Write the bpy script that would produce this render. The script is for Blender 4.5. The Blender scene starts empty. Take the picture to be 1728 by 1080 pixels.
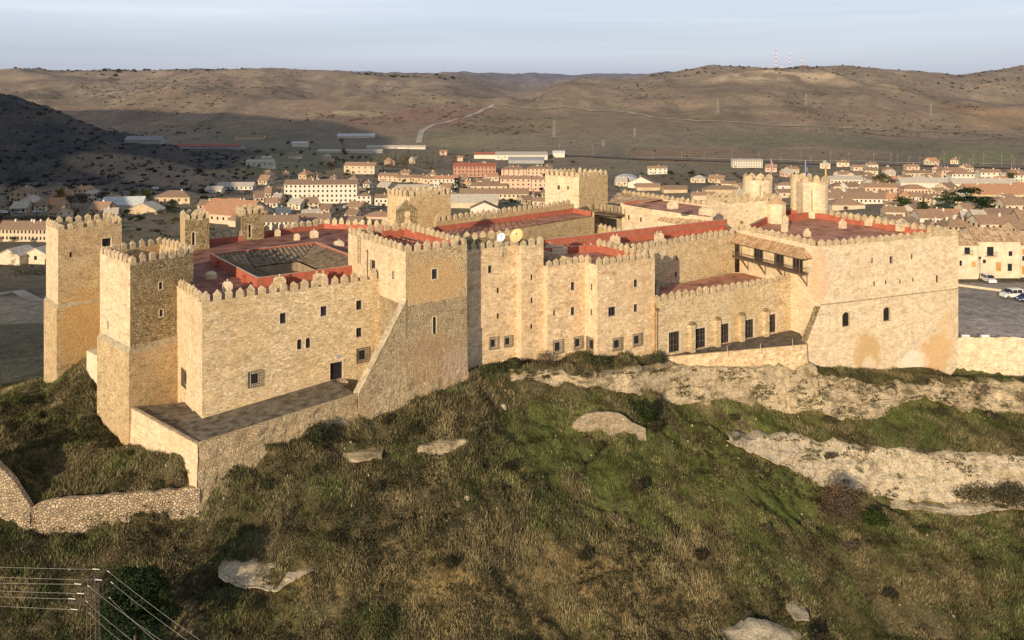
import bpy, bmesh, math, random
import numpy as np
from mathutils import Vector, Matrix
random.seed(7); RNG = np.random.default_rng(7)
F, CX, CY, CAMZ = 1500.0, 864.0, 135.0, 100.0     # focal length and principal point in photo pixels, camera height in metres
scene = bpy.context.scene
COL = scene.collection

# ------------------------------------------------------------------ geometry of the survey
def P(px, py, h):                      # plan position of a photo point lying h metres below the camera
    Y = F*h/(py-CY); return ((px-CX)/F*Y, Y)
def PY(px, Y): return ((px-CX)/F*Y, Y)
def zof(py, Y): return CAMZ-(py-CY)*Y/F
def onl(px, A, B):                     # where the sight line of column px meets the wall line A-B (0..1)
    k = (px-CX)/F
    dx, dy = B[0]-A[0], B[1]-A[1]
    return (k*A[1]-A[0])/(dx-k*dy)
def lerp2(A, B, t): return (A[0]+(B[0]-A[0])*t, A[1]+(B[1]-A[1])*t)

# ------------------------------------------------------------------ object helpers
def tag(o, label=None, cat=None, group=None, kind=None):
    if label: o['label'] = label
    if cat: o['category'] = cat
    if group: o['group'] = group
    if kind: o['kind'] = kind
    return o
def link(o, parent=None):
    COL.objects.link(o)
    if parent is not None: o.parent = parent
    return o
def empty(name, loc=(0,0,0), rz=0.0, parent=None):
    o = bpy.data.objects.new(name, None); o.location = loc; o.rotation_euler = (0,0,rz)
    o.empty_display_size = .5
    return link(o, parent)
class MB:                              # mesh builder
    def __init__(s): s.v=[]; s.f=[]; s.m=[]; s.mats=[]; s.uv={}
    def mi(s, mat):
        if mat not in s.mats: s.mats.append(mat)
        return s.mats.index(mat)
    def face(s, pts, mat, uv=None):
        n=len(s.v); s.v.extend([tuple(p) for p in pts]); s.f.append(tuple(range(n,n+len(pts)))); s.m.append(s.mi(mat))
        if uv: s.uv[len(s.f)-1]=uv
    def box(s, c, d, mat, ax=(1,0), taper=1.0, bottom=True):
        # centre of base c, size d, horizontal axis ax
        ux,uy=ax; l=math.hypot(ux,uy); ux/=l; uy/=l; vx,vy=-uy,ux
        def q(a,b,z,t=1.0): return (c[0]+ux*a*t*d[0]/2+vx*b*t*d[1]/2, c[1]+uy*a*t*d[0]/2+vy*b*t*d[1]/2, c[2]+z)
        lo=[q(-1,-1,0),q(1,-1,0),q(1,1,0),q(-1,1,0)]; hi=[q(-1,-1,d[2],taper),q(1,-1,d[2],taper),q(1,1,d[2],taper),q(-1,1,d[2],taper)]
        for i in range(4):
            j=(i+1)%4; s.face([lo[i],lo[j],hi[j],hi[i]],mat)
        s.face(hi,mat)
        if bottom: s.face(lo[::-1],mat)
    def beam(s, a, b, w, mat, w2=None, n=4):
        a=Vector(a); b=Vector(b); d=(b-a)
        if d.length<1e-6: return
        d.normalize(); up=Vector((0,0,1)) if abs(d.z)<.95 else Vector((1,0,0))
        x=d.cross(up).normalized(); y=x.cross(d); w2=w if w2 is None else w2
        A=[];B=[]
        for i in range(n):
            t=2*math.pi*(i+.5)/n; A.append(a+(x*math.cos(t)+y*math.sin(t))*w*.7); B.append(b+(x*math.cos(t)+y*math.sin(t))*w2*.7)
        for i in range(n):
            j=(i+1)%n; s.face([A[i],A[j],B[j],B[i]],mat)
        s.face(A[::-1],mat); s.face(B,mat)
    def lathe(s, c, prof, mat, n=12):
        rings=[[(c[0]+r*math.cos(2*math.pi*i/n),c[1]+r*math.sin(2*math.pi*i/n),c[2]+z) for i in range(n)] for r,z in prof]
        for k in range(len(rings)-1):
            for i in range(n):
                j=(i+1)%n; s.face([rings[k][i],rings[k][j],rings[k+1][j],rings[k+1][i]],mat)
        s.face(rings[-1],mat)
    def mesh(s, name, smooth=False):
        me=bpy.data.meshes.new(name); me.from_pydata(s.v,[],s.f)
        for m in s.mats: me.materials.append(m)
        me.polygons.foreach_set('material_index', s.m)
        if s.uv:
            ul=me.uv_layers.new(name='UVMap')
            for fi,uv in s.uv.items():
                ls=me.polygons[fi].loop_start
                for k,c in enumerate(uv): ul.data[ls+k].uv=c
        if smooth: me.polygons.foreach_set('use_smooth',[True]*len(s.f))
        me.update(); return me
    def build(s, name, parent=None, smooth=False):
        return link(bpy.data.objects.new(name, s.mesh(name,smooth)), parent)

# ------------------------------------------------------------------ noise (numpy)
def _hash(ix,iy,seed):
    n=(ix.astype(np.int64)*374761393+iy.astype(np.int64)*668265263+seed*1274126177)&0xffffffff
    n=((n^(n>>13))*1274126177)&0xffffffff
    return ((n^(n>>16))&0xffff)/65535.0
def vnoise(x,y,seed=0):
    x=np.asarray(x,float); y=np.asarray(y,float)
    ix=np.floor(x); iy=np.floor(y); fx=x-ix; fy=y-iy
    fx=fx*fx*(3-2*fx); fy=fy*fy*(3-2*fy)
    ix=ix.astype(np.int64); iy=iy.astype(np.int64)
    a=_hash(ix,iy,seed); b=_hash(ix+1,iy,seed); c=_hash(ix,iy+1,seed); d=_hash(ix+1,iy+1,seed)
    return (a*(1-fx)+b*fx)*(1-fy)+(c*(1-fx)+d*fx)*fy
def fbm(x,y,octs=5,seed=0,gain=.5):
    s=0;a=1;t=0
    for o in range(octs):
        s=s+a*(vnoise(x*2**o+17.3*o,y*2**o-9.1*o,seed+o)-.5); t+=a; a*=gain
    return s/t*2
def ridge(x,y,octs=4,seed=0):
    s=0;a=1;t=0
    for o in range(octs):
        s=s+a*(1-np.abs(2*vnoise(x*2**o+5.3*o,y*2**o+3.1*o,seed+o)-1)); t+=a; a*=.5
    return s/t
def sstep(a,b,x): 
    t=np.clip((x-a)/(b-a),0,1); return t*t*(3-2*t)

# ------------------------------------------------------------------ materials
def newmat(name):
    m=bpy.data.materials.new(name); m.use_nodes=True; nt=m.node_tree; nt.nodes.clear()
    out=nt.nodes.new('ShaderNodeOutputMaterial'); b=nt.nodes.new('ShaderNodeBsdfPrincipled')
    nt.links.new(b.outputs[0],out.inputs[0]); b.inputs['Roughness'].default_value=.9
    b.inputs['Specular IOR Level'].default_value=.15
    return m,nt,b
def N(nt,t,**k):
    n=nt.nodes.new(t)
    for a,v in k.items(): setattr(n,a,v)
    return n
def rampn(nt,fac,stops,interp='LINEAR'):
    r=N(nt,'ShaderNodeValToRGB'); r.color_ramp.interpolation=interp
    els=r.color_ramp.elements
    while len(els)<len(stops): els.new(.5)
    for e,(p,c) in zip(els,stops): e.position=p; e.color=(c[0],c[1],c[2],1)
    nt.links.new(fac,r.inputs[0]); return r.outputs[0]
def mixc(nt,fac,a,b,mode='MIX'):
    m=N(nt,'ShaderNodeMix',data_type='RGBA',blend_type=mode)
    for sock,v in ((m.inputs[0],fac),(m.inputs[6],a),(m.inputs[7],b)):
        if hasattr(v,'is_output'): nt.links.new(v,sock)
        elif isinstance(v,(int,float)): sock.default_value=v
        else: sock.default_value=(v[0],v[1],v[2],1)
    return m.outputs[2]
def wpos(nt,scale=(1,1,1)):
    g=N(nt,'ShaderNodeNewGeometry'); mp=N(nt,'ShaderNodeMapping'); mp.inputs['Scale'].default_value=scale
    nt.links.new(g.outputs['Position'],mp.inputs['Vector']); return mp.outputs[0]
def opos(nt,scale=(1,1,1)):
    g=N(nt,'ShaderNodeTexCoord'); mp=N(nt,'ShaderNodeMapping'); mp.inputs['Scale'].default_value=scale
    nt.links.new(g.outputs['Object'],mp.inputs['Vector']); return mp.outputs[0]
def noise(nt,vec,scale,detail=4,rough=.6):
    n=N(nt,'ShaderNodeTexNoise'); n.inputs['Scale'].default_value=scale; n.inputs['Detail'].default_value=detail
    n.inputs['Roughness'].default_value=rough; nt.links.new(vec,n.inputs['Vector']); return n.outputs['Fac']
def bump(nt,b,h,strength,dist):
    bp=N(nt,'ShaderNodeBump'); bp.inputs['Strength'].default_value=strength; bp.inputs['Distance'].default_value=dist
    nt.links.new(h,bp.inputs['Height']); nt.links.new(bp.outputs[0],b.inputs['Normal'])
def math_(nt,op,a,b=None):
    m=N(nt,'ShaderNodeMath',operation=op)
    for i,v in enumerate((a,b)):
        if v is None: continue
        if hasattr(v,'is_output'): nt.links.new(v,m.inputs[i])
        else: m.inputs[i].default_value=v
    return m.outputs[0]
def stone(name, base, light, dark, cell=2.2, flat=1.8, joint=.5, bstr=.6, bdist=.08, stain=(.30,.17,.07), stamt=.5, rough_patch=0.0, weather=(.16,.13,.09), wz=None, seed=0.0):
    m,nt,b=newmat(name)
    # jitter the sample point a little so that courses wander
    p=wpos(nt,(1,1,flat)); nz=N(nt,'ShaderNodeTexNoise'); nz.inputs['Scale'].default_value=1.3; nt.links.new(p,nz.inputs['Vector'])
    add=N(nt,'ShaderNodeVectorMath',operation='MULTIPLY_ADD'); nt.links.new(nz.outputs['Color'],add.inputs[0]); add.inputs[1].default_value=(.35,.35,.2); nt.links.new(p,add.inputs[2])
    v=N(nt,'ShaderNodeTexVoronoi'); v.inputs['Scale'].default_value=cell; nt.links.new(add.outputs[0],v.inputs['Vector'])
    e=N(nt,'ShaderNodeTexVoronoi',feature='DISTANCE_TO_EDGE'); e.inputs['Scale'].default_value=cell; nt.links.new(add.outputs[0],e.inputs['Vector'])
    sep=N(nt,'ShaderNodeSeparateColor'); nt.links.new(v.outputs['Color'],sep.inputs[0])
    c=rampn(nt,sep.outputs[0],[(0,dark),(.3,base),(.65,base),(1,light)])
    big=noise(nt,wpos(nt,(1,1,.6)),.13+seed*.01,6,.65)
    c=mixc(nt,math_(nt,'MULTIPLY',rampn(nt,big,[(.46,(0,0,0)),(.68,(1,1,1))]),stamt),c,stain)
    med=noise(nt,wpos(nt,(1,1,1.1)),.8,7,.75)
    c=mixc(nt,1.0,c,rampn(nt,med,[(.3,(.76,.75,.74)),(.5,(1.03,1.03,1.02)),(.72,(1.2,1.18,1.12))]),'MULTIPLY')
    streak=noise(nt,wpos(nt,(1,1,.09)),1.1,4,.6)
    c=mixc(nt,rampn(nt,streak,[(.55,(0,0,0)),(.78,(.32,.32,.32))]),c,weather)
    band=noise(nt,wpos(nt,(.3,.3,.7)),1.0,4,.7)
    c=mixc(nt,1.0,c,rampn(nt,band,[(.34,(.90,.89,.88)),(.5,(1,1,1)),(.66,(1.05,1.04,1.03))]),'MULTIPLY')
    v2=N(nt,'ShaderNodeTexVoronoi'); v2.inputs['Scale'].default_value=cell*.42; nt.links.new(add.outputs[0],v2.inputs['Vector']); s2=N(nt,'ShaderNodeSeparateColor'); nt.links.new(v2.outputs['Color'],s2.inputs[0])
    c=mixc(nt,1.0,c,rampn(nt,s2.outputs[1],[(.0,(.86,.85,.84)),(.25,(1,1,1)),(.8,(1,1,1)),(1,(1.10,1.09,1.06))]),'MULTIPLY')
    jm=rampn(nt,e.outputs['Distance'],[(0,(joint,joint,joint)),(.10,(0,0,0))])
    c=mixc(nt,jm,c,(dark[0]*.55,dark[1]*.5,dark[2]*.45))
    if wz is not None:      # darker lichen just under a level top
        g=N(nt,'ShaderNodeNewGeometry'); sx=N(nt,'ShaderNodeSeparateXYZ'); nt.links.new(g.outputs['Position'],sx.inputs[0])
        d=math_(nt,'ADD',math_(nt,'SUBTRACT',sx.outputs[2],wz),math_(nt,'MULTIPLY',med,1.6))
        c=mixc(nt,rampn(nt,math_(nt,'MULTIPLY',d,.4),[(0,(0,0,0)),(.7,(.55,.55,.55))]),c,weather)
    nt.links.new(c,b.inputs['Base Color'])
    fine=noise(nt,wpos(nt),6,5,.7)
    hgt=math_(nt,'ADD',rampn(nt,e.outputs['Distance'],[(0,(0,0,0)),(.2,(1,1,1))]),math_(nt,'MULTIPLY',fine,1.2))
    if rough_patch: hgt=math_(nt,'ADD',hgt,math_(nt,'MULTIPLY',noise(nt,wpos(nt),1.3,5,.7),rough_patch))
    bump(nt,b,hgt,bstr,bdist)
    return m
def plain(name,c,rough=.85,var=.12,scale=.6,metal=0,spec=.15,obj=False,bumps=0):
    m,nt,b=newmat(name); f=noise(nt,(opos if obj else wpos)(nt),scale,5,.65)
    lo=tuple(x*(1-var*2) for x in c); hi=tuple(min(1,x*(1+var*1.6)) for x in c)
    nt.links.new(rampn(nt,f,[(.3,lo),(.7,hi)]),b.inputs['Base Color'])
    b.inputs['Roughness'].default_value=rough; b.inputs['Metallic'].default_value=metal; b.inputs['Specular IOR Level'].default_value=spec
    if bumps: bump(nt,b,noise(nt,wpos(nt),scale*6,4,.6),bumps,.05)
    return m
def tiles(name,a,bb,dk,pitch=.42,obj=False,streak=1.0):
    # curved roof tiles running down the slope: UV u along the eave, v down the slope, in metres
    m,nt,b=newmat(name); uv=N(nt,'ShaderNodeUVMap'); sx=N(nt,'ShaderNodeSeparateXYZ'); nt.links.new(uv.outputs[0],sx.inputs[0])
    u=math_(nt,'MULTIPLY',sx.outputs[0],2*math.pi/pitch); s=math_(nt,'SINE',u)
    mp=N(nt,'ShaderNodeMapping'); mp.inputs['Scale'].default_value=(1/pitch,1.6,1); nt.links.new(uv.outputs[0],mp.inputs[0])
    wn=N(nt,'ShaderNodeTexNoise'); wn.inputs['Scale'].default_value=.8; wn.inputs['Detail'].default_value=3; nt.links.new(mp.outputs[0],wn.inputs['Vector'])
    mp2=N(nt,'ShaderNodeMapping'); mp2.inputs['Scale'].default_value=(1.5,.4,1); nt.links.new(uv.outputs[0],mp2.inputs[0])
    st=noise(nt,mp2.outputs[0],1.2,3,.6)
    c=rampn(nt,wn.outputs['Fac'],[(.3,dk),(.5,a),(.7,bb)])
    c=mixc(nt,rampn(nt,st,[(.46,(0,0,0)),(.58,(.8*streak,)*3)]),c,bb)
    val=N(nt,'ShaderNodeMath',operation='MULTIPLY_ADD'); nt.links.new(s,val.inputs[0]); val.inputs[1].default_value=.5; val.inputs[2].default_value=.5
    c=mixc(nt,rampn(nt,val.outputs[0],[(0,(.55,.55,.55)),(.35,(0,0,0))]),c,(dk[0]*.35,dk[1]*.35,dk[2]*.35))
    nt.links.new(c,b.inputs['Base Color']); bump(nt,b,val.outputs[0],.8,.12)
    return m
M={}
M['pale'] =stone('pale_dressed_stone',(.69,.54,.36),(.78,.63,.44),(.53,.39,.235),cell=2.8,flat=2.4,joint=.22,bstr=.35,stain=(.58,.38,.20),stamt=.4,weather=(.46,.36,.24))
M['ochre']=stone('ochre_rubble_stone',(.63,.47,.27),(.76,.59,.36),(.42,.285,.145),cell=2.8,flat=1.9,joint=.4,bstr=.7,bdist=.1,stain=(.59,.38,.18),stamt=.5,weather=(.38,.29,.17),seed=1)
M['main'] =stone('main_wall_stone',(.635,.485,.285),(.84,.69,.48),(.43,.30,.155),cell=2.9,flat=2.2,joint=.32,bstr=.5,bdist=.07,stain=(.60,.40,.19),stamt=.55,weather=(.42,.32,.19),seed=2)
M['pink'] =stone('reddish_rubble_stone',(.69,.505,.305),(.84,.68,.46),(.53,.34,.18),cell=2.2,flat=1.7,joint=.22,bstr=.5,bdist=.08,stain=(.66,.44,.24),stamt=.4,weather=(.45,.34,.21),seed=3)
M['grey'] =stone('grey_lichened_stone',(.43,.33,.185),(.62,.50,.31),(.21,.15,.08),cell=2.9,flat=1.3,joint=.6,bstr=1.0,bdist=.13,stain=(.52,.36,.17),stamt=.4,weather=(.24,.19,.11),seed=4)
M['rough']=stone('rough_foundation_stone',(.70,.545,.335),(.82,.66,.44),(.50,.365,.205),cell=3.6,flat=1.6,joint=.25,bstr=1.0,bdist=.2,stain=(.60,.38,.18),stamt=.5,rough_patch=1.3,weather=(.36,.28,.17),seed=5)
M['merlon']=stone('weathered_merlon_stone',(.58,.445,.275),(.70,.56,.37),(.42,.31,.18),cell=3.4,flat=1.3,joint=.2,bstr=.5,stain=(.46,.35,.20),stamt=.4,weather=(.36,.285,.18),seed=6)
M['fresh']=stone('cleaned_limestone',(.70,.56,.385),(.80,.665,.48),(.56,.42,.26),cell=2.3,flat=2.4,joint=.16,bstr=.35,stain=(.70,.48,.26),stamt=.35,weather=(.60,.47,.31),seed=7)
def add_stains(m,pts):
    # mineral stains around given points of a wall: (x,y,z,radius,height factor,colour)
    nt=m.node_tree; b=[n for n in nt.nodes if n.type=='BSDF_PRINCIPLED'][0]; c=b.inputs['Base Color'].links[0].from_socket
    g=N(nt,'ShaderNodeNewGeometry'); nz=noise(nt,wpos(nt),.55,6,.7)
    for (x,y,z,r,hf,colr,amt) in pts:
        sb=N(nt,'ShaderNodeVectorMath',operation='SUBTRACT'); nt.links.new(g.outputs['Position'],sb.inputs[0]); sb.inputs[1].default_value=(x,y,z)
        mu=N(nt,'ShaderNodeVectorMath',operation='MULTIPLY'); nt.links.new(sb.outputs[0],mu.inputs[0]); mu.inputs[1].default_value=(1/r,1/r,1/(r*hf))
        ln=N(nt,'ShaderNodeVectorMath',operation='LENGTH'); nt.links.new(mu.outputs[0],ln.inputs[0])
        d=math_(nt,'ADD',ln.outputs['Value'],math_(nt,'MULTIPLY',math_(nt,'SUBTRACT',nz,.5),1.3))
        c=mixc(nt,rampn(nt,d,[(.72,(amt,amt,amt)),(1.0,(0,0,0))]),c,colr)
    nt.links.new(c,b.inputs['Base Color'])
M['rake']=stone('raking_coping_stone',(.52,.43,.30),(.64,.55,.40),(.36,.28,.18),cell=2.6,flat=1.0,joint=.3,bstr=.6,stain=(.40,.33,.2),seed=8)
M['trim'] =plain('pale_stone_trim',(.64,.52,.36),.9,.1,2)
M['plaster']=plain('cream_plaster',(.70,.58,.40),.9,.1,1.2)
M['ledge']=plain('mossy_ledge_stone',(.40,.33,.21),.95,.25,1.5,bumps=.6)
M['redwall']=plain('red_parapet_coating',(.43,.13,.08),.8,.12,.9)
M['redroof']=plain('red_brown_roof_membrane',(.46,.22,.14),.85,.28,.35)
M['redroof2']=plain('shade_toned_red_membrane',(.27,.12,.085),.85,.32,.4)  # red roofing darkened to carry the shadow on the left wing roof
M['terrace']=plain('dark_weathered_paving',(.16,.13,.095),.95,.35,.9,bumps=.5)  # weathered paving, tone lowered further for the tower's shade on the terrace
M['glass']=plain('dark_window_glass',(.02,.022,.026),.25,.2,1.5,spec=.5)
M['dark'] =plain('dark_opening',(.022,.016,.012),.9,.2,1)
M['wood'] =plain('aged_brown_wood',(.135,.095,.065),.8,.2,2)
M['iron'] =plain('dark_wrought_iron',(.05,.042,.036),.7,.2,3)
M['rust'] =plain('rusty_downpipe',(.20,.09,.05),.8,.2,3)
M['white']=plain('white_paint',(.72,.70,.66),.6,.06,1)
M['tileA']=tiles('old_orange_roof_tiles',(.52,.275,.125),(.86,.66,.42),(.30,.155,.075))
M['tileB']=tiles('dark_cloister_tiles',(.24,.17,.11),(.42,.31,.20),(.08,.06,.045),pitch=.8,streak=.5)
# ------------------------------------------------------------------ terrain
# survey profiles: for a bearing (column of the photo) pairs (distance, height) or (distance, -row)
def prof(*pr):
    o=[]
    for Y,v in pr: o.append((Y, v if v<0.1e3 and v>=0 else (zof(-v,Y) if v<0 else v)))
    return o
FARL=[(1250,8),(1450,-232),(1650,-195),(2050,-150),(2500,-124),(2900,-121.5),(4000,118),(12000,116)]
FARR=[(1100,1),(1300,-246),(1500,-215)]
PR={
 -1300:prof((20,30),(60,42),(100,48),(140,50),(200,56),(300,110),(400,260),(520,300),(650,290),(900,250),(1200,190),(1600,140),(2200,125),(4000,120),(12000,118)),
 -700:prof((20,30),(60,42),(100,48),(140,47),(200,46),(300,60),(400,150),(520,235),(650,260),(780,265),(900,240),(1100,120),(1400,70),(1700,90),(2300,118),(4000,120),(12000,118)),
 -350:prof((20,30),(60,42),(100,47),(130,48),(160,42),(280,32),(420,50),(560,130),(700,185),(800,190),(950,175),(1150,80),(1350,25),(1550,40),(2100,100),(2600,120),(4000,120),(12000,118)),
 -120:prof((20,30),(60,40),(90,43),(104,46),(106,49),(130,50),(145,46),(170,43),(280,34),(400,28),(560,26),(680,40),(820,85),(950,105),(1100,60),(1280,20),(1450,25),(1650,-195),(2050,-150),(2500,-124),(2900,-121.5),(4000,118),(12000,116)),
 0:  prof((20,34),(60,39),(90,43.3),(103,47),(105,47.5),(108,-800),(112,-785),(125,-705),(135,-672),(144,48),(165,43.5),(200,40.5),(280,34),(400,27),(560,21),(690,20),(800,44),(940,-166),(1050,72),(1200,20),(1400,12),(1500,-212),(1650,-195),(2050,-150),(2500,-126),(2900,-123.5),(4000,118),(12000,116)),
 75: prof((20,34),(60,39),(90,43.3),(103.3,46.8),(104.6,46.5),(106.3,49.6),(115,-770),(125,-712),(138,51.4),(150,49),(165,44.5),(200,41),(280,34),(400,27),(560,21),(690,20),(800,38),(930,-181),(1050,62),(1200,16),(1400,-230),(1650,-195),(2050,-150),(2500,-124),(2900,-122),(4000,118),(12000,116)),
 150:prof((20,34),(60,39),(90,43.3),(103.6,46.6),(104.8,46.4),(106.5,49.6),(113,-780),(125,-704),(133,54.6),(141,55.8),(150,55),(160,51),(175,46),(200,42),(280,34),(400,26),(560,20),(690,19),(800,34),(910,-200),(1050,48),(1200,12),(1400,-232),(1650,-195),(2050,-150),(2500,-122),(2900,-121),(4000,118),(12000,116)),
 250:prof((20,33),(60,38),(90,43),(104,46.5),(105,46.4),(106.8,50),(110,-795),(114,-760),(120,52),(130,52),(150,52),(172,52),(185,46),(215,40),(280,33),(400,25),(560,19),(690,17.5),(800,27),(880,-225),(1000,34),(1200,10),(1400,-234),(1650,-195),(2050,-150),(2500,-121),(2900,-120),(4000,118),(12000,116)),
 330:prof((20,33),(60,36),(80,38),(92,42.4),(100,45.4),(106,46.7),(107.6,50),(109,54.6),(130,54.6),(182,54),(195,47),(225,40),(290,32),(400,24),(560,18.5),(700,16.5),(800,22),(870,-262),(1000,20),(1200,9),(1400,-236),(1650,-197),(2050,-152),(2500,-121),(2900,-119),(4000,118),(12000,116)),
 450:prof((20,30),(60,34),(80,37.5),(93,-1080),(100,-955),(106.5,-855),(110,-803),(111.5,54.4),(130,54.8),(185,54),(198,47),(230,40),(290,31),(400,22),(560,17),(720,14),(900,10),(1100,6),(1300,6),(1450,-225),(1650,-197),(2050,-152),(2500,-121),(2900,-119),(4000,118),(12000,116)),
 540:prof((20,29),(60,33),(80,36.8),(93,-1080),(103,-900),(109,-800),(113.3,-744),(115,55.5),(185,55),(200,47),(235,39),(300,30),(400,21),(560,15),(720,11),(900,6),(1100,2),(1300,4),(1480,-215),(1700,-190),(2100,-152),(2550,-123),(2900,-120.5),(4000,118),(12000,116)),
 640:prof((20,28),(60,33),(80,36.6),(93,-1080),(105,-882),(112,-782),(118.6,-704),(120.5,56),(190,55),(205,47),(240,39),(300,30),(400,21),(560,14),(720,9),(900,4.5),(1100,1),(1300,3),(1500,-212),(1750,-185),(2150,-153),(2600,-128),(2950,-124),(4000,114),(12000,116)),
 740:prof((20,28),(60,33),(80,36.6),(93,-1080),(105,-878),(112,-780),(121,-690),(124.4,-664),(126,56.6),(195,55),(210,47),(245,38),(300,30),(400,20),(560,12.5),(720,7.5),(900,3),(1100,0),(1300,2),(1500,-212),(1750,-187),(2150,-157),(2600,-136),(2950,-127),(3600,110),(12000,115)),
 800:prof((20,28),(60,33),(80,36.6),(93,-1080),(105,-872),(113,-772),(120,-692),(127,-638),(131,-620),(133,57),(195,55),(212,47),(245,38),(300,30),(400,20),(560,12),(720,6.5),(900,2),(1100,0),(1300,1),(1500,-215),(1750,-190),(2100,-168),(2500,-152),(3000,-140),(4200,-131),(6000,-129),(12000,100)),
 880:prof((20,28),(60,33),(80,36.6),(94,-1080),(107,-880),(117,-770),(124,-704),(129,-650),(130.6,-618),(132,57.4),(200,55),(215,47),(245,38),(300,29),(400,19),(560,11),(720,5),(900,1),(1100,0),(1300,-247),(1500,-222),(1750,-200),(2050,-180),(2300,-168),(2700,-166),(3300,-158),(4200,-136),(6000,-129),(12000,100)),
 960:prof((20,28),(60,33),(80,36.6),(96.5,-1080),(109.5,-880),(118.5,-780),(124.6,-731),(126.6,-690),(130.6,-653),(131.8,-624),(134.5,57.3),(205,55),(220,47),(250,38),(300,29),(400,18),(560,10),(720,4),(900,0),(1100,-270),(1300,-247),(1500,-218),(1750,-190),(2000,-163),(2200,-150),(2400,-150),(3300,-156),(4300,-136),(6000,-128.6),(12000,102)),
 1060:prof((20,28),(60,33),(80,29),(98.5,-1080),(111,-892),(120.3,-790),(126.2,-729),(128.2,-692),(132.8,-657),(134.4,-620),(138,57),(205,56),(220,47),(250,38),(300,29),(400,18),(560,10),(720,4),(900,0),(1100,-270),(1300,-248),(1500,-214),(1750,-187),(2050,-158),(2300,-142),(2700,-150),(4300,-134),(6000,-128.4),(12000,103)),
 1150:prof((20,28),(60,33),(80,32),(101.5,-1080),(115,-903),(125,-790),(132.5,-730),(139.6,-684),(141.6,-618),(143,54.5),(205,55),(225,47),(260,38),(300,30),(400,19),(560,10),(720,4),(900,0),(1100,-270),(1300,-250),(1500,-214),(1750,-180),(2050,-145),(2300,-127),(2600,-128),(3500,-134),(6000,-128.2),(12000,103)),
 1260:prof((20,28),(60,27),(80,29),(104.5,-1080),(117,-905),(127,-802),(133.5,-749),(143.2,-687),(145.6,-622),(147,54),(205,55),(228,48),(265,40),(320,30),(400,20),(560,10),(720,4),(900,0),(1100,-270),(1300,-251),(1500,-216),(1750,-176),(2050,-137),(2300,-120.5),(2700,-122),(4000,108),(12000,103)),
 1340:prof((20,28),(60,27),(80,29),(108,-1080),(120,-920),(131,-832),(135.8,-792),(138.6,-735),(145.8,-694),(148.4,-624),(150,52),(205,53),(232,50),(270,43),(320,34),(400,23),(560,11),(720,5),(900,1),(1100,-270),(1300,-252),(1500,-219),(1750,-177),(2050,-135),(2300,-119),(2600,-120),(4000,108),(12000,103)),
 1430:prof((20,28),(60,27),(80,29),(111.5,-1080),(123,-932),(135,-844),(137,-824),(140.4,-741),(146.8,-706),(150.4,-634),(156,50),(200,52),(235,51),(270,46),(320,38),(400,27),(560,13),(720,6),(900,1.5),(1100,-269),(1300,-252),(1500,-222),(1750,-182),(2050,-140),(2300,-120.5),(2600,-122),(4000,108),(12000,103)),
 1520:prof((20,28),(60,27),(80,29),(113.5,-1080),(125,-932),(137,-848),(138.2,-840),(141.6,-750),(147,-704),(151.4,-671),(153.4,-638),(157,-634),(162,50),(190,51),(235,51.4),(270,48),(320,41),(400,30),(560,16),(720,7),(900,2),(1100,-269),(1300,-252),(1500,-225),(1750,-190),(2050,-150),(2300,-127),(2600,-129),(4000,106),(12000,103)),
 1610:prof((20,28),(60,27),(80,29),(115,-1080),(127,-935),(138,-852),(139.2,-842),(142.8,-756),(148.6,-714),(153.8,-687),(156.4,-640),(163.5,-637),(165,51),(190,51),(240,50.9),(275,49),(320,43),(400,33),(560,18),(720,9),(900,3),(1100,-268),(1300,-253),(1500,-227),(1750,-197),(2050,-165),(2400,-142),(2600,-137),(3200,95),(12000,103)),
 1728:prof((20,28),(60,27),(80,29),(116,-1080),(128,-935),(139,-856),(140.2,-846),(143.8,-764),(149.6,-718),(154.8,-694),(157.4,-646),(164,-639),(165.6,51),(190,51),(240,50.9),(280,49),(330,43),(400,35),(560,20),(720,10),(900,4),(1100,-267),(1300,-254),(1500,-230),(1750,-200),(2050,-168),(2350,-130),(2600,-111),(2900,135),(12000,110)),
 1950:prof((20,28),(60,32),(80,34),(104,27),(128,31),(140,33),(144,40),(154,43),(157,47),(164,47),(166,51),(240,50.9),(280,50),(400,38),(560,24),(720,14),(900,8),(1100,5),(1300,12),(1500,22),(1750,45),(2050,90),(2350,130),(2600,150),(12000,130)),
 5200:prof((20,28),(60,32),(100,30),(130,36),(166,48),(240,50),(400,44),(560,34),(900,24),(1300,30),(1750,70),(2350,130),(12000,130)),
 2500:prof((20,28),(60,32),(100,28),(130,36),(166,50),(240,51),(400,42),(560,30),(900,14),(1300,20),(1750,60),(2350,130),(12000,130)),
}
_cols=sorted(PR)
GX=np.concatenate([np.arange(-1300,-60,34),np.arange(-60,1800,4.5),np.arange(1800,2500,40),np.arange(2500,5200,150),[5200]])
GY=[20.0]
while GY[-1]<12000:
    y=GY[-1]; GY.append(y*(1.02 if y<78 else (1.0042 if y<175 else (1.006 if y<1400 else (1.007 if y<3000 else 1.03)))))
GY=np.array(GY); LGY=np.log(GY)
base=np.array([np.interp(LGY,[math.log(a) for a,_ in PR[c]],[b for _,b in PR[c]]) for c in _cols])
# smooth the far profiles a little along the distance
k=np.array([1,2,3,2,1.])/9
sm=np.array([np.convolve(np.pad(r,2,mode='edge'),k,'valid') for r in base])
wf=sstep(250,500,GY)[None,:]; base=base*(1-wf)+sm*wf
ZG=np.empty((len(GX),len(GY)))
for j in range(len(GY)):
    f=np.interp(GX,_cols,base[:,j]); ZG[:,j]=f
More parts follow.
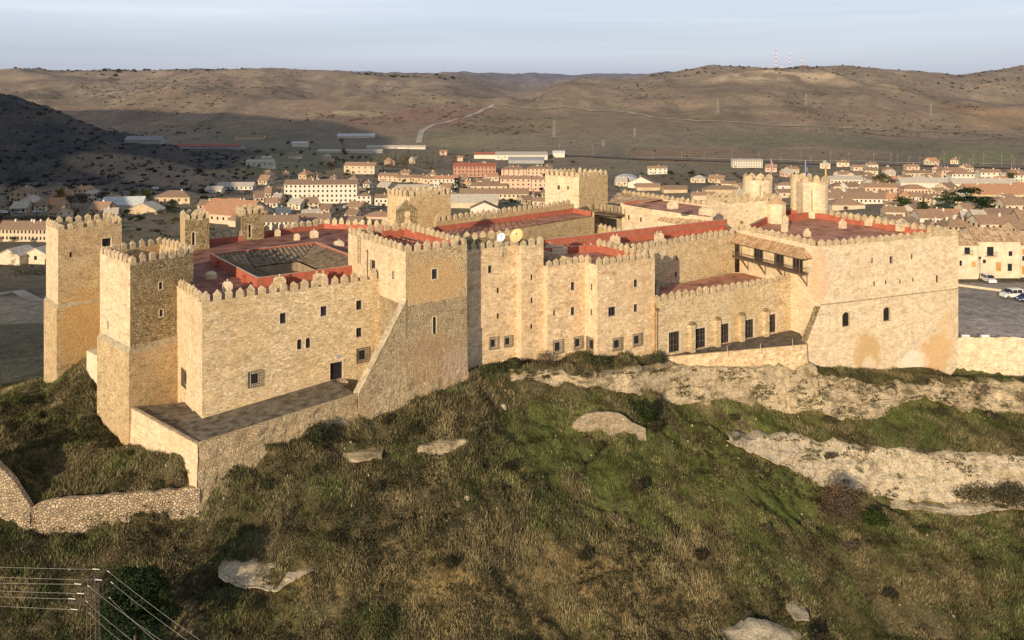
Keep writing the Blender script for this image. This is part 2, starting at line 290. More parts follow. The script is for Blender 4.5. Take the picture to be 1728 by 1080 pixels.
# smooth across bearings far away so that no creases run down the hills
for it in range(6):
    Z2=ZG.copy(); Z2[2:-2]=(ZG[:-4]+2*ZG[1:-3]+3*ZG[2:-2]+2*ZG[3:-1]+ZG[4:])/9
    ww=sstep(300,700,GY)[None,:]; ZG=ZG*(1-ww)+Z2*ww
XX=(GX[:,None]-CX)/F*GY[None,:]; YY=np.repeat(GY[None,:],len(GX),0)
far=sstep(1300,2000,YY); mid=sstep(240,600,YY)*(1-far)
relief=(ridge(XX/520+3,YY/700,4,11)-.5)*62*far + fbm(XX/140,YY/180,5,21)*15*far + fbm(XX/60,YY/60,4,31)*1.6*mid
# keep the hill crest line where it was surveyed
relief*= (1-.75*sstep(2350,2650,YY)*(1-sstep(3200,3600,YY)))
relief+= sstep(560,760,YY)*(1-sstep(1100,1300,YY))*sstep(520,250,(CX+F*XX/YY))*(fbm(XX/70,YY/90,5,41)*13)
nearm=(1-sstep(150,200,YY))*sstep(70,90,YY)
relief+= nearm*(fbm(XX/6,YY/6,4,51)*1.0+fbm(XX/2.0,YY/2.0,3,52)*.55)*(1-sstep(132,150,YY)*.7)
ZG=ZG+relief
# trodden terracettes: narrow level steps that wander across the bank
PX0=CX+F*XX/YY
ph=(ZG+2.2*fbm(XX/16,YY/16,3,301))/3.1; ln=np.exp(-(((ph-np.floor(ph))-.5)/.055)**2)*sstep(-.02,.18,fbm(XX/13,YY/13,3,302))*nearm*(1-sstep(124,130,YY))
ZG=ZG-.45*ln
# level ground: car park and roads behind the castle
def H(X,Y):
    X=np.asarray(X,float); Y=np.asarray(Y,float)
    px=np.clip(CX+F*X/np.maximum(Y,1),GX[0],GX[-1]-1e-6); ly=np.log(np.clip(Y,GY[0],GY[-1]*.9999))
    i=np.clip(np.searchsorted(GX,px,side='right')-1,0,len(GX)-2); j=np.clip(np.searchsorted(LGY,ly,side='right')-1,0,len(GY)-2)
    a=(px-GX[i])/(GX[i+1]-GX[i]); b=(ly-LGY[j])/(LGY[j+1]-LGY[j])
    return (ZG[i,j]*(1-b)+ZG[i,j+1]*b)*(1-a)+(ZG[i+1,j]*(1-b)+ZG[i+1,j+1]*b)*a
_ray={}
def G(px,py,ymin=190):                 # ground point seen at a photo position
    ys=np.geomspace(ymin,9000,1600); xs=(px-CX)/F*ys; z=H(xs,ys); ray=CAMZ-(py-CY)/F*ys
    hit=np.nonzero(z>=ray)[0]
    k=hit[0] if len(hit) else int(np.argmin(ray-z))
    return float(xs[k]),float(ys[k]),float(z[k])

# --- ground colour (albedo), painted in world space
PX=CX+F*XX/YY; PYY=CY+(CAMZ-ZG)*F/YY
def blob(cx,cy,rx,ry,soft=.35,seed=1,wob=.5,ang=0):
    dx=(PX-cx);dy=(PYY-cy); a=math.radians(ang); u=(dx*math.cos(a)+dy*math.sin(a))/rx; v=(-dx*math.sin(a)+dy*math.cos(a))/ry
    d=np.sqrt(u*u+v*v)+fbm(XX/YY*60,YY/14 if cy>500 else np.log(YY)*30,4,seed)*wob
    return 1-sstep(1-soft,1+soft,d)
C=np.zeros(XX.shape+(3,)); 
def put(mask,c): 
    global C
    C=C*(1-mask[...,None])+np.array(c)[None,None,:]*mask[...,None]
n1=fbm(XX/9,YY/9,5,61); n2=fbm(XX/2.2,YY/2.2,4,62); n3=fbm(XX/90,YY/110,5,63); n4=fbm(XX/25,YY/30,5,64)
put(np.ones_like(XX),(.105,.088,.045))
put(sstep(-.05,.35,n1),(.08,.085,.034)); put(sstep(.1,.5,n2)*.7,(.13,.098,.05)); put(sstep(.1,.5,-n2)*.6,(.055,.045,.025))
# green turf of the slope
gm=np.maximum.reduce([blob(1120,800,190,130,.5,71),blob(1300,870,120,110,.5,72),blob(980,770,130,70,.5,73),blob(1560,900,190,60,.5,74),blob(1330,700,260,32,.5,75),blob(1580,690,160,28,.5,80),blob(870,760,90,90,.5,76)*.7])
put(gm*.8*(1-sstep(150,170,YY)),(.115,.135,.036)); put(gm*sstep(0,.4,n2)*.6,(.155,.17,.055))
put(ln*.8,(.03,.024,.014)); put(sstep(.18,.42,fbm(XX/4,YY/4,4,303))*.55*(1-sstep(150,165,YY)),(.17,.135,.085))
put(blob(820,960,330,45,.5,77,ang=-4)*.7,(.25,.175,.08)); put(blob(950,1010,260,60,.5,78)*.7,(.26,.18,.08)); put(blob(1480,960,260,70,.6,79)*.5,(.09,.07,.04))
# town ground, valley fields, hills
town=sstep(170,200,YY); put(town,(.155,.13,.105)); put(town*sstep(-.1,.3,n4),(.105,.095,.07))
val=sstep(330,480,YY); put(val*.9,(.185,.155,.115)); put(val*sstep(0,.3,n3)*.7,(.155,.14,.09)); put(val*sstep(.05,.3,-n3)*.8,(.21,.165,.12))
hill=sstep(1400,1600,YY); put(hill*.95,(.245,.175,.118)); put(hill*sstep(-.1,.35,n3)*.65,(.20,.165,.095)); put(hill*sstep(.0,.35,n4)*.5,(.175,.13,.10)); put(hill*sstep(.15,.45,-n4)*.5,(.30,.235,.165))
gull=ridge(XX/120,YY/420,4,91); put(hill*sstep(.62,.8,gull)*.45,(.10,.078,.055))
hill_shade=sstep(600,720,YY)*(1-sstep(1150,1300,YY))*sstep(560,300,PX); put(hill_shade,(.062,.062,.062)); put(hill_shade*sstep(0,.3,n4)*.7,(.04,.043,.045)); put(hill_shade*sstep(.1,.4,-n4)*.5,(.11,.085,.072))  # shadow lying on the left hill put into its ground colour
def field(cx,cy,rx,ry,c,a=.9,ang=0,seed=5): put(blob(cx,cy,rx,ry,.12,seed,.12,ang)*a*sstep(380,450,YY),c)
field(690,205,120,20,(.235,.135,.105),.8,-8,101); field(600,192,45,5,(.34,.27,.16),.9,3,102); field(640,222,110,16,(.20,.15,.105),.7,-5,103)
field(850,238,130,15,(.21,.18,.115),.9,-1,104); field(1010,240,110,12,(.19,.165,.11),.8,3,105); field(740,196,120,8,(.23,.14,.10),.6,-5,122)
field(1170,262,110,16,(.24,.165,.11),.8,0,106); field(1390,260,110,15,(.235,.175,.115),.8,0,107); field(1650,262,70,18,(.20,.19,.105),.9,-4,108)
field(1690,200,70,16,(.29,.20,.115),.8,0,109); field(1640,185,60,10,(.27,.17,.10),.6,5,110); field(1200,292,220,12,(.19,.16,.115),.7,2,111); field(1130,305,110,14,(.15,.125,.09),.8,0,112)
field(230,285,120,22,(.20,.155,.115),.8,8,113); field(370,305,150,18,(.22,.165,.125),.8,3,114); field(470,290,110,10,(.21,.18,.10),.7,0,115); field(520,268,120,14,(.20,.18,.11),.7,-3,116); field(600,305,90,10,(.20,.15,.12),.7,0,117)
field(1420,240,300,9,(.145,.13,.085),.6,2,119); field(1000,200,160,26,(.175,.14,.09),.5,5,120); field(1500,245,90,8,(.12,.115,.08),.6,0,121)
# bare pale rock under the masts and along crests
rk=np.maximum(blob(1320,132,110,13,.4,131,.6),blob(1380,150,120,18,.4,132,.8)*.5)*sstep(1900,2100,YY)
put(rk*sstep(-.3,.1,fbm(XX/40,YY/60,4,133)),(.60,.44,.27)); put(blob(190,160,40,12,.5,134,.9)*sstep(0,.2,n4)*sstep(1500,1700,YY),(.38,.30,.24))
# hard surfaces by the castle
pk=sstep(164.6,165.4,YY)*(1-sstep(214,216,YY))*sstep(1560,1600,PX); put(pk,(.36,.315,.28)); put(pk*sstep(0,.4,fbm(XX/14,YY/3,4,141))*.5,(.45,.39,.34)); put(pk*sstep(.05,.3,-fbm(XX/20,YY/2.5,4,142))*.4,(.26,.235,.22))
put(sstep(150,158,YY)*(1-sstep(270,300,YY))*(1-sstep(75,110,PX))*.8,(.095,.095,.075))
put((sstep(222,228,YY)*(1-sstep(262,270,YY)))*(1-sstep(150,230,PX))*.9,(.24,.22,.19))
# distance haze blended into the ground colour, mauve then bluish
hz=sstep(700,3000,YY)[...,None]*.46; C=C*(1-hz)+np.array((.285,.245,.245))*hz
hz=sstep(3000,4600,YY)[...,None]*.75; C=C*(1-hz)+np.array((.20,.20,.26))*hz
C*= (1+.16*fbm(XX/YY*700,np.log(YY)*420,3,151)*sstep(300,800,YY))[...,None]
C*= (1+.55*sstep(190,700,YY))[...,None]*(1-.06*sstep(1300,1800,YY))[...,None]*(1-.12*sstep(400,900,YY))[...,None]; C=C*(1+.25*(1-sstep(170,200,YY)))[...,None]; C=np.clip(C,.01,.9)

def ground_material():
    m,nt,b=newmat('ground_soil_and_grass'); a=N(nt,'ShaderNodeAttribute',attribute_name='Col')
    p=wpos(nt); f=noise(nt,p,1.6,7,.75); g=noise(nt,p,.35,6,.75)
    # detail whose size grows with the scale of the land: coarse for hills, fine for turf
    h=noise(nt,p,.045,8,.75)
    c=mixc(nt,1.0,a.outputs['Color'],rampn(nt,f,[(.3,(.55,.55,.55)),(.7,(1.4,1.4,1.4))]),'MULTIPLY')
    c=mixc(nt,1.0,c,rampn(nt,g,[(.32,(.62,.62,.60)),(.66,(1.3,1.28,1.2))]),'MULTIPLY')
    c=mixc(nt,1.0,c,rampn(nt,h,[(.35,(.82,.82,.83)),(.64,(1.14,1.13,1.12))]),'MULTIPLY')
    nt.links.new(c,b.inputs['Base Color']); b.inputs['Specular IOR Level'].default_value=.02; b.inputs['Roughness'].default_value=1
    bump(nt,b,math_(nt,'ADD',f,math_(nt,'MULTIPLY',g,3)),.7,.5)
    return m
M['ground']=ground_material()
nx,ny=XX.shape
vv=np.stack([XX,YY,ZG],-1).reshape(-1,3)
ii=(np.arange(nx-1)[:,None]*ny+np.arange(ny-1)[None,:]).ravel()
ff=np.stack([ii,ii+ny,ii+ny+1,ii+1],-1)
def big_mesh(name,verts,faces,cols=None,nper=4,smooth=False):
    me=bpy.data.meshes.new(name); me.vertices.add(len(verts)); me.vertices.foreach_set('co',np.ascontiguousarray(verts,dtype=np.float32).ravel())
    me.loops.add(faces.size); me.loops.foreach_set('vertex_index',faces.astype(np.int32).ravel())
    me.polygons.add(len(faces)); me.polygons.foreach_set('loop_start',np.arange(0,faces.size,nper,dtype=np.int32)); 
    if smooth: me.polygons.foreach_set('use_smooth',np.ones(len(faces),dtype=bool))
    if cols is not None:
        at=me.color_attributes.new(name='Col',type='FLOAT_COLOR',domain='POINT')
        c4=np.ones((len(verts),4),np.float32); c4[:,:3]=cols; at.data.foreach_set('color',c4.ravel())
    me.update(calc_edges=True); return me
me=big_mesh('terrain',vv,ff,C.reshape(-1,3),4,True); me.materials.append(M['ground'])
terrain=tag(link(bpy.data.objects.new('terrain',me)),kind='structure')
# ------------------------------------------------------------------ castle
castle=empty('castle',(0,140,56)); tag(castle,'medieval stone castle with crenellated towers and red roofs crowning the hill','castle')
bpy.context.view_layer.update()
def child(o,parent):                   # parent without moving (castle root is not at the origin)
    o.parent=parent; o.matrix_parent_inverse=Matrix.Translation(-parent_world(parent)); return o
def parent_world(p):
    return Vector((0,140,56)) if p is castle else Vector((0,0,0))
UP=empty  # alias kept short
def part(mb,name,parent=castle,smooth=False):
    o=mb.build(name,None,smooth); return child(o,parent)
# one merlon, shared by every copy
def merlon_mesh(k):
    r=random.Random(k); mb=MB(); w,t,h,c=.47,.5,.70,.46
    def j(s=.045): return r.uniform(-s,s)
    lo=[(-w+j(),-t,-.25),(w+j(),-t,-.25),(w+j(),t,-.25),(-w+j(),t,-.25)]
    hi=[(-w+j(),-t+j(),h+j()),(w+j(),-t+j(),h+j()),(w+j(),t+j(),h+j()),(-w+j(),t+j(),h+j())]
    for i in range(4): mb.face([lo[i],lo[(i+1)%4],hi[(i+1)%4],hi[i]],M['merlon'])
    tp=(j(.10),j(.05),h+c*r.choice([1,1,1,.8,1.1])+j(.05))
    rd=[(-.05+tp[0],tp[1],tp[2]),(.05+tp[0],tp[1],tp[2])]
    mb.face([hi[0],hi[1],rd[1],rd[0]],M['merlon']); mb.face([hi[2],hi[3],rd[0],rd[1]],M['merlon'])
    mb.face([hi[1],hi[2],rd[1]],M['merlon']); mb.face([hi[3],hi[0],rd[0]],M['merlon'])
    return mb.mesh('merlon')
MERL=[merlon_mesh(k) for k in range(14)]
farmer=MB()
nmer=0
def put_merlon(x,y,z,ang,w,t,parent,indiv,hs=1.0):
    global nmer
    me=random.choice(MERL); sc=Vector((w*random.uniform(.86,1.08),t*random.uniform(.92,1.06),hs*random.uniform(.86,1.12)))
    if indiv:
        o=bpy.data.objects.new('merlon',me); o.location=(x,y,z); o.rotation_euler=(0,0,ang); o.scale=sc; link(o,parent); nmer+=1
    else:
        c,s=math.cos(ang),math.sin(ang); n=len(farmer.v)
        for v in me.vertices:
            a,b,q=v.co.x*sc.x,v.co.y*sc.y,v.co.z*sc.z; farmer.v.append((x+c*a-s*b,y+s*a+c*b,z+q))
        for p in me.polygons: farmer.f.append(tuple(n+i for i in p.vertices)); farmer.m.append(farmer.mi(M['merlon']))
def inset(poly,d):
    n=len(poly); out=[]
    for i in range(n):
        a,b,c=poly[i-1],poly[i],poly[(i+1)%n]
        e1=(b[0]-a[0],b[1]-a[1]); e2=(c[0]-b[0],c[1]-b[1]); l1=math.hypot(*e1); l2=math.hypot(*e2)
        n1=(-e1[1]/l1,e1[0]/l1); n2=(-e2[1]/l2,e2[0]/l2)
        k=1+n1[0]*n2[0]+n1[1]*n2[1]; k=max(k,.3)
        out.append((b[0]+(n1[0]+n2[0])/k*d,b[1]+(n1[1]+n2[1])/k*d))
    return out
def opening(kind,u0,u1,z0,z1,A,ud,nd,parent,win=True):
    """one window or door in its recess; nd points outwards"""
    mb=MB(); d={'s':.14,'g':.22,'w':.32,'a':.35,'d':.4,'n':.1,'c':.3}[kind]; w=u1-u0; h=z1-z0
    def p(u,z,o): return (A[0]+ud[0]*u+nd[0]*o, A[1]+ud[1]*u+nd[1]*o, z)
    def bx(a,b,c,e,o0,o1,m):
        q=[p(a,c,o1),p(b,c,o1),p(b,e,o1),p(a,e,o1)]; r=[p(a,c,o0),p(b,c,o0),p(b,e,o0),p(a,e,o0)]
        mb.face(q,m)
        for i in range(4): mb.face([q[(i+1)%4],q[i],r[i],r[(i+1)%4]],m)
    back=M['plaster'] if kind=='n' else (M['dark'] if kind in 'sa' else M['glass'])
    mb.face([p(u0,z0,-d),p(u1,z0,-d),p(u1,z1,-d),p(u0,z1,-d)],back)
    t=.11
    if kind in 'wad':   # dressed surround, just proud of the rubble
        bx(u0-t,u0,z0,z1,-.1,.04,M['trim']); bx(u1,u1+t,z0,z1,-.1,.04,M['trim']); bx(u0-t,u1+t,z1,z1+t,-.1,.05,M['trim']); bx(u0-t-.05,u1+t+.05,z0-t,z0,-.1,.10,M['trim'])
    if kind=='c':
        fr=M['wood']; f=.09
        bx(u0-.22,u0,z0,z1+.2,-.1,.05,M['trim']); bx(u1,u1+.22,z0,z1+.2,-.1,.05,M['trim']); bx(u0,u1,z1,z1+.2,-.1,.05,M['trim'])
        for a,b_ in ((u0,u0+f),(u1-f,u1),(u0+w/2-f/2,u0+w/2+f/2),(u0+w/4-.02,u0+w/4+.02),(u0+w*.75-.02,u0+w*.75+.02)): bx(a,b_,z0,z1,-d,-d+.06,fr)
        for zz in (z0,z0+h*.33,z0+h*.62,z1-f): bx(u0,u1,zz,zz+f*.8,-d,-d+.055,fr)
    if kind=='w':
        f=.06
        bx(u0,u0+f,z0,z1,-d,-d+.06,M['wood']); bx(u1-f,u1,z0,z1,-d,-d+.06,M['wood']); bx(u0+f,u1-f,z0,z0+f,-d,-d+.06,M['wood']); bx(u0+f,u1-f,z1-f,z1,-d,-d+.06,M['wood']); bx(u0+w/2-.03,u0+w/2+.03,z0+f,z1-f,-d,-d+.05,M['wood'])
    if kind=='a':
        n=8; r=w/2; cz=z1-r; uc=(u0+u1)/2
        for sd in (-1,1):
            arc=[p(uc+sd*r*math.sin(i*math.pi/2/n),cz+r*math.cos(i*math.pi/2/n),0.0) for i in range(n+1)]
            for i in range(n):
                tri=[arc[i],arc[i+1],p(uc+sd*r,z1,0.0)]
                mb.face(tri if sd<0 else tri[::-1],M['main'])
                a2=[p(uc+sd*r*math.sin(j*math.pi/2/n),cz+r*math.cos(j*math.pi/2/n),-d) for j in (i,i+1)]
                mb.face([arc[i],arc[i+1],a2[1],a2[0]],M['trim'])
        for k in range(1,4): bx(u0+w*k/4-.02,u0+w*k/4+.02,z0,z1-.05,-.12,-.08,M['iron'])
        for k in range(1,7): bx(u0,u1,z0+h*k/7-.02,z0+h*k/7+.02,-.12,-.07,M['iron'])
    if kind=='g':        # shallow niche with shutter-sized dark window and a projecting iron cage
        mb.f.pop(); mb.m.pop(); mb.v=mb.v[:-4]
        mb.face([p(u0,z0,-d),p(u1,z0,-d),p(u1,z1,-d),p(u0,z1,-d)],M['plaster'])
        bx(u0+w*.22,u1-w*.3,z0+h*.16,z1-h*.2,-d,-d+.03,M['glass'])
        nb=max(3,int(w/.22))
        for k in range(nb+1): bx(u0-.06+(w+.12)*k/nb-.022,u0-.06+(w+.12)*k/nb+.022,z0-.08,z1+.08,.12,.16,M['iron'])
        nb=max(4,int(h/.3))
        for k in range(nb+1): bx(u0-.08,u1+.08,z0-.06+(h+.12)*k/nb-.022,z0-.06+(h+.12)*k/nb+.022,.10,.145,M['iron'])
        for uu in (u0-.07,u1+.03):
            for zz in (z0-.06,z1+.02): bx(uu,uu+.04,zz,zz+.04,-.05,.12,M['iron'])
    o=mb.build('door' if kind in 'dc' else ('arrow_slit' if kind=='s' else ('blind_window' if kind=='n' else 'window')),parent)
    return o
def wall(mb,A,B,zb,zt,mat,wins,parent,mat2=None,zsplit=None):
    L=math.hypot(B[0]-A[0],B[1]-A[1]); ud=((B[0]-A[0])/L,(B[1]-A[1])/L); nd=(ud[1],-ud[0])
    rec=[]
    for (px,py,w,h,kind) in wins:
        t0,t1,tc=onl(px-w/2,A,B)*L,onl(px+w/2,A,B)*L,onl(px,A,B)
        Y=A[1]+(B[1]-A[1])*tc; z0=zof(py+h/2,Y); z1=zof(py-h/2,Y)
        u0,u1=min(t0,t1),max(t0,t1)
        if kind=='s': u0,u1=(u0+u1)/2-max(.19,(u1-u0)/2),(u0+u1)/2+max(.19,(u1-u0)/2)
        rec.append((max(.02,u0),min(L-.02,u1),z0,z1,kind))
    us=sorted({0.0,L}|{r[0] for r in rec}|{r[1] for r in rec}); zs={zb,zt}|{r[2] for r in rec}|{r[3] for r in rec}
    if zsplit is not None: zs.add(zsplit)
    zs=sorted(z for z in zs if zb<=z<=zt)
    def p(u,z,o=0): return (A[0]+ud[0]*u+nd[0]*o,A[1]+ud[1]*u+nd[1]*o,z)
    for i in range(len(us)-1):
        for j in range(len(zs)-1):
            uc=(us[i]+us[i+1])/2; zc=(zs[j]+zs[j+1])/2
            if any(r[0]<uc<r[1] and r[2]<zc<r[3] for r in rec): continue
            m_=mat if (zsplit is None or zc>zsplit) else mat2
            mb.face([p(us[i],zs[j]),p(us[i+1],zs[j]),p(us[i+1],zs[j+1]),p(us[i],zs[j+1])],m_)
    for (u0,u1,z0,z1,kind) in rec:
        d={'s':.14,'g':.22,'w':.32,'a':.35,'d':.4,'n':.1,'c':.3}[kind]+.01
        for a,b in (((u0,z0),(u1,z0)),((u1,z0),(u1,z1)),((u1,z1),(u0,z1)),((u0,z1),(u0,z0))):
            mb.face([p(a[0],a[1]),p(b[0],b[1]),p(b[0],b[1],-d),p(a[0],a[1],-d)],M['trim'] if kind!='s' else mat)
    return rec,ud,nd
def block(name,poly,zb,zr,zs,mat,wins={},mer=(),roof=None,inner=None,th=.5,pitch=1.42,mw=.95,indiv=False,mats=None,label=None,open_edges=(),split=None,mh=1.0,holes=None,parts_name='roof'):
    """a walled volume: outer walls up to the sill zs, roof deck at zr inside a parapet, merlons on the chosen edges"""
    roof=roof or M['redroof']; inner=inner or M['redwall']; n=len(poly); ins=inset(poly,th)
    mb=MB(); todo=[]
    for i in range(n):
        A,B=poly[i],poly[(i+1)%n]; mt=(mats or {}).get(i,mat)
        rec,ud,nd=wall(mb,A,B,zb,zs if i not in open_edges else zr,mt,wins.get(i,[]),None,*( (split[1],split[0]) if split else (None,None)))
        todo.append((A,ud,nd,rec))
        a,b=ins[i],ins[(i+1)%n]
        if i not in open_edges:
            mb.face([(A[0],A[1],zs),(B[0],B[1],zs),(b[0],b[1],zs),(a[0],a[1],zs)],M['ledge'])
            mb.face([(a[0],a[1],zs),(b[0],b[1],zs),(b[0],b[1],zr),(a[0],a[1],zr)],inner)
    o=part(mb,name); 
    if label: o['label']=label
    # roof deck as its own part of the tower or wing
    rb=bmesh.new(); 
    src=[ins[i] for i in range(n)]
    vs=[rb.verts.new((x,y,zr)) for x,y in src]; es=[rb.edges.new((vs[i],vs[(i+1)%n])) for i in range(n)]
    for hol in (holes or []):
        hv=[rb.verts.new((x,y,zr)) for x,y in hol]; es+=[rb.edges.new((hv[i],hv[(i+1)%len(hv)])) for i in range(len(hv))]
    bmesh.ops.triangle_fill(rb,use_beauty=True,use_dissolve=False,edges=es,normal=(0,0,1))
    me=bpy.data.meshes.new('roof'); rb.to_mesh(me); rb.free(); me.materials.append(roof); link(bpy.data.objects.new(parts_name,me),o)
    for A,ud,nd,rec in todo:
        for (u0,u1,z0,z1,kind) in rec: opening(kind,u0,u1,z0,z1,A,ud,nd,o)
    for i in mer:
        A,B=poly[i],poly[(i+1)%n]; L=math.hypot(B[0]-A[0],B[1]-A[1]); ud=((B[0]-A[0])/L,(B[1]-A[1])/L); nd=(ud[1],-ud[0])
        k=max(1,round((L-mw)/pitch)); ang=math.atan2(ud[1],ud[0])
        for q in range(k+1):
            if q==k and ((i+1)%n) in mer: continue          # the corner merlon belongs to the next side
            u=mw*.5+(L-mw)*q/k
            put_merlon(A[0]+ud[0]*u-nd[0]*th/2,A[1]+ud[1]*u-nd[1]*th/2,zs,ang,mw,th,o,indiv,mh)
    return o
def quad(A,e1,L1,e2,L2):
    B=(A[0]+e1[0]*L1,A[1]+e1[1]*L1); D=(A[0]+e2[0]*L2,A[1]+e2[1]*L2); return [A,B,(B[0]+D[0]-A[0],B[1]+D[1]-A[1]),D]
def unit(A,B): l=math.hypot(B[0]-A[0],B[1]-A[1]); return ((B[0]-A[0])/l,(B[1]-A[1])/l)
def add(A,e,t): return (A[0]+e[0]*t,A[1]+e[1]*t)
def skirt(name,poly,z0,z1,out,slope,mat,parent,top=None,base=0.0):
    """thicker lower storey: walls pushed out, a sloping ledge on top"""
    mb=MB(); o1=inset(poly,-out); ob=inset(poly,-out-base); n=len(poly)
    for i in range(n):
        j=(i+1)%n
        mb.face([(*ob[i],z0),(*ob[j],z0),(*o1[j],z1),(*o1[i],z1)],mat)
        mb.face([(*o1[i],z1),(*o1[j],z1),(*poly[j],z1+slope),(*poly[i],z1+slope)],top or M['ledge'])
    return mb.build(name,parent)
e1=(.826,.564); e2=(-.572,.820)
ZB=44
# --- west corner tower (tallest on the left)
a=P(98,388.6,24); l=P(77.8,379,24); r=P(205.5,376.7,24)
T1=[a,r,(l[0]+r[0]-a[0],l[1]+r[1]-a[1]),l]
t1=block('corner_tower',T1,43,74.6,76,M['ochre'],mats={3:M['pale']},wins={0:[(119.5,430,3,9,'s'),(180,409,16,14,'d')]},mer=(0,1,2,3),indiv=True,label='tall square corner tower at the left end',roof=M['terrace'],inner=M['ochre'],pitch=1.40,mw=.93)
skirt('plinth',T1,43,63.6,.28,.5,M['ochre'],t1)
# --- second tower
a=P(219.6,446,24.4); l=P(168.6,427.5,24.4); r=add(a,unit(a,P(336,432,25.0)),9.6)
T2=[a,r,(l[0]+r[0]-a[0],l[1]+r[1]-a[1]),l]
t2=block('square_tower',T2,43,74.2,75.6,M['grey'],mats={3:M['pale']},wins={0:[(271,482,6,12,'w'),(272,528,6,12,'w'),(261,590,6,12,'w'),(281.5,630,6,12,'w')],3:[(182,548,2,14,'s')]},mer=(0,1,2,3),indiv=True,label='square tower of grey rubble, second from the left',roof=M['redroof2'],inner=M['ochre'],split=(64.3,M['ochre']),pitch=1.42,mw=.95)
skirt('plinth',T2,43,63.8,.30,.8,M['ochre'],t2)
mb=MB(); mb.box((-62.6,135.5,50),(2.6,4.5,8.6),M['plaster'],ax=(.68,.73)); part(mb,'annex')
# --- left wing with the cloister court
LA=P(341,511,28.6); LR=add(LA,e1,33.5)
T5a=P(692,332.5,22.5)
LB=[LA,LR,(-14.5,160),(-24.5,175.2),P(547,380,29.0),P(453,392,29.0),P(413,400,29.0),(-57,158),(-64.5,150),(-60.5,136),(-52,130),(-46.2,123.0)]
zLB=CAMZ-29.6
ca=P(354.4,427.8,28.2); cb=P(433.3,469,28.2); cd=P(533.3,407.8,28.2); cc=(cb[0]+cd[0]-ca[0],cb[1]+cd[1]-ca[1])
court=[cb,cc,cd,ca]
lb=block('cloister_wing',LB,43,zLB,CAMZ-28.6,M['main'],mats={11:M['pale']},
  wins={0:[(477.7,537,11,18,'w'),(546.4,525,11,17,'w'),(606,514.8,10,16,'w'),(606,561,10,16,'w'),(505.3,580.8,8,17,'a'),(519.8,578.5,8,17,'a'),(430.8,639,24,25,'g'),(612,599,20,23,'g'),(568,626,22,30,'d')],
        11:[(320,560,3.5,16,'n'),(320,598,3.5,16,'n'),(311,638,7,28,'g')]},
  mer=(0,11),indiv=True,holes=[court],roof=M['redroof2'],label='front left wing with a row of merlons and a cloister court',pitch=1.47,mw=1.0,mh=1.12)
for i in (4,5,3,6):
    A,B=LB[i],LB[i+1]; L=math.hypot(B[0]-A[0],B[1]-A[1]); k=int(L/1.45); u=unit(A,B)
    for q in range(k): put_merlon(*add(add(A,u,1.45*(q+.5)),(-u[1],u[0]),.25),CAMZ-28.6,math.atan2(u[1],u[0]),.95,.5,lb,False)
# cloister: red parapet outside, dark tiles sloping inwards, arcaded walls round the well
mb=MB(); zt=CAMZ-28.2
inn=inset(court,5.2); zi=zt-1.9
for i in range(4):
    j=(i+1)%4; A,B=court[i],court[j]; a_,b_=inset(court,.3)[i],inset(court,.3)[j]
    mb.face([(*A,zLB-.1),(*B,zLB-.1),(*B,zt),(*A,zt)][::1],M['redwall']); mb.face([(*A,zt),(*B,zt),(*b_,zt),(*a_,zt)],M['trim'])
    mb.face([(*a_,zt),(*b_,zt),(*b_,zt-.35),(*a_,zt-.35)],M['redwall'])
for i,s in ((0,.25),(0,.6),(0,.92),(3,.2),(3,.8)):   # little buttresses of the parapet
    A,B=court[i],court[(i+1)%4]; u=unit(A,B); c=lerp2(A,B,s); mb.box((c[0]+u[1]*.35,c[1]-u[0]*.35,zLB),(.5,.7,1.0),M['redwall'],ax=u)
part(mb,'courtyard_parapet')
mb=MB()
o3=inset(court,.3)
for i in range(4):
    j=(i+1)%4; w=math.dist(o3[i],o3[j]); w2=math.dist(inn[i],inn[j]); off=(w-w2)/2
    mb.face([(*o3[j],zt-.3),(*o3[i],zt-.3),(*inn[i],zi),(*inn[j],zi)],M['tileB'],uv=[(w,0),(0,0),(off,5.2),(w-off,5.2)])
    # wall rows of half-round ridge tiles standing off the slope
    for q in range(int(w2/.8)):
        t=(q+.5)/int(w2/.8)
        A3=lerp2(o3[i],o3[j],(off+w2*t)/w); B3=lerp2(inn[i],inn[j],t)
        mb.beam((A3[0],A3[1],zt-.28),(B3[0],B3[1],zi+.02),.13,M['tileB'],n=5)
    mb.beam((*o3[i],zt-.22),(*inn[i],zi+.06),.14,M['tileA'],n=5)
part(mb,'cloister_roof')
M['shade']=plain('shade_painted_stone',(.34,.26,.17),.95,.2,.8)  # shade of the cloister court and rear balcony painted into the stone
mb=MB(); w2_=inset(court,5.6); zf=zi-6.5
for i in range(4):
    A,B=w2_[i],w2_[(i+1)%4]; L=math.dist(A,B); u=unit(A,B); nn=(-u[1],u[0]); na=7
    # arcade: piers with round arches in front of a dark passage
    for q in range(na):
        c0=L*(q+.18)/na; c1=L*(q+.82)/na; r=(c1-c0)/2; zc=zi-1.9
        for s0,s1 in ((L*q/na,c0),(c1,L*(q+1)/na)):
            p0,p1=add(A,u,s0),add(A,u,s1); mb.face([(*p0,zf),(*p1,zf),(*p1,zi-.05),(*p0,zi-.05)],M['shade'])
        K=8; arc=[(c0+r-r*math.cos(math.pi*k/K),zc-r+r*math.sin(math.pi*k/K)) for k in range(K+1)]
        for k in range(K):
            p0,p1=add(A,u,arc[k][0]),add(A,u,arc[k+1][0])
            mb.face([(*p0,arc[k][1]),(*p1,arc[k+1][1]),(*p1,zi-.05),(*p0,zi-.05)],M['shade'])
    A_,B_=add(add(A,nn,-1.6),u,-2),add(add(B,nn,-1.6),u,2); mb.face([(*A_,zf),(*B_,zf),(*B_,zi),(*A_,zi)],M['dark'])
mb.face([(*p,zf) for p in inset(court,2.0)],M['shade']); part(mb,'cloister_arcade')
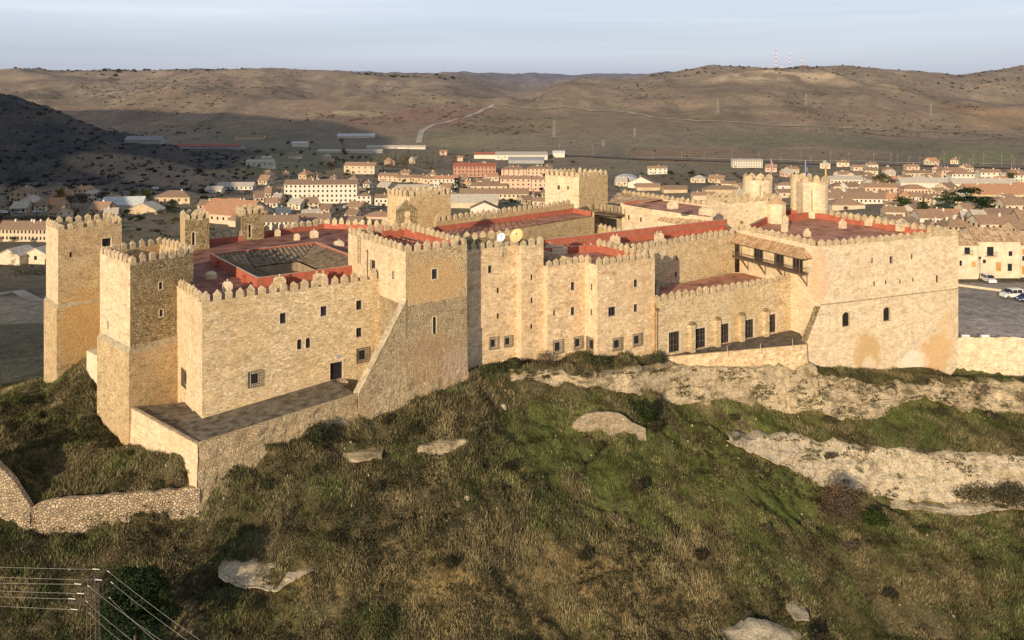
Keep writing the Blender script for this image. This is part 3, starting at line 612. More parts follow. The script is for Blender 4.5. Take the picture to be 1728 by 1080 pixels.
mb=MB(); g_=inset(court,.05)
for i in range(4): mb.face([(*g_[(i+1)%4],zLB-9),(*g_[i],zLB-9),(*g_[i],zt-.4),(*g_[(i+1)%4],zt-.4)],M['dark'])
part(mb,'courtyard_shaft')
# --- keep in the middle of the front
KA=P(684.5,425,23.6); KC=P(788,412.2,23.6); KB=P(587.5,394.6,23.6)
T4=[KA,KC,(KB[0]+KC[0]-KA[0],KB[1]+KC[1]-KA[1]),KB]
t4=block('central_keep',T4,50,75.2,76.4,M['ochre'],mats={3:M['pale'],0:M['ochre']},split=(69.0,M['rough']),
   wins={0:[(733.7,462.3,10,17,'w'),(733.4,550,6,31,'a')],3:[(663.7,464,4,13,'w'),(629,448,9,19,'w')]},mer=(0,1,2,3),indiv=True,label='square keep standing forward in the middle of the front',roof=M['redroof2'],pitch=1.44,mw=.98)
ang=None
u4=unit(KA,KC); n4_=(u4[1],-u4[0])
# battered foot of the keep and its great raking buttress on the left
mb=MB()
for k in range(5):
    pass
E0=add(KA,u4,-16.0); Et=add(KA,u4,-.05); th=1.35
def pb(s,z,o): q=add(KA,u4,s); return (q[0]+n4_[0]*o,q[1]+n4_[1]*o,z)
zt_=zof(508,KA[1]); 
xl=onl(603,KA,KC)*math.dist(KA,KC); zl=zof(667,KA[1]+u4[1]*xl)
mb.face([pb(xl,43,.12),pb(0.0,43,.12),pb(0.0,zt_,.12),pb(xl,zl,.12)],M['rough']); mb.face([pb(0,64,.12),pb(.3,64,.0),pb(.3,zt_+.1,0),pb(0,zt_,.12)],M['rough'])
mb.face([pb(0.02,zt_,.2),pb(0.02,zt_,-th),pb(xl,zl,-th),pb(xl,zl,.2)],M['rake'])
mb.face([pb(0.02,43,-th),pb(xl,43,-th),pb(xl,zl,-th),pb(0.02,zt_,-th)],M['pale'])
part(mb,'raking_buttress')
mb=MB(); L4=math.dist(KA,KC); NS,NZ=40,20; swin=onl(733.4,KA,KC)*L4
def bat(s,k):
    z=64.2-(64.2-50)*k/NZ; o=1.5*(k/NZ)**1.8+(.30*fbm(s*.9,z*.9,3,7)+.10*fbm(s*3,z*3,2,8))*(k>0)*min(1,k/5); return (z,float(max(.14,o)) if k else .14)
mb.face([pb(0,64.2,.14),pb(L4,64.2,.14),pb(L4,64.45,0),pb(0,64.45,0)],M['rough'])
for i in range(NS):
    for k in range(NZ):
        s0=L4*i/NS; s1=L4*(i+1)/NS; mb.face([pb(s,*bat(s,kk)) for s,kk in ((s0,k+1),(s1,k+1),(s1,k),(s0,k))],M['rough'])
for k in range(NZ):
    z0,o0=bat(L4,k+1); z1,o1=bat(L4,k); mb.face([pb(L4,z0,o0),pb(L4,z0,-2),pb(L4,z1,-2),pb(L4,z1,o1)],M['rough'])
for i in range(24):      # the same foot carried on under the raking buttress
    for k in range(NZ):
        s0=xl*(1-i/24); s1=xl*(1-(i+1)/24); q=[]
        for s_,kk in ((s0,k+1),(s1,k+1),(s1,k),(s0,k)):
            z,o=bat(s_,kk); lim=zt_+(zl-zt_)*(s_/xl)-.15; q.append(pb(s_,min(z,lim),max(o*(1-.55*s_/xl),.14)))
        mb.face(q,M['rough'])
part(mb,'battered_foot')
# inner ladder-bond, downpipe, roof ribs of the keep
mb=MB(); uL=unit(KB,KA); LK=math.dist(KA,KB); nL=(uL[1],-uL[0])
def pk_(px,z,o): t=onl(px,KB,KA); q=lerp2(KB,KA,t); return (q[0]+nL[0]*o,q[1]+nL[1]*o,z)
Y_=pk_(607,0,0)[1]
for k in range(13): 
    zz=zof(402+3.4*k,Y_); mb.beam(pk_(604.5,zz,.08),pk_(609,zz,.08),.05,M['iron'])
mb.beam(pk_(604.5,zof(400,Y_),.08),pk_(604.5,zof(446,Y_),.08),.03,M['iron']); mb.beam(pk_(609,zof(400,Y_),.08),pk_(609,zof(446,Y_),.08),.03,M['iron'])
mb.build('ladder',t4)
mb=MB(); Y_=pk_(621,0,0)[1]; mb.beam(pk_(621,zof(421,Y_),.14),pk_(621,zof(472,Y_),.14),.09,M['rust']); mb.beam(pk_(619,zof(424,Y_),.14),pk_(621.5,zof(424,Y_),.14),.12,M['rust']); mb.build('downpipe',t4)
mb=MB()
for k in range(7):
    t=.10+.8*k/6; A_=lerp2(KA,KC,t); D_=add(A_,unit(KA,KB),math.dist(KA,KB)-1.2); A_=add(A_,unit(KA,KB),1.2)
    mb.beam((*A_,75.35),(*D_,75.35),.12,M['redroof'])
mb.build('roof_rib',t4)
# gabled belfry at the back corner of the keep
bc=P(686,372,23.6); mb=MB(); u_=unit(KB,T4[2])
mb.box((bc[0],bc[1],75.4),(3.4,1.1,2.9),M['grey'],ax=(.94,.34)); 
c_=(bc[0],bc[1]); ax=(.94,.34)
def q_(a,b,z): return (c_[0]+ax[0]*a-ax[1]*b,c_[1]+ax[1]*a+ax[0]*b,z)
mb.face([q_(-1.7,-.55,78.3),q_(1.7,-.55,78.3),q_(0,-.55,79.9)],M['grey']); mb.face([q_(1.7,.55,78.3),q_(-1.7,.55,78.3),q_(0,.55,79.9)],M['grey'])
mb.face([q_(-1.7,-.55,78.3),q_(0,-.55,79.9),q_(0,.55,79.9),q_(-1.7,.55,78.3)],M['ledge']); mb.face([q_(0,-.55,79.9),q_(1.7,-.55,78.3),q_(1.7,.55,78.3),q_(0,.55,79.9)],M['ledge'])
mb.box((c_[0]+ax[1]*.57,c_[1]-ax[0]*.57,76.0),(.9,.06,2.0),M['pink'],ax=ax); part(mb,'gabled_belfry')
# --- stepped centre blocks
def facet(A,px,u):   # go along u from A until column px is reached
    k=(px-CX)/F; t=(k*A[1]-A[0])/(u[0]-k*u[1]); return add(A,u,t)
u7=(.853,.522)
B7=PY(1008,136.8); B7r=facet(B7,1105,u7); B6r=facet(B7,987,e2); B6l=facet(B6r,924,u7); q1=facet(B6l,917,e2); B5br=facet(q1,917,u7); q2=facet(q1,880,u7); q3=facet(q2,871.5,e2); q4=facet(q3,788,u7)
q0=add(q4,u7,-2.0)
zs7=CAMZ-27.2-1.02+1.02-1.0
zs7=zof(447.5,B7[1]); zs5=zof(421,q4[1]+1)
W9b=add(B7r,e2,13.9)
b7=block('projecting_block',[B7,B7r,W9b,add(B6r,e2,13.9),B6r],44,zs7-1.2,zs7,M['pink'],mats={1:M['grey'],4:M['pale']},
  wins={0:[(1072.9,477.8,7,13,'w'),(1072.9,519.6,7,13,'w'),(1032.9,525.6,13,16,'w'),(1041.8,580.4,16,20,'g'),(1075.6,573.3,15,20,'g')],4:[(998,484.4,2.5,11,'s'),(998,527,2.5,11,'s'),(996.6,581,11,22,'g')]},
  mer=(0,1,4),open_edges=(),label='stepped block with a red inner parapet, right of the dish antennas',pitch=1.40,mw=.93)
b6=block('recessed_block',[B6l,B6r,add(B6r,e2,13),add(B6l,e2,13)],44,zs7-1.2,zs7,M['pink'],mats={3:M['pale']},
  wins={0:[(966.7,482.7,7,14,'w'),(966.7,524.9,7,14,'w'),(935.3,527.8,3,9,'s'),(941.8,584.9,16,22,'g'),(975.6,578.2,14,20,'g')]},mer=(0,),open_edges=(1,2),roof=M['redroof2'],pitch=1.34,mw=.92)
d5=add(q4,e2,9.5)
b5=block('tall_block',[q0,q3,q2,q1,add(q1,e2,9.2),add(q0,e2,10.2)],44,zs5-1.3,zs5,M['pink'],mats={1:M['pale'],3:M['pale']},
  wins={0:[(827,454.4,7,13,'w'),(840.4,490.4,3.5,9,'s'),(840.4,533.3,3.5,9,'s'),(833.3,579,14,19,'g'),(857.8,575.6,13,17,'g')],2:[(897.3,467.8,3.5,9,'s'),(897.3,507,3.5,9,'s'),(896.9,550.7,3.5,9,'s')]},
  mer=(0,2,4),label='tall narrow block carrying the dish antennas',roof=M['terrace'],inner=M['grey'],pitch=1.38,mw=.92)
# long wall behind with its red roof, up to the right-hand block
RA=P(1384,416.4,28.5); RR=P(1617,395.6,28.5); RL=P(1248,386.5,28.5); RBK=P(1402,362,28.5)
W9L=add(B7r,e2,13.9); W9a=PY(1030,W9L[1]-2); W9r=P(1240,395,29.4)
W9a=lerp2(W9r,PY(1110,157.5),1.45); 
RB1=P(1226.4,370.7,28.6); RB0=P(919.7,405.4,28.6)
zw=CAMZ-29.4
w9=block('middle_wing',[W9a,W9r,RB1,RB0,add(RB0,e1,-2.5)][0:4],50,zw-1.2,zw,M['main'],wins={0:[(1142.8,434.5,4,9,'w'),(1140.7,463,4,9,'w')]},mer=(0,),open_edges=(3,),label='wing behind the terrace with a long red parapet',pitch=1.5,mw=1.0,th=.55)
# its far red parapet rises as a long band
mb=MB(); uu=unit(RB0,RB1); nn=(-uu[1],uu[0]); L=math.dist(RB0,RB1)
A=add(RB0,uu,-6); B=RB1
for (s,o0,o1,m_) in ((0,0,.45,None),):
    a0,b0=A,B; a1,b1=add(A,nn,.45),add(B,nn,.45)
    mb.face([(*a0,zw-1.25),(*b0,zw-1.25),(*b0,71.5),(*a0,71.5)],M['redwall']); mb.face([(*a0,71.5),(*b0,71.5),(*b1,71.5),(*a1,71.5)],M['trim']); mb.face([(*b1,50),(*a1,50),(*a1,71.5),(*b1,71.5)],M['main'])
part(mb,'long_red_parapet')
# --- centre roof between blocks (fills behind the tall block)
mb=MB(); pts=[add(B6l,e2,9),add(W9a,e1,4),RB1,add(RB0,e1,-6),add(q0,e2,9.5)]; mb.face([(*p,zw-1.23) for p in pts],M['redroof2']); part(mb,'lead_roof')
# --- low terrace wing with the five garden doors
TL=add(B7r,e2,.9); TLx=facet(B7r,1107,(-e2[0],-e2[1])) ; 
C8=PY(1106,141.9); u8=(.857,.515); C8r=facet(C8,1346,u8)
zs8=zof(508,PY(1118,142.6)[1])
dl=[(1138,577,19,35,'c'),(1182.5,570.5,18,34,'c'),(1223,562.5,16,33,'c'),(1264,555,17,32,'c'),(1302,546,16,31,'c')]
W9m=lerp2(W9a,W9r,.0)
P8=[C8,C8r,add(C8r,e2,12.5),lerp2(W9a,W9r,.985),lerp2(W9a,W9r,.30)]
w8=block('terrace_wing',P8,50,zs8-1.15,zs8,M['main'],wins={0:dl},mer=(0,),open_edges=(1,2,3),roof=M['redroof'],label='low wing with five glazed garden doors between buttresses',pitch=1.5,mw=1.05,th=.55)
for (px,pt,pbm) in ((1165,540,597),(1208,532,590),(1249,524,582),(1290,517,573)):   # small buttresses between the doors
    t=onl(px,C8,C8r); q=lerp2(C8,C8r,t); n8=(u8[1],-u8[0]); Y=q[1]; z1=zof(pt+4,Y); mb=MB()
    mb.box((q[0]+n8[0]*.35,q[1]+n8[1]*.35,53),(.95,.72,z1-53-.35),M['main'],ax=u8)
    mb.box((q[0]+n8[0]*.35,q[1]+n8[1]*.35,z1-.35),(.95,.72,.5),M['grey'],ax=u8,taper=.6); mb.build('buttress',w8)
mb=MB(); t=onl(1107,C8,C8r); q=facet(C8,1107.5,u8); mb.beam((q[0]+.1,q[1]-.25,zof(522,q[1])),(q[0]+.1,q[1]-.25,zof(600,q[1])),.09,M['rust']); mb.box((q[0]+.1,q[1]-.25,zof(524,q[1])),(.4,.3,.4),M['rust']); mb.build('downpipe',w8)
# --- great right-hand block
RM=[RA,RR,RBK,P(1320,352,28.5),RL]
rb=block('east_block',RM,43,CAMZ-29.7,CAMZ-28.5,M['fresh'],mats={4:M['fresh']},
  wins={0:[(1472,439.4,2,9,'s'),(1538.9,433,2,9,'s'),(1503.9,438.3,6,12,'w'),(1475.5,478.8,2,8,'s'),(1495,476.4,2,7,'s'),(1519,474.8,2,7,'s'),(1541,472.3,2,7,'s'),(1581.5,470.4,5,12,'w'),(1427.7,538.7,13,24,'a'),(1496.4,530,12,23,'a')]},
  mer=(0,1,4),label='broad square block at the right end with a red flat roof',pitch=1.62,mw=1.16,th=.6)
mbp=MB(); uF_=unit(RA,RR); nF_=(uF_[1],-uF_[0]); c_=lerp2(RA,RR,.5); mbp.box((c_[0]+nF_[0]*.03,c_[1]+nF_[1]*.03,zof(515.5,RA[1])),(math.dist(RA,RR),.3,.16),M['ledge'],ax=uF_); mbp.build('string_course',rb)
# raking buttress at its left corner
mb=MB(); uR=unit(RA,RL); nR=(-uR[1],uR[0]) ; uF=unit(RA,RR); nF=(uF[1],-uF[0])
zt_=zof(517,RA[1]); A2=add(RA,uF,-4.0); 
def pf(s,z,o): q=add(RA,uF,s); return (q[0]+nF[0]*o,q[1]+nF[1]*o,z)
zl2=zof(601,RA[1])
mb.face([pf(-4.3,43,.1),pf(.0,43,.1),pf(0,zt_,.1),pf(-4.3,zl2,.1)],M['fresh']); mb.face([pf(0,zt_,.1),pf(0,zt_,-1.3),pf(-4.3,zl2,-1.3),pf(-4.3,zl2,.1)],M['grey']); mb.face([pf(0,43,-1.3),pf(-4.3,43,-1.3),pf(-4.3,zl2,-1.3),pf(0,zt_,-1.3)],M['fresh'])
part(mb,'raking_buttress')
# timber gallery hung on the left face of the block
def pg(px,z,o): t=onl(px,RL,RA); q=lerp2(RL,RA,t); u=unit(RL,RA); n=(u[1],-u[0]); return Vector((q[0]+n[0]*o,q[1]+n[1]*o,z))
def Yg(px): return lerp2(RL,RA,onl(px,RL,RA))[1]
uG=unit(RL,RA); nG=(uG[1],-uG[0]); LG=math.dist(RL,RA)
s0=-.6; s1=onl(1369,RL,RA)*LG-.6
def g(s,o,z): q=add(RL,uG,s); return (q[0]+nG[0]*o,q[1]+nG[1]*o,z)
zfl=zof(464,Yg(1372)+.0)+1.25; zfl=66.5; W=1.9
gal=MB(); gal.box(((g(s0,W/2,0)[0]+g(s1,W/2,0)[0])/2,(g(s0,W/2,0)[1]+g(s1,W/2,0)[1])/2,zfl-.22),(s1-s0,W,.22),M['wood'],ax=uG)
gal=part(gal,'timber_gallery')
rl=MB(); n_=int((s1-s0)/.24)
for k in range(n_+1): s=s0+(s1-s0)*k/n_; rl.beam(g(s,W-.06,zfl),g(s,W-.06,zfl+.95),.04,M['wood'])
rl.beam(g(s0,W-.06,zfl+.97),g(s1,W-.06,zfl+.97),.07,M['wood']); rl.beam(g(s0,W-.06,zfl+.12),g(s1,W-.06,zfl+.12),.06,M['wood'])
for s in (s0,s1):
    rl.beam(g(s,W-.06,zfl+.97),g(s,.05,zfl+.97),.05,M['iron'])
    for k in range(5): rl.beam(g(s,.1+k*.33,zfl),g(s,.1+k*.33,zfl+.95),.022,M['iron'])
rl.build('railing',gal)
for s in (s1-.35,s1*.655,s1*.34,s0+2.6):
    mbp=MB(); mbp.beam(g(s,W-.12,zfl),g(s,W-.12,zfl+2.75),.14,M['wood']); mbp.build('post',gal)
for s in (s1-.3,s1*.68,s1*.40,s1*.14):
    mbp=MB(); mbp.beam(g(s,W-.05,zfl-.25),g(s,.0,zfl-2.3),.16,M['wood']); mbp.beam(g(s,W+.1,zfl-.3),g(s,0,zfl-.3),.15,M['wood']); mbp.beam(g(s,.1,zfl-.3),g(s,.1,zfl-2.4),.13,M['wood']); mbp.build('brace',gal)
for s in (s1*.86,s1*.60,s1*.30):
    mbp=MB(); c=g(s,.05,0); mbp.box((c[0],c[1],zfl),(2.3,.12,2.3),M['glass'],ax=uG)
    for d_ in (-1.1,-.37,.37,1.1): c=g(s+d_,.14,0); mbp.box((c[0],c[1],zfl),(.10,.08,2.3),M['wood'],ax=uG)
    mbp.build('glazed_door',gal)
ro=MB(); zr0=zfl+4.15; zr1=zfl+2.75; So=s0-.7; Se=s1+.9; Wo=W+.55
ro.face([g(So+.0,Wo,zr1),g(Se,Wo,zr1),g(Se-1.9,.02,zr0),g(So,.02,zr0)],M['tileA'],uv=[(0,0),(Se-So,0),(Se-So-1.9,2.5),(0,2.5)])
ro.face([g(Se,Wo,zr1),g(Se,.02,zr1),g(Se-1.9,.02,zr0)],M['tileA'],uv=[(0,0),(Wo,0),(Wo,2.5)])
ro.face([g(Se,Wo,zr1-.08),g(So,Wo,zr1-.08),g(So,.02,zr1-.08),g(Se,.02,zr1-.08)],M['wood'])
ro.face([g(So,Wo,zr1-.08),g(Se,Wo,zr1-.08),g(Se,Wo,zr1),g(So,Wo,zr1)],M['wood'])
nt_=int((Se-So)/.42)
for k in range(nt_+1):
    s=So+(Se-So)*k/nt_; tt=min(1,(Se-s)/1.9); ro.beam(g(s,Wo,zr1+.03),g(s,Wo+(.02-Wo)*tt,zr1+(zr0-zr1)*tt+.03),.085,M['tileA'],n=5)
ro.build('tiled_roof',gal)
# --- raised gate block and the two gate turrets
MK=P(1228,372,28.8); mk=[MK,P(1290,371,28.6),P(1318,360,28.6),(60.5,196),(48.5,193)]
m1=block('gate_block',[P(1228,372,28.8),P(1320,367,28.8),add(P(1320,367,28.8),(-.35,.93),8),add(P(1228,372,28.8),(-.35,.93),8)],55,73.6,74.8,M['fresh'],mer=(0,1,2,3),roof=M['terrace'],inner=M['main'],pitch=1.7,mw=1.1,label='raised block with merlons behind the right-hand roof')
mb=MB(); c=P(1310,362,28.0); mb.lathe((c[0],c[1],68),[(2.0,0),(2.0,6.4)],M['fresh'],10); mb.lathe((c[0],c[1],74.4),[(2.25,0),(.05,1.1)],M['tileA'],8); part(mb,'stair_turret')
def turret(px,pyb,h,rad,ztop,label,lean=0):
    c=P(px,pyb,h); mb=MB(); nseg=18
    prof_=[(rad*1.03,0),(rad*1.0,ztop-60-3),(rad*1.02,ztop-60-1.2),(rad,ztop-60-1.1)]
    mb.lathe((c[0],c[1]+rad,60),prof_,M['fresh'],nseg); o=part(mb,'round_turret'); o['label']=label
    for k in range(9):
        a=2*math.pi*(k+.5)/9; put_merlon(c[0]+math.cos(a)*(rad-.3),c[1]+rad+math.sin(a)*(rad-.3),ztop-1.1,a+math.pi/2,1.5,.5,o,False,1.0)
    return o,c
tt,c=turret(1285.5,366,29.5,3.15,79.4,'rounded turret with a pale flag')
mb=MB(); mb.beam((c[0]-.4,c[1]-.12,zof(312,c[1])),(c[0]-.4,c[1]-.12,zof(340,c[1])),.10,M['rust']); mb.build('downpipe',tt)
tt,c=turret(1382,362,28.8,2.9,79.0,'rounded right half of the double turret')
tt2,c2=turret(1358,358,28.8,2.3,79.3,'narrower left half of the double turret')
mb=MB(); mb.beam(((c[0]+c2[0])/2-.6,c[1]-.1,zof(321,c[1])),((c[0]+c2[0])/2-.6,c[1]-.1,zof(357,c[1])),.10,M['rust']); mb.build('downpipe',tt)
mb=MB(); cx_,cy_=(c[0]+c2[0])/2-.3,c[1]+2.4; mb.box((cx_,cy_,62),(4.4,3.6,78.0-62),M['fresh'],ax=(1,.1)); part(mb,'turret_link')
mb=MB(); A=P(1320,369.5,29.0); B=P(1374,361,29.0); u=unit(A,B); mb.box(((A[0]+B[0])/2,(A[1]+B[1])/2,70),(math.dist(A,B),.5,1.6),M['redwall'],ax=u); part(mb,'red_cross_wall')
# --- rear gallery roof, its wall and the two far keeps
zg=CAMZ-28.3
ga=P(770,393.2,28.3); gb=P(1003,356.8,28.3); ug=unit(ga,gb); gc=P(967,343,27.3); gd=P(775,367.6,27.3)
ga=add(ga,ug,-9); gd=add(gd,unit(gd,gc),-6)
gl=block('gallery_wing',[ga,gb,gc,gd],50,zg-1.0,zg,M['ochre'],mer=(),open_edges=(0,),label='rear wing with a long brown roof and lit stone front',inner=M['redwall'])
A,B=gd,gc; u=unit(A,B); L=math.dist(A,B); mb=MB(); m0=((A[0]+B[0])/2,(A[1]+B[1])/2); mb.box((*m0,zg-1),(L,.6,1.9),M['ochre'],ax=u); mb.build('parapet_wall',gl)
k=int(L/1.42)
for q in range(k): put_merlon(*add(A,u,1.42*(q+.5)),zg+.9,math.atan2(u[1],u[0]),.9,.5,gl,False)
a=P(692,332.5,22.5); rr=P(760.7,327.5,22.5); ll=P(653.5,327,22.5)
block('rear_keep',[a,rr,(rr[0]+ll[0]-a[0],rr[1]+ll[1]-a[1]),ll],55,76.2,77.5,M['ochre'],mats={3:M['main']},mer=(0,1,2,3),roof=M['terrace'],inner=M['ochre'],label='square keep behind the middle, left of the long brown roof',pitch=1.3,mw=.85,mh=1.15)
a=P(977,299,22.6); rr=P(1025.5,294.5,22.6); ll=P(920,295,22.6)
block('far_keep',[a,rr,(rr[0]+ll[0]-a[0],rr[1]+ll[1]-a[1]),ll],50,76.2,77.4,M['ochre'],mats={3:M['fresh']},wins={3:[(942.8,316.3,4,7,'w'),(958.6,317,3,5,'w')]},mer=(0,1,2,3),roof=M['terrace'],inner=M['ochre'],label='square keep farthest back, left of the wooden balcony',pitch=1.45,mw=.95,mh=1.1)
# east rear range
r0=P(1225,367,28.5); r1=P(1109.5,349,28.5); r2=P(1100,350,28.5); r3=P(1047,341,28.5); r4=P(1135,333.5,28.5); r5=P(1232,353.5,28.5)
block('rear_range',[r3,r2,r0,r5,r4],50,71.1,71.5,M['fresh'],mats={1:M['fresh']},wins={0:[(1060.9,366.8,3,8,'s'),(1081.3,370.7,3,8,'s')]},open_edges=(0,1),mer=(),roof=M['redroof'],label='rear range with pale walls and a red edged roof')
mb=MB(); A=P(1022,322,28.6); B=P(1236,353,28.6); u=unit(A,B); mb.box(((A[0]+B[0])/2,(A[1]+B[1])/2,50),(math.dist(A,B),.7,21.4),M['fresh'],ax=u); o=part(mb,'rear_curtain_wall')
k=int(math.dist(A,B)/1.6)
for q in range(k): put_merlon(*add(A,u,1.6*(q+.5)),71.4,math.atan2(u[1],u[0]),1.15,.55,o,False,.95)
mb=MB(); A=P(1030,322.5,27.9); B=P(1118,336,28.3); w_=math.dist(A,B)   # lean-to roof over the rear balcony
A2=P(1005,338,29.2); B2=P(1062,347,29.2)
mb.face([(*A2,70.8),(*B2,70.8),(*B,71.7),(*A,72.1)],M['tileA'],uv=[(0,0),(w_,0),(w_,6),(0,6)])
A3=P(1001,337,28.6); mb.face([(*A3,70.6),(*A2,70.8),(*A,72.1)],M['tileA'],uv=[(0,0),(4,0),(4,6)]); part(mb,'lean_to_roof')
mb=MB(); A=P(999,358,31.0); B=P(1048,364,31.0); u=unit(A,B)
mb.box(((A[0]+B[0])/2,(A[1]+B[1])/2+1.5,68.6),(math.dist(A,B),3,.3),M['wood'],ax=u)
for k in range(5): q=lerp2(A,B,k/4); mb.beam((*q,68.8),(*q,71.0),.16,M['wood'])
for k in range(30): q=lerp2(A,B,k/29); mb.beam((*q,68.9),(*q,69.7),.03,M['wood'])
mb.beam((*A,69.75),(*B,69.75),.08,M['wood']); mb.box(((A[0]+B[0])/2-.5,(A[1]+B[1])/2+5,50),(math.dist(A,B)+3,.3,20.6),M['shade'],ax=u); part(mb,'rear_balcony')
mb=MB(); A=P(1003,383,32.2); B=P(1055,393,32.2); u=unit(A,B); mb.box(((A[0]+B[0])/2,(A[1]+B[1])/2,50),(math.dist(A,B),.6,17.6),M['ochre'],ax=u); mb.face([(*A,66.6),(*B,66.6),(*add(B,e2,14),66.6),(*add(A,e2,14),66.6)],M['redroof']); o=part(mb,'inner_court_wall')
for q in range(int(math.dist(A,B)/1.4)): put_merlon(*add(A,u,1.4*(q+.5)),67.6,math.atan2(u[1],u[0]),.9,.5,o,False)
mb=MB(); A=lerp2(r1,r0,.12); B=lerp2(r1,r0,.95); n=(-.78,-.62); w_=math.dist(A,B)
mb.face([(*add(A,n,2.6),69.0),(*add(B,n,2.6),69.0),(*add(B,n,.05),70.6),(*add(A,n,.05),70.6)],M['tileA'],uv=[(0,0),(w_,0),(w_,3),(0,3)])
mb.box(((A[0]+B[0])/2+n[0]*2.2,(A[1]+B[1])/2+n[1]*2.2,60),(w_,.3,8.9),M['plaster'],ax=unit(A,B)); part(mb,'lean_to_range')
for px,py in ((1116,372),(1137,374)):
    pass
# seams and laps of the roof coverings
def seams(name,A,B,C,D,z,n,parent,m='redroof2',w=.10):
    mb=MB()
    for k in range(1,n):
        t=k/n; p=lerp2(A,B,t); q=lerp2(D,C,t); u=unit(p,q); L=math.dist(p,q); mb.box(((p[0]+q[0])/2,(p[1]+q[1])/2,z+.004),(L,w,.05),M[m],ax=u,bottom=False)
    mb.build(name,parent)
ri=inset(RM,.7); seams('roof_seam',ri[1],ri[2],ri[3],ri[4] if False else ri[0],CAMZ-29.7,5,rb)
gi=inset([ga,gb,gc,gd],.7); seams('roof_seam',gi[0],gi[1],gi[2],gi[3],zg-1.0,26,gl,w=.14)
wi=inset([W9a,W9r,RB1,RB0],.8); seams('roof_seam',wi[0],wi[1],wi[2],wi[3],zw-1.2,9,w9)
# --- small wall turrets over the left wing
def wturret(px0,px1,pyb,pyt,label):
    Yb=F*29.6/(pyb-CY); x0,x1=(px0-CX)/F*Yb,(px1-CX)/F*Yb; w=(x1-x0); c=((x0+x1)/2,Yb+w*.55); zt=zof(pyt+9,Yb); mb=MB()
    u=(.85,.53); W_=w*.78
    poly=quad((c[0]-u[0]*W_/2+u[1]*W_/2,c[1]-u[1]*W_/2-u[0]*W_/2),u,W_,(-u[1],u[0]),W_)
    o=block('wall_turret',poly,60,zt-1.2,zt,M['grey'],mats={3:M['ochre']},mer=(0,1,2,3),roof=M['terrace'],inner=M['grey'],pitch=1.25,mw=.8,mh=1.1,label=label,wins={0:[((px0+px1)/2+8,(pyb+pyt)/2+10,5,22,'d')]})
    return o
wturret(293,344,424,362,'small turret on the left wing nearest the corner towers')
wturret(389,438,407,353,'small turret on the left wing beside the cloister')
# --- chimneys and vents on the roofs
def chimney(px,pyb,h,w,d,ht,pots=2,mat='fresh',white=False):
    x,y=P(px,pyb,h); mb=MB(); z=CAMZ-h; m_=M['white'] if white else M[mat]; w*=.85; d*=.85; ht*=.8
    mb.box((x,y,z),(w,d,ht),m_,ax=(.9,.4)); mb.box((x,y,z+ht),(w*.95,d*.95,.3),m_,ax=(.9,.4),taper=.55)
    for k in range(pots):
        o=(k-(pots-1)/2)*w*.5/max(1,pots-1) if pots>1 else 0
        mb.lathe((x+o*.9,y+o*.4,z+ht+.2),[(.12,0),(.09,.2),(.15,.3),(.04,.45)],M['trim'],6)
    o=part(mb,'chimney'); return o
for a in [(1362,399,29.7,1.4,1.0,1.1,4),(1324,391,29.7,1.2,1.0,1.6,1),(1326,387,29.7,.9,.8,2.9,1),(1422,385,29.7,1.5,1.1,1.5,3),(1466,381,29.4,1.5,1.1,1.5,0),(1519,390,29.4,1.7,1.1,1.5,0),
   (1135,352,26.0,2.2,1.5,1.3,2),(1191,362,26.0,2.8,1.5,1.4,3),(1112,410,30.4,1.8,1.1,2.0,2),(1038,417,30.4,1.8,1.2,2.2,2),(997,431,30.4,1.5,1.1,1.9,1),(986,432,30.4,1.0,1.1,1.7,1),(958,415,30.4,1.8,1.4,1.2,2),(1245,384,29.7,1.0,.8,1.8,0,'pink'),
   (472,484,29.6,1.9,1.3,1.5,1,'main'),(540,478,29.6,2.2,1.4,1.5,2,'main'),(384,493,29.6,1.5,1.2,1.5,1),(501,405,29.6,1.2,1,1.1,0),(530,401,29.6,1.7,1.2,1.3,1),(572,415,29.6,1.9,1.4,.8,1),(468,398,29.6,1.3,1,1.2,0),(356,470,29.6,1.8,1.6,.9,0)]: chimney(*a)
# pale hut with a little tiled cap on the middle roof
x,y=P(941,436,30.6); mb=MB(); mb.box((x,y,69.2),(2.8,2.2,2.2),M['plaster'],ax=(.9,.3)); mb.face([(x-2.4,y-.2,71.0),(x-.9,y-1.2,71.0),(x-1.4,y+.2,72.3)],M['tileA']); mb.face([(x-.9,y-1.2,71.0),(x+.2,y+.4,71.0),(x-1.4,y+.2,72.3)],M['tileA']); part(mb,'roof_hut')
# --- terrace in front of the left wing and its retaining wall
zt0=56.4
ter=[PY(333,106.7),facet(KA,603,(-u4[0],-u4[1])),add(facet(KA,603,(-u4[0],-u4[1])),e2,9),add(T2[1],e2,0),T2[0]]
TA=ter[0]; TB=ter[1]; zTA=zof(751,TA[1]); zTB=zof(667,TB[1])
mb=MB(); zz=[zTA,zTB,zTB+.1,zTA+.1,zof(690,T2[0][1])]
cen=(-38,116,(zTA+zTB)/2-.1)
mb.face([(*ter[0],zz[0]),(*ter[1],zz[1]),(*add(ter[1],e2,8.5),zz[1]),(*add(ter[0],unit(TA,T2[0]),11.5),zz[0]-.05)],M['terrace'])
mb.face([(*ter[0],zz[0]-.02),(*add(ter[0],e1,9),zz[0]+.1),(*add(add(ter[0],e1,9),e2,14),zz[0]+.1),(*T2[0],zz[4]),],M['terrace'])
to=part(mb,'terrace_floor')
mb=MB()
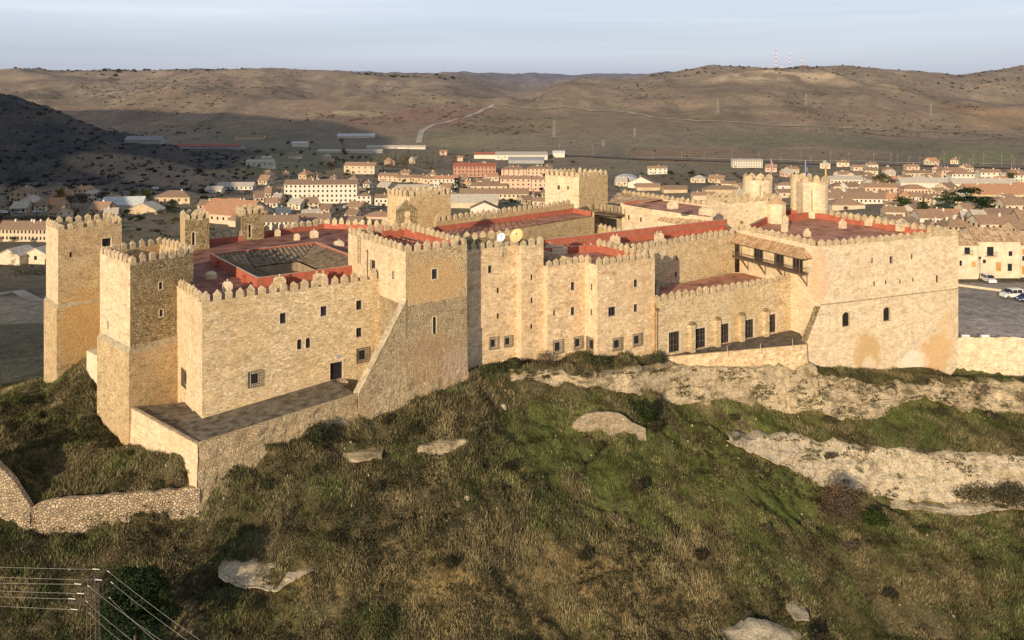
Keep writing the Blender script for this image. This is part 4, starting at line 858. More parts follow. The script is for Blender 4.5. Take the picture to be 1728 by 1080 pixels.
def rwall(A,B,zA0,zA1,zB0,zB1,mat,nu=40,nv=12,amp=.35,seed=3,foot=.8):
    u=unit(A,B); n=(u[1],-u[0]); L=math.dist(A,B)
    def pt(i,j):
        s=i/nu; t=j/nv; zb=zA0+(zB0-zA0)*s; zt=zA1+(zB1-zA1)*s; z=zb+(zt-zb)*t
        o=(foot*(1-t)**1.5)+ (amp*float(fbm(s*L*.7,z*.7,4,seed))*(1 if 0<j<nv else .3)); q=lerp2(A,B,s); return (q[0]+n[0]*o,q[1]+n[1]*o,z)
    for i in range(nu):
        for j in range(nv): mb.face([pt(i,j),pt(i+1,j),pt(i+1,j+1),pt(i,j+1)],mat)
rwall(TA,TB,42,zTA+.02,50,zTB+.02,M['rough'],60,20,.45)
rwall(T2[0],TA,48,zof(688,T2[0][1]),42,zTA+.02,M['pale'],30,12,.15,5,.3)
for A,B,za,zb in ((TA,TB,zTA,zTB),(T2[0],TA,zof(688,T2[0][1]),zTA)):
    u=unit(A,B); n=(-u[1],u[0]); mb.beam((A[0]+n[0]*.2,A[1]+n[1]*.2,za+.02),(B[0]+n[0]*.2,B[1]+n[1]*.2,zb+.02),.34,M['rough'])
part(mb,'terrace_retaining_wall')
# stair, sign and railing by the terrace door
n_lb=(e1[1],-e1[0])
def lbp(px,o,z): t=onl(px,LA,LR); q=lerp2(LA,LR,t); return (q[0]+n_lb[0]*o,q[1]+n_lb[1]*o,z)
mb=MB(); zd=zof(641,lbp(568,0,0)[1]); zg_=zof(666,lbp(545,1.2,0)[1])
for k in range(7):
    q=lbp(562-k*3.4,.75,0); zt=zd-(zd-zg_)*k/7; mb.box((q[0],q[1],zg_-.8),(.5,1.3,zt-zg_+.8),M['main'],ax=e1)
q=lbp(572,.75,0); mb.box((q[0],q[1],zg_-.8),(1.5,1.3,zd-zg_+.8),M['main'],ax=e1); part(mb,'door_steps')
mb=MB(); q=lbp(571,.06,zof(604.5,lbp(571,0,0)[1])); mb.box(q,(.5,.05,.45),plain('bluish_plate',(.34,.36,.42)),ax=e1); part(mb,'wall_plate')
# --- garden terrace in front of the five doors
n8=(u8[1],-u8[0]); g0=PY(1120,141.6); g1=PY(1362,148.6); zq=55.5
mb=MB(); mb.face([(*g0,zq),(*g1,zq-.1),(*add(C8r,n8,-.3),zq+.1),(*add(C8,n8,-.3),zq+.1)],M['terrace']); part(mb,'garden_terrace')
mb=MB(); rwall(g0,g1,50.5,zq+.35,49.0,zq+.3,M['pink'],40,8,.2,9,.4)
a=add(g0,(0,1),.4); b=add(g1,(0,1),.4)
mb.face([(*g0,zq+.35),(*g1,zq+.3),(*b,zq+.3),(*a,zq+.35)],M['rough']); mb.face([(*b,zq-.2),(*a,zq-.2),(*a,zq+.35),(*b,zq+.3)],M['rough']); part(mb,'garden_retaining_wall')
# far merlons: too many to be told one by one
o=part(farmer,'battlements'); o['kind']='stuff'; o['label']='the many small merlons of the farther walls and towers'
print('individual merlons',nmer)
# ------------------------------------------------------------------ stains on the masonry
def onface(px,py,A,B): q=lerp2(A,B,onl(px,A,B)); return (q[0],q[1],zof(py,q[1]))
add_stains(M['fresh'],[(*onface(1463,600,RA,RR),3.4,1.35,(.54,.34,.14),.75),(*onface(1466,622,RA,RR),1.9,1.3,(.72,.58,.40),.8),(*onface(1578,598,RA,RR),4.6,.9,(.64,.38,.16),.7),(*onface(1600,560,RA,RR),2.4,2.2,(.66,.44,.22),.4),(*onface(1540,610,RA,RR),4.0,.55,(.86,.76,.60),.6),(*onface(1385,470,RA,RR),2.2,2.4,(.72,.42,.24),.45)])
add_stains(M['ochre'],[(*onface(735,480,KA,KC),5.5,.8,(.66,.40,.17),.6),(*onface(140,560,T1[0],T1[1]),4.5,1.6,(.62,.36,.13),.6)])
add_stains(M['rough'],[(*onface(730,600,KA,KC),6.0,.7,(.70,.46,.26),.6),(*onface(770,610,KA,KC),3.0,.9,(.76,.56,.40),.6)])
# ------------------------------------------------------------------ rock faces, as strips of broken limestone
def rockmat(name,a,b_,dk,green=.6):
    m,nt,b=newmat(name); p=wpos(nt,(1,1,1)); ps=wpos(nt,(.22,.22,2.2)); st=noise(nt,ps,1.0,7,.7); bl=noise(nt,p,.5,8,.72); fi=noise(nt,p,3.5,6,.75)
    c=rampn(nt,st,[(.30,dk),(.42,a),(.58,a),(.72,b_)]); c=mixc(nt,1.0,c,rampn(nt,bl,[(.28,(.5,.47,.42)),(.48,(1,1,1)),(.7,(1.15,1.13,1.1))]),'MULTIPLY'); c=mixc(nt,1.0,c,rampn(nt,fi,[(.3,(.68,.66,.62)),(.6,(1.1,1.1,1.08))]),'MULTIPLY')
    v=N(nt,'ShaderNodeTexVoronoi',feature='DISTANCE_TO_EDGE'); v.inputs['Scale'].default_value=.55; mp=wpos(nt,(1,1,.8)); nz=N(nt,'ShaderNodeTexNoise'); nz.inputs['Scale'].default_value=1.2; nt.links.new(p,nz.inputs['Vector']); ad=N(nt,'ShaderNodeVectorMath',operation='MULTIPLY_ADD'); nt.links.new(nz.outputs['Color'],ad.inputs[0]); ad.inputs[1].default_value=(1.6,1.6,1.2); nt.links.new(mp,ad.inputs[2]); nt.links.new(ad.outputs[0],v.inputs['Vector'])
    c=mixc(nt,rampn(nt,v.outputs['Distance'],[(0,(.75,.75,.75)),(.035,(0,0,0))]),c,tuple(x*.45 for x in dk))
    # turf on the ledges
    g=N(nt,'ShaderNodeNewGeometry'); sx=N(nt,'ShaderNodeSeparateXYZ'); nt.links.new(g.outputs['Normal'],sx.inputs[0]); up=math_(nt,'ADD',sx.outputs[2],math_(nt,'MULTIPLY',math_(nt,'SUBTRACT',bl,.5),1.6))
    c=mixc(nt,rampn(nt,up,[(.74,(0,0,0)),(.95,(green,)*3)]),c,(.12,.11,.055)); pz=noise(nt,wpos(nt,(.5,.5,1.1)),.55,6,.7); c=mixc(nt,rampn(nt,pz,[(.54,(0,0,0)),(.60,(green*1.25,)*3)]),c,(.15,.13,.07)); p2=noise(nt,wpos(nt,(.5,.5,.7)),.3,5,.7); c=mixc(nt,1.0,c,rampn(nt,p2,[(.3,(.78,.72,.64)),(.5,(1.06,1.04,1.0)),(.68,(1.16,1.12,1.06))]),'MULTIPLY'); nt.links.new(c,b.inputs['Base Color'])
    bump(nt,b,math_(nt,'ADD',math_(nt,'ADD',math_(nt,'MULTIPLY',st,1.2),bl),math_(nt,'MULTIPLY',fi,.5)),1.0,.7); return m
M['rock']=rockmat('limestone_outcrop',(.76,.61,.41),(.86,.71,.50),(.50,.38,.24),.55)
M['rockp']=rockmat('pale_limestone_face',(.82,.69,.51),(.88,.77,.61),(.60,.47,.32),.35)
ROCKPOLY=[]; WEEDS=[]
M['dry2']=stone('coursed_rubble',(.74,.58,.38),(.86,.70,.50),(.50,.36,.22),cell=4.2,flat=1.8,joint=.5,bstr=1.0,bdist=.15,stain=(.45,.36,.20),stamt=.6,seed=12)
def resample(pl,n):
    xs=[p[0] for p in pl]; t=np.linspace(xs[0],xs[-1],n); return [(float(x),float(np.interp(x,xs,[p[1] for p in pl])),float(np.interp(x,xs,[p[2] for p in pl]))) for x in t]
def rockface(top,bot,mat,nu,nv,amp=.8,seed=1,out=.7,name='rock_face',ragged=.5,sink=1.0):
    T=resample(top,nu+1); Bm=resample(bot,nu+1); V=np.zeros((nu+1,nv+3,3))
    for i in range(nu+1):
        tx,ty=PY(T[i][0],T[i][2]); bx,by=PY(Bm[i][0],Bm[i][2]); tz=zof(T[i][1],T[i][2]); bz=zof(Bm[i][1],Bm[i][2])
        for j in range(nv+3):
            t=(j-1)/nv
            tc=min(1,max(0,t)); x=tx+(bx-tx)*tc; y=ty+(by-ty)*tc; z=tz+(bz-tz)*tc
            # strata: ledges that step outwards, with vertical clefts
            stp=fbm(x*.10+seed,z*.7,3,seed)*.9+ridge(x*.2,z*.12,4,seed+3)*.7+fbm(x*.8,z*1.6,4,seed+9)*.28
            bed=z*1.15+.9*float(fbm(x*.10,seed,3,seed+21)); fb=bed-math.floor(bed); hb=float(_hash(np.array([int(math.floor(bed))]),np.array([int(x//5.5)]),seed)[0]); grv=max(0.,float(ridge(x*.33+.6*float(fbm(z*.5,x*.1,2,5)),z*.05,2,seed+40))-.86)*5
            o=out+amp*float(stp-.35)+(.42*(1-fb)*hb-.10-grv*.5)*min(1,amp)
            z+=ragged*float(fbm(x*.45,seed*1.7+(3 if t>.5 else 0),5,seed+5))*(1.3 if t<=.05 or t>=.95 else .4)
            if t<0: o=-1.6; z-=.15
            if t>1: o=-1.6; z-=sink
            V[i,j]=(x,y-o,z)
    if nu>200:
        rw=np.random.default_rng(seed+70)
        for i in range(2,nu-1,2):
            for j in range(2,nv):
                x_,y_,z_=V[i,j]; m_=float(fbm(x_*.22,z_*.55,4,seed+80))+(.22 if j<6 else 0)-(.12 if mat=='rockp' else 0)
                if m_>.16 and rw.random()<.22: WEEDS.append((x_,y_-.05,z_,rw.uniform(.22,.62)))
    idx=(np.arange(nu)[:,None]*(nv+3)+np.arange(nv+2)[None,:]).ravel(); fc=np.stack([idx,idx+1,idx+nv+4,idx+nv+3],-1)
    me=big_mesh(name,V.reshape(-1,3),fc); me.materials.append(M[mat]); o_=tag(link(bpy.data.objects.new(name,me)),kind='structure')
    ROCKPOLY.append(([(a[0],a[1]) for a in T],[(a[0],a[1]) for a in Bm])); return o_
rockface([(862,622,131.2),(900,624,131.5),(960,626,132),(1010,628,132.8),(1060,622,134.5),(1100,616,138),(1125,612,140.6),(1200,620,143.6),(1280,620,145.8),(1340,616,148.2),(1376,612,149.6)],
         [(862,634,130.0),(900,642,129.8),(960,654,130.2),(1010,648,131.2),(1060,658,132.4),(1100,668,136.6),(1125,677,138.6),(1200,684,141.2),(1245,672,143.2),(1300,690,144.4),(1340,694,145.6),(1376,686,147.0)],'rock',360,34,.8,1,.8,ragged=.9)
rockface([(1330,622,147.6),(1380,630,149.6),(1430,636,150.4),(1480,640,152.2),(1520,642,153.6),(1600,645,156.2),(1660,642,157),(1740,646,157.6),(1830,655,158)],
         [(1330,690,145.2),(1380,694,146),(1430,704,146.6),(1470,706,146.9),(1495,698,148.2),(1520,670,151.2),(1560,668,152.6),(1600,684,153.4),(1660,692,154),(1740,696,154.8),(1830,700,155)],'rock',340,34,.9,2,.9,ragged=1.0)
rockface([(1228,737,131.6),(1260,734,134),(1300,732,136.6),(1340,734,138.6),(1380,740,139.6),(1430,746,140.3),(1500,754,141.2),(1560,760,142),(1640,764,143),(1760,768,144.2),(1850,772,144.8)],
         [(1228,742,131),(1260,754,132.4),(1300,774,134.2),(1340,794,135.6),(1380,810,136.4),(1430,824,136.9),(1500,838,137.8),(1560,841,138.6),(1640,843,139.4),(1760,847,140.4),(1850,849,141)],'rockp',400,44,1.0,3,.9,ragged=.6)
rockface([(1500,846,136.6),(1560,848,137.2),(1600,851,137.4),(1680,850,138.2),(1800,853,139.2)],[(1500,852,135.8),(1560,860,136),(1600,868,135.8),(1640,864,136.4),(1680,856,137.4),(1800,859,138.4)],'rockp',90,8,.4,4,.6)
rockface([(372,952,99.8),(400,948,100.2),(430,946,100.4),(470,951,100.2),(510,947,100.6),(532,946,101)],[(372,968,98.6),(400,985,97.6),(430,988,97.4),(470,994,97.2),(500,975,98.4),(532,956,99.9)],'rockp',120,20,.6,5,.5,ragged=.35)
rockface([(560,948,100.6),(575,955,100.2),(592,962,99.9)],[(560,954,100),(575,976,98.7),(592,966,99.4)],'rockp',12,4,.4,6,.4)
rockface([(555,762,113.2),(600,758,113.6),(645,764,113.2)],[(555,772,112.3),(600,776,112),(645,772,112.5)],'rock',50,8,.4,7,.35,ragged=.3)
rockface([(705,752,114.5),(740,744,115.2),(790,742,115.6)],[(705,762,113.8),(740,768,113.4),(790,756,114.6)],'rock',60,8,.4,8,.35,ragged=.3)
rockface([(1195,1062,104.2),(1240,1052,105.4),(1290,1058,106),(1350,1068,108.6)],[(1195,1090,102.4),(1240,1096,102.4),(1290,1092,103.8),(1350,1094,106.2)],'rockp',90,14,.6,9,.5,ragged=.4)
rockface([(1325,1012,112),(1340,1014,112.4),(1362,1030,111.6)],[(1325,1024,111),(1340,1046,109.6),(1362,1042,110.6)],'rockp',12,5,.4,10,.4)
# --- free-standing walls of the slope
def stonewall(name,pts,label,mat,amp=.25,th=1.0,seed=3,foot=.3,nv=8,cat='wall',group=None):
    """pts: (px, top row, bottom row, distance)"""
    mb=MB(); n=len(pts)
    P3=[]
    for (px,pt,pb_,Y) in pts: x,y=PY(px,Y); P3.append((x,y,zof(pb_,Y)-1.2,zof(pt,Y)))
    rows=[]
    for k in range(n-1):
        L=math.dist(P3[k][:2],P3[k+1][:2]); m_=max(2,int(L/.5))
        for i in range(m_+(k==n-2)):
            t=i/m_; rows.append([P3[k][c]*(1-t)+P3[k+1][c]*t for c in range(4)])
    G_=[]
    for (x,y,zb,zt) in rows:
        zt+=.25*float(fbm(x*.8,seed,3,seed)); col=[]
        for j in range(nv+1):
            t=j/nv; z=zb+(zt-zb)*t; col.append((x,y-foot*(1-t)-amp*float(fbm(x*1.2,z*1.2,4,seed)),z))
        col.append((x,y+th,zt-.1)); col.append((x,y+th,zb)); G_.append(col)
    for i in range(len(G_)-1):
        for j in range(len(G_[0])-1): mb.face([G_[i][j],G_[i+1][j],G_[i+1][j+1],G_[i][j+1]],M[mat])
    o=mb.build(name); tag(o,label,cat,group); return o
M['dry']=stone('dry_stone_walling',(.74,.57,.37),(.86,.69,.48),(.52,.37,.22),cell=2.6,flat=1.3,joint=.6,bstr=1.0,bdist=.3,stain=(.62,.44,.27),stamt=.4,seed=11)
stonewall('retaining_wall',[(40,868,898,104.2),(62,852,896,104.6),(90,843,893,104.9),(150,838,890,105.2),(230,832,888,105.8),(312,825,887,106.4),(337,822,887,106.5)],'long low rubble wall of pinkish stones holding the bank below the left towers','dry',.35,.8,4)
stonewall('ruined_wall',[(-60,738,885,108.5),(0,786,895,105.8),(22,812,897,105.2),(44,846,899,104.6),(52,858,898,104.4)],'broken wall end running downhill at the left edge of the picture','dry',.35,.9,5)
stonewall('boundary_wall',[(1612,570,640,164.2),(1660,569,640,164.3),(1728,570,642,164.4),(1840,571,645,164.5)],'high retaining wall below the car park, joined to the castle on its right','fresh',.25,.8,6,.5)
stonewall('rubble_revetment',[(963,722,728,125.3),(975,706,729,125.3),(990,697,731,125.4),(1010,694,731,125.6),(1035,697,730,126.0),(1052,701,729,126.2),(1066,712,728,126.4),(1080,718,728,126.6),(1090,723,727,126.8)],'patch of coursed rubble masonry showing through the grass bank','dry2',.3,.6,7,.3)

# ------------------------------------------------------------------ grass, weeds and scrub on the slope
def inpoly(x,y,poly):
    c=np.zeros(x.shape,bool); n=len(poly)
    for i in range(n):
        x0,y0=poly[i]; x1,y1=poly[(i+1)%n]
        c^=((y0>y)!=(y1>y))&(x<(x1-x0)*(y-y0)/((y1-y0) if y1!=y0 else 1e-9)+x0)
    return c
BLOCKS=[T1,T2,LB,T4,[B7,B7r,W9b,add(B6r,e2,13.9),B6r],[B6l,B6r,add(B6r,e2,13),add(B6l,e2,13)],[q0,q3,q2,q1,add(q1,e2,9.2),add(q0,e2,10.2)],P8,RM,
        [TA,add(KA,u4,.5),add(add(KA,u4,.5),e2,12),T2[1],T2[0]],[g0,g1,add(C8r,e2,8),add(C8,e2,8)],[add(KA,u4,-1),add(KC,u4,.6),add(KC,e2,6),add(KA,e2,6)]]
BLOCKS[-1]=[(KA[0]+n4_[0]*.8-1,KA[1]+n4_[1]*.8),(KC[0]+n4_[0]*1.2,KC[1]+n4_[1]*1.2),add(KC,e2,6),add(KA,e2,6)]
def scatter(n,ylo=84,yhi=163,seed=1):
    r=np.random.default_rng(seed); px=r.uniform(-60,1790,n); Y=np.exp(r.uniform(math.log(ylo),math.log(yhi),n)); 
    keep=r.random(n)<(Y/yhi)**1.0; px,Y=px[keep],Y[keep]; X=(px-CX)/F*Y; z=H(X,Y); py=CY+(CAMZ-z)*F/Y
    bad=np.zeros(len(X),bool)
    for b in BLOCKS: bad|=inpoly(X,Y,b)
    rk_=np.zeros(len(X),bool)
    for top,bot in ROCKPOLY: rk_|=inpoly(px,py,top+bot[::-1])
    bad|=rk_&(fbm(px/20,py/8,4,66)<np.where((px<870)|(py>1000),-.10,.02+.14*(py>735)))
    bad|=(px>1600)&(Y>163.5); bad|=(py>1120)
    k=~bad; return X[k],Y[k],z[k],px[k],py[k]
def colour_at(X,Y):
    px=np.clip(CX+F*X/Y,GX[0],GX[-1]-1e-6); i=np.clip(np.searchsorted(GX,px)-1,0,len(GX)-2); j=np.clip(np.searchsorted(GY,Y)-1,0,len(GY)-2); return C[i,j]
def veg_material(name,tr=.25):
    m,nt,b=newmat(name); a=N(nt,'ShaderNodeAttribute',attribute_name='Col'); nt.links.new(a.outputs['Color'],b.inputs['Base Color']); b.inputs['Specular IOR Level'].default_value=.03; b.inputs['Roughness'].default_value=1
    t=N(nt,'ShaderNodeBsdfTranslucent'); nt.links.new(a.outputs['Color'],t.inputs[0]); mx=N(nt,'ShaderNodeMixShader'); mx.inputs[0].default_value=tr
    nt.links.new(b.outputs[0],mx.inputs[1]); nt.links.new(t.outputs[0],mx.inputs[2]); out=[n for n in nt.nodes if n.type=='OUTPUT_MATERIAL'][0]; nt.links.new(mx.outputs[0],out.inputs[0]); return m
M['veg']=veg_material('grass_and_leaves')
def blades(X,Y,Z,hh,ww,col,seed,lean=.6,per=3,spread=.25):
    r=np.random.default_rng(seed); n=len(X); X=np.repeat(X,per); Y=np.repeat(Y,per); Z=np.repeat(Z,per); hh=np.repeat(hh,per); ww=np.repeat(ww,per); col=np.repeat(col,per,0); N_=n*per
    X=X+r.normal(0,spread,N_); Y=Y+r.normal(0,spread,N_); Z=H(X,Y)
    a=r.uniform(0,math.pi,N_); la=r.uniform(0,2*math.pi,N_); l=r.uniform(.1,1,N_)*lean*hh; hh=hh*r.uniform(.6,1.25,N_)
    v=np.zeros((N_,3,3)); dx=np.cos(a)*ww; dy=np.sin(a)*ww
    v[:,0]=np.stack([X-dx,Y-dy,Z-.08],-1); v[:,1]=np.stack([X+dx,Y+dy,Z-.08],-1); v[:,2]=np.stack([X+np.cos(la)*l,Y+np.sin(la)*l,Z+hh],-1)
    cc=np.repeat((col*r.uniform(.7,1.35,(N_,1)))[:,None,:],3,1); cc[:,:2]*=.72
    return v.reshape(-1,3),np.clip(cc.reshape(-1,3),0,1)
# dominant cover by place: clumpiness from noise
X,Y,Z,px,py=scatter(300000,seed=11); base_c=colour_at(X,Y)
r=np.random.default_rng(5); d=fbm(X/3.0,Y/3.0,4,201); d2=fbm(X/11,Y/11,3,202)
green=np.clip((base_c[:,1]-base_c[:,0])*25,0,1)
hh=(.18+.55*np.clip(d+.35,0,1))*(1-.68*green)*(1+.5*np.clip(d2,0,1)); ww=.05+.06*r.random(len(X))
kind=r.random(len(X))
cst=np.array([(.25,.20,.105),(.18,.15,.075),(.29,.23,.12),(.12,.135,.05),(.13,.10,.06)])
tone=fbm(X/4.5,Y/4.5,3,206)*1.1+(kind-.5)*.75; pick=np.where(tone<-.12,3,np.where(tone<.06,4,np.where(tone<.28,1,np.where(tone<.46,0,2))))
straw=np.clip((base_c[:,0]-.12)*9,0,1); pick=np.where((r.random(len(X))<straw*.8),2,pick)
cc=cst[pick]*(1-green[:,None]*.8)+np.array((.175,.20,.055))*green[:,None]*.8
patch=fbm(X/1.7,Y/1.7,3,205); cc=cc*(1+.75*d[:,None]+.8*patch[:,None]); cc=np.clip(cc,.012,1)
v1,c1=blades(X,Y,Z,hh,ww,cc,31,.8,3,.22)
v2=v1;c2=c1
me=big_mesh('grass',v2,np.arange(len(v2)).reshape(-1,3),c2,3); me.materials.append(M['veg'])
tag(link(bpy.data.objects.new('grass',me)),'rough winter grass, dry stalks and weeds on the castle slope','grass',kind='stuff')
# low thorny scrub: clouds of small leaf faces
def clump(cx,cy,cz,rx,ry,rz,n,r,size,col,flat=0.0):
    u=r.normal(0,1,(n,3)); u/=np.linalg.norm(u,axis=1)[:,None]; u[:,2]=np.abs(u[:,2])*(1-flat); rad=r.uniform(.45,1.05,n)**.5
    p=np.stack([cx+u[:,0]*rad*rx,cy+u[:,1]*rad*ry,cz+u[:,2]*rad*rz],-1)
    t=r.normal(0,1,(n,3)); t/=np.linalg.norm(t,axis=1)[:,None]; b=np.cross(t,u); b/=np.linalg.norm(b,axis=1)[:,None]+1e-9
    s=size*r.uniform(.6,1.5,(n,1)); v=np.stack([p-t*s,p+t*s*.6+b*s*.7,p+b*s*-.8+t*s*.3],1)
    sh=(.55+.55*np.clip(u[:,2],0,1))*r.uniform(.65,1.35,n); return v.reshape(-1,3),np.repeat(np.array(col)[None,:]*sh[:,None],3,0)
X,Y,Z,px,py=scatter(42000,seed=12); dd=fbm(X/7,Y/7,4,203)+.3*fbm(X/2,Y/2,2,204); g=(colour_at(X,Y)[:,1]-colour_at(X,Y)[:,0])*25
k=(dd-.35*np.clip(g,0,1)>.05)|(np.random.default_rng(3).random(len(X))<.06); X,Y,Z=X[k][:12000],Y[k][:12000],Z[k][:12000]
r=np.random.default_rng(6); VS=[];CS=[]
pal=[(.075,.07,.032),(.11,.09,.05),(.045,.05,.024),(.17,.14,.08),(.06,.05,.032)]
for x,y,z in zip(X,Y,Z):
    s=(r.uniform(.22,.6)+(r.random()<.10)*r.uniform(.2,.6))*(1.35 if x<4 else 1); a,b=clump(x,y,z-.15,s,s*r.uniform(.7,1.2),s*r.uniform(.6,.95),int(16+34*s),r,.10,pal[r.integers(5)]); VS.append(a);CS.append(b)
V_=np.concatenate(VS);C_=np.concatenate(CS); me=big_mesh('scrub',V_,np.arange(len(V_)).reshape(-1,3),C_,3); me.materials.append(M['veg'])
tag(link(bpy.data.objects.new('scrub',me)),'low thorny scrub and dead brush spread over the slope','scrub',kind='stuff')
# pale stones lying in the grass
X,Y,Z,px,py=scatter(9000,seed=14); wz_=np.maximum.reduce([np.exp(-(((px-a)/c)**2+((py-b)/d_)**2)) for a,b,c,d_ in ((860,690,120,40),(1180,720,160,30),(760,760,70,20),(1030,680,120,40),(1250,760,80,25),(600,770,60,20))])
r=np.random.default_rng(8); k=(r.random(len(X))<.10+.9*wz_)&(r.random(len(X))<.45); mb=MB()
for x,y,z in list(zip(X[k],Y[k],Z[k]))[:1500]:
    s_=r.uniform(.05,.16)*(1+(r.random()<.05)*2); a=r.uniform(0,3); mb.box((x,y,z-.05),(s_*2,s_*1.5,s_*1.3+.05),M['rockp'],ax=(math.cos(a),math.sin(a)),taper=.6,bottom=False)
tag(mb.build('stones'),'pale limestone fragments lying in the grass of the slope','stones',kind='stuff')
VS=[];CS=[]; r=np.random.default_rng(41)
for x_,y_,z_,s_ in WEEDS:
    a_,b_=clump(x_,y_,z_-.12,s_,s_*.7,s_*.75,int(14+22*s_),r,.09,pal[r.integers(5)] if r.random()<.6 else (.12,.13,.055)); VS.append(a_);CS.append(b_)
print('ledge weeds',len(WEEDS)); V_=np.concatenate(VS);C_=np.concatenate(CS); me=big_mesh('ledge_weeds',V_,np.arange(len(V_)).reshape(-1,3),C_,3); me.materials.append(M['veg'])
tag(link(bpy.data.objects.new('ledge_weeds',me)),'weeds and tufts rooted in the joints of the limestone ledges','weeds',kind='stuff')
# --- shrubs and trees one can tell apart
def foliage(name,parts,parent,mat='veg'):
    V_=np.concatenate([p[0] for p in parts]); C_=np.concatenate([p[1] for p in parts]); me=big_mesh(name,V_,np.arange(len(V_)).reshape(-1,3),np.clip(C_,0,1),3); me.materials.append(M[mat]); return link(bpy.data.objects.new(name,me),parent)
def shrub(px,row,wm,hm,col,label,name='shrub',n=900,seed=1,size=.13,group=None,twigs=True,col2=None,lump=7,cat='shrub'):
    x,y,z=G(px,row,82); e=empty(name,(x,y,z)); tag(e,label,cat,group); r=np.random.default_rng(seed); ps=[]
    for k in range(lump):
        a=r.uniform(0,2*math.pi); q=r.uniform(0,.55); s=r.uniform(.35,.6); c=col if (col2 is None or r.random()<.55) else col2
        ps.append(clump(math.cos(a)*q*wm/2*1.1,math.sin(a)*q*wm/2,r.uniform(0,.35)*hm,wm*s*.55,wm*s*.5,hm*r.uniform(.45,.7),n//lump,r,size,c))
    foliage('foliage',ps,e)
    if twigs:
        mb=MB()
        for k in range(10):
            a=r.uniform(0,2*math.pi); mb.beam((0,0,-.2),(math.cos(a)*wm*.35,math.sin(a)*wm*.3,hm*r.uniform(.5,.95)),.035,M['wood'],.01,3)
        mb.build('stem',e)
    return e
shrub(1090,712,3.6,3.6,(.045,.06,.022),'dark green round bush beside the coursed rubble patch',n=2600,seed=1,size=.14)
shrub(1415,885,8.6,6.6,(.20,.13,.07),'large leafless reddish brown bush at the foot of the pale cliff',n=5200,seed=2,size=.12,col2=(.13,.10,.075))
shrub(1517,826,2.9,2.9,(.22,.17,.10),'small tan bush against the middle of the pale cliff face',n=1300,seed=3,size=.1)
shrub(1640,842,10.5,2.6,(.12,.105,.055),'low olive brown thicket in front of the pale cliff, left of two',n=3000,seed=4,size=.13)
shrub(1702,845,9.5,4.0,(.10,.09,.05),'low olive brown thicket by the right edge, right of two',n=3800,seed=5,size=.13)
shrub(1478,884,4.4,2.2,(.05,.075,.02),'bright green bush under the pale cliff',n=1500,seed=6,size=.13)
shrub(1112,620,5.0,2.6,(.10,.095,.055),'tangled shrub by the corner of the garden terrace',n=1600,seed=7,size=.12,col2=(.07,.085,.03))
shrub(925,614,4.6,2.0,(.19,.14,.09),'dry reddish shrub under the barred windows of the recessed block',n=700,seed=8,size=.09)
shrub(1006,616,7.0,1.5,(.08,.085,.04),'low green hedge of weeds at the foot of the stepped block',n=1300,seed=9,size=.12)
shrub(835,628,5.5,1.4,(.07,.08,.035),'low weeds at the foot of the tall narrow block',n=1000,seed=10,size=.12)
shrub(868,624,3.2,1.3,(.085,.09,.04),'small green weeds between the two blocks',n=600,seed=21,size=.12)
shrub(300,822,3.2,2.0,(.20,.16,.09),'straw coloured bush at the corner of the terrace wall',n=1000,seed=11,size=.11)
shrub(535,752,4.2,3.2,(.055,.06,.03),'dark bush against the foot of the terrace wall',n=1800,seed=13,size=.13)
shrub(1075,832,3.0,1.8,(.09,.07,.045),'dark brown bush in the middle of the green turf',n=900,seed=14)
shrub(1105,728,2.4,1.8,(.07,.055,.035),'small dark bush on the upper green turf',n=700,seed=15)
shrub(1380,1090,3.6,2.4,(.05,.045,.03),'dark bush at the bottom edge of the picture',n=1200,seed=16)
shrub(1660,672,5.0,2.6,(.17,.13,.09),'bare brown shrub below the car park wall, left of two',n=1300,seed=17,size=.1)
shrub(1722,680,6.0,3.0,(.15,.12,.08),'bare brown shrub below the car park wall, right of two',n=1500,seed=18,size=.1)
shrub(1450,642,7.0,1.6,(.10,.095,.05),'weeds along the foot of the broad square block',n=1100,seed=19,size=.12)
shrub(1545,642,7.5,1.2,(.11,.10,.055),'thin weeds along the right foot of the broad square block',n=900,seed=20,size=.12)
for i,(px,Y,wm,hm,c) in enumerate([(700,735,3.0,1.6,(.06,.055,.03)),(455,830,2.6,1.8,(.055,.06,.03)),(655,716,2.2,1.2,(.07,.06,.035)),(860,790,2.6,1.2,(.05,.05,.03)),(985,950,2.8,1.3,(.055,.05,.03)),(1010,760,2.4,1.0,(.09,.08,.04)),(1180,945,2.6,1.2,(.06,.05,.032)),(1290,900,2.2,1.1,(.13,.11,.06)),(760,960,2.6,1.3,(.05,.05,.028)),(560,915,2.8,1.4,(.06,.06,.03)),(430,1030,2.6,1.5,(.05,.055,.028)),(1440,930,3.0,1.6,(.15,.11,.075)),(1560,900,2.4,1.0,(.07,.085,.03)),(1500,1010,2.8,1.2,(.065,.055,.035)),(1650,960,2.6,1.2,(.08,.07,.04)),(1590,705,3.6,1.8,(.09,.08,.045)),(1680,712,4.0,2.0,(.10,.085,.05)),(1400,715,3.0,1.4,(.11,.09,.05)),(1240,710,2.4,1.0,(.08,.08,.04)),(640,830,2.4,1.2,(.06,.055,.035))]):
    shrub(px,Y,wm,hm,c,'low bush growing wild on the grass bank below the castle',n=520,seed=60+i,size=.11,group='wild bushes on the grass bank')
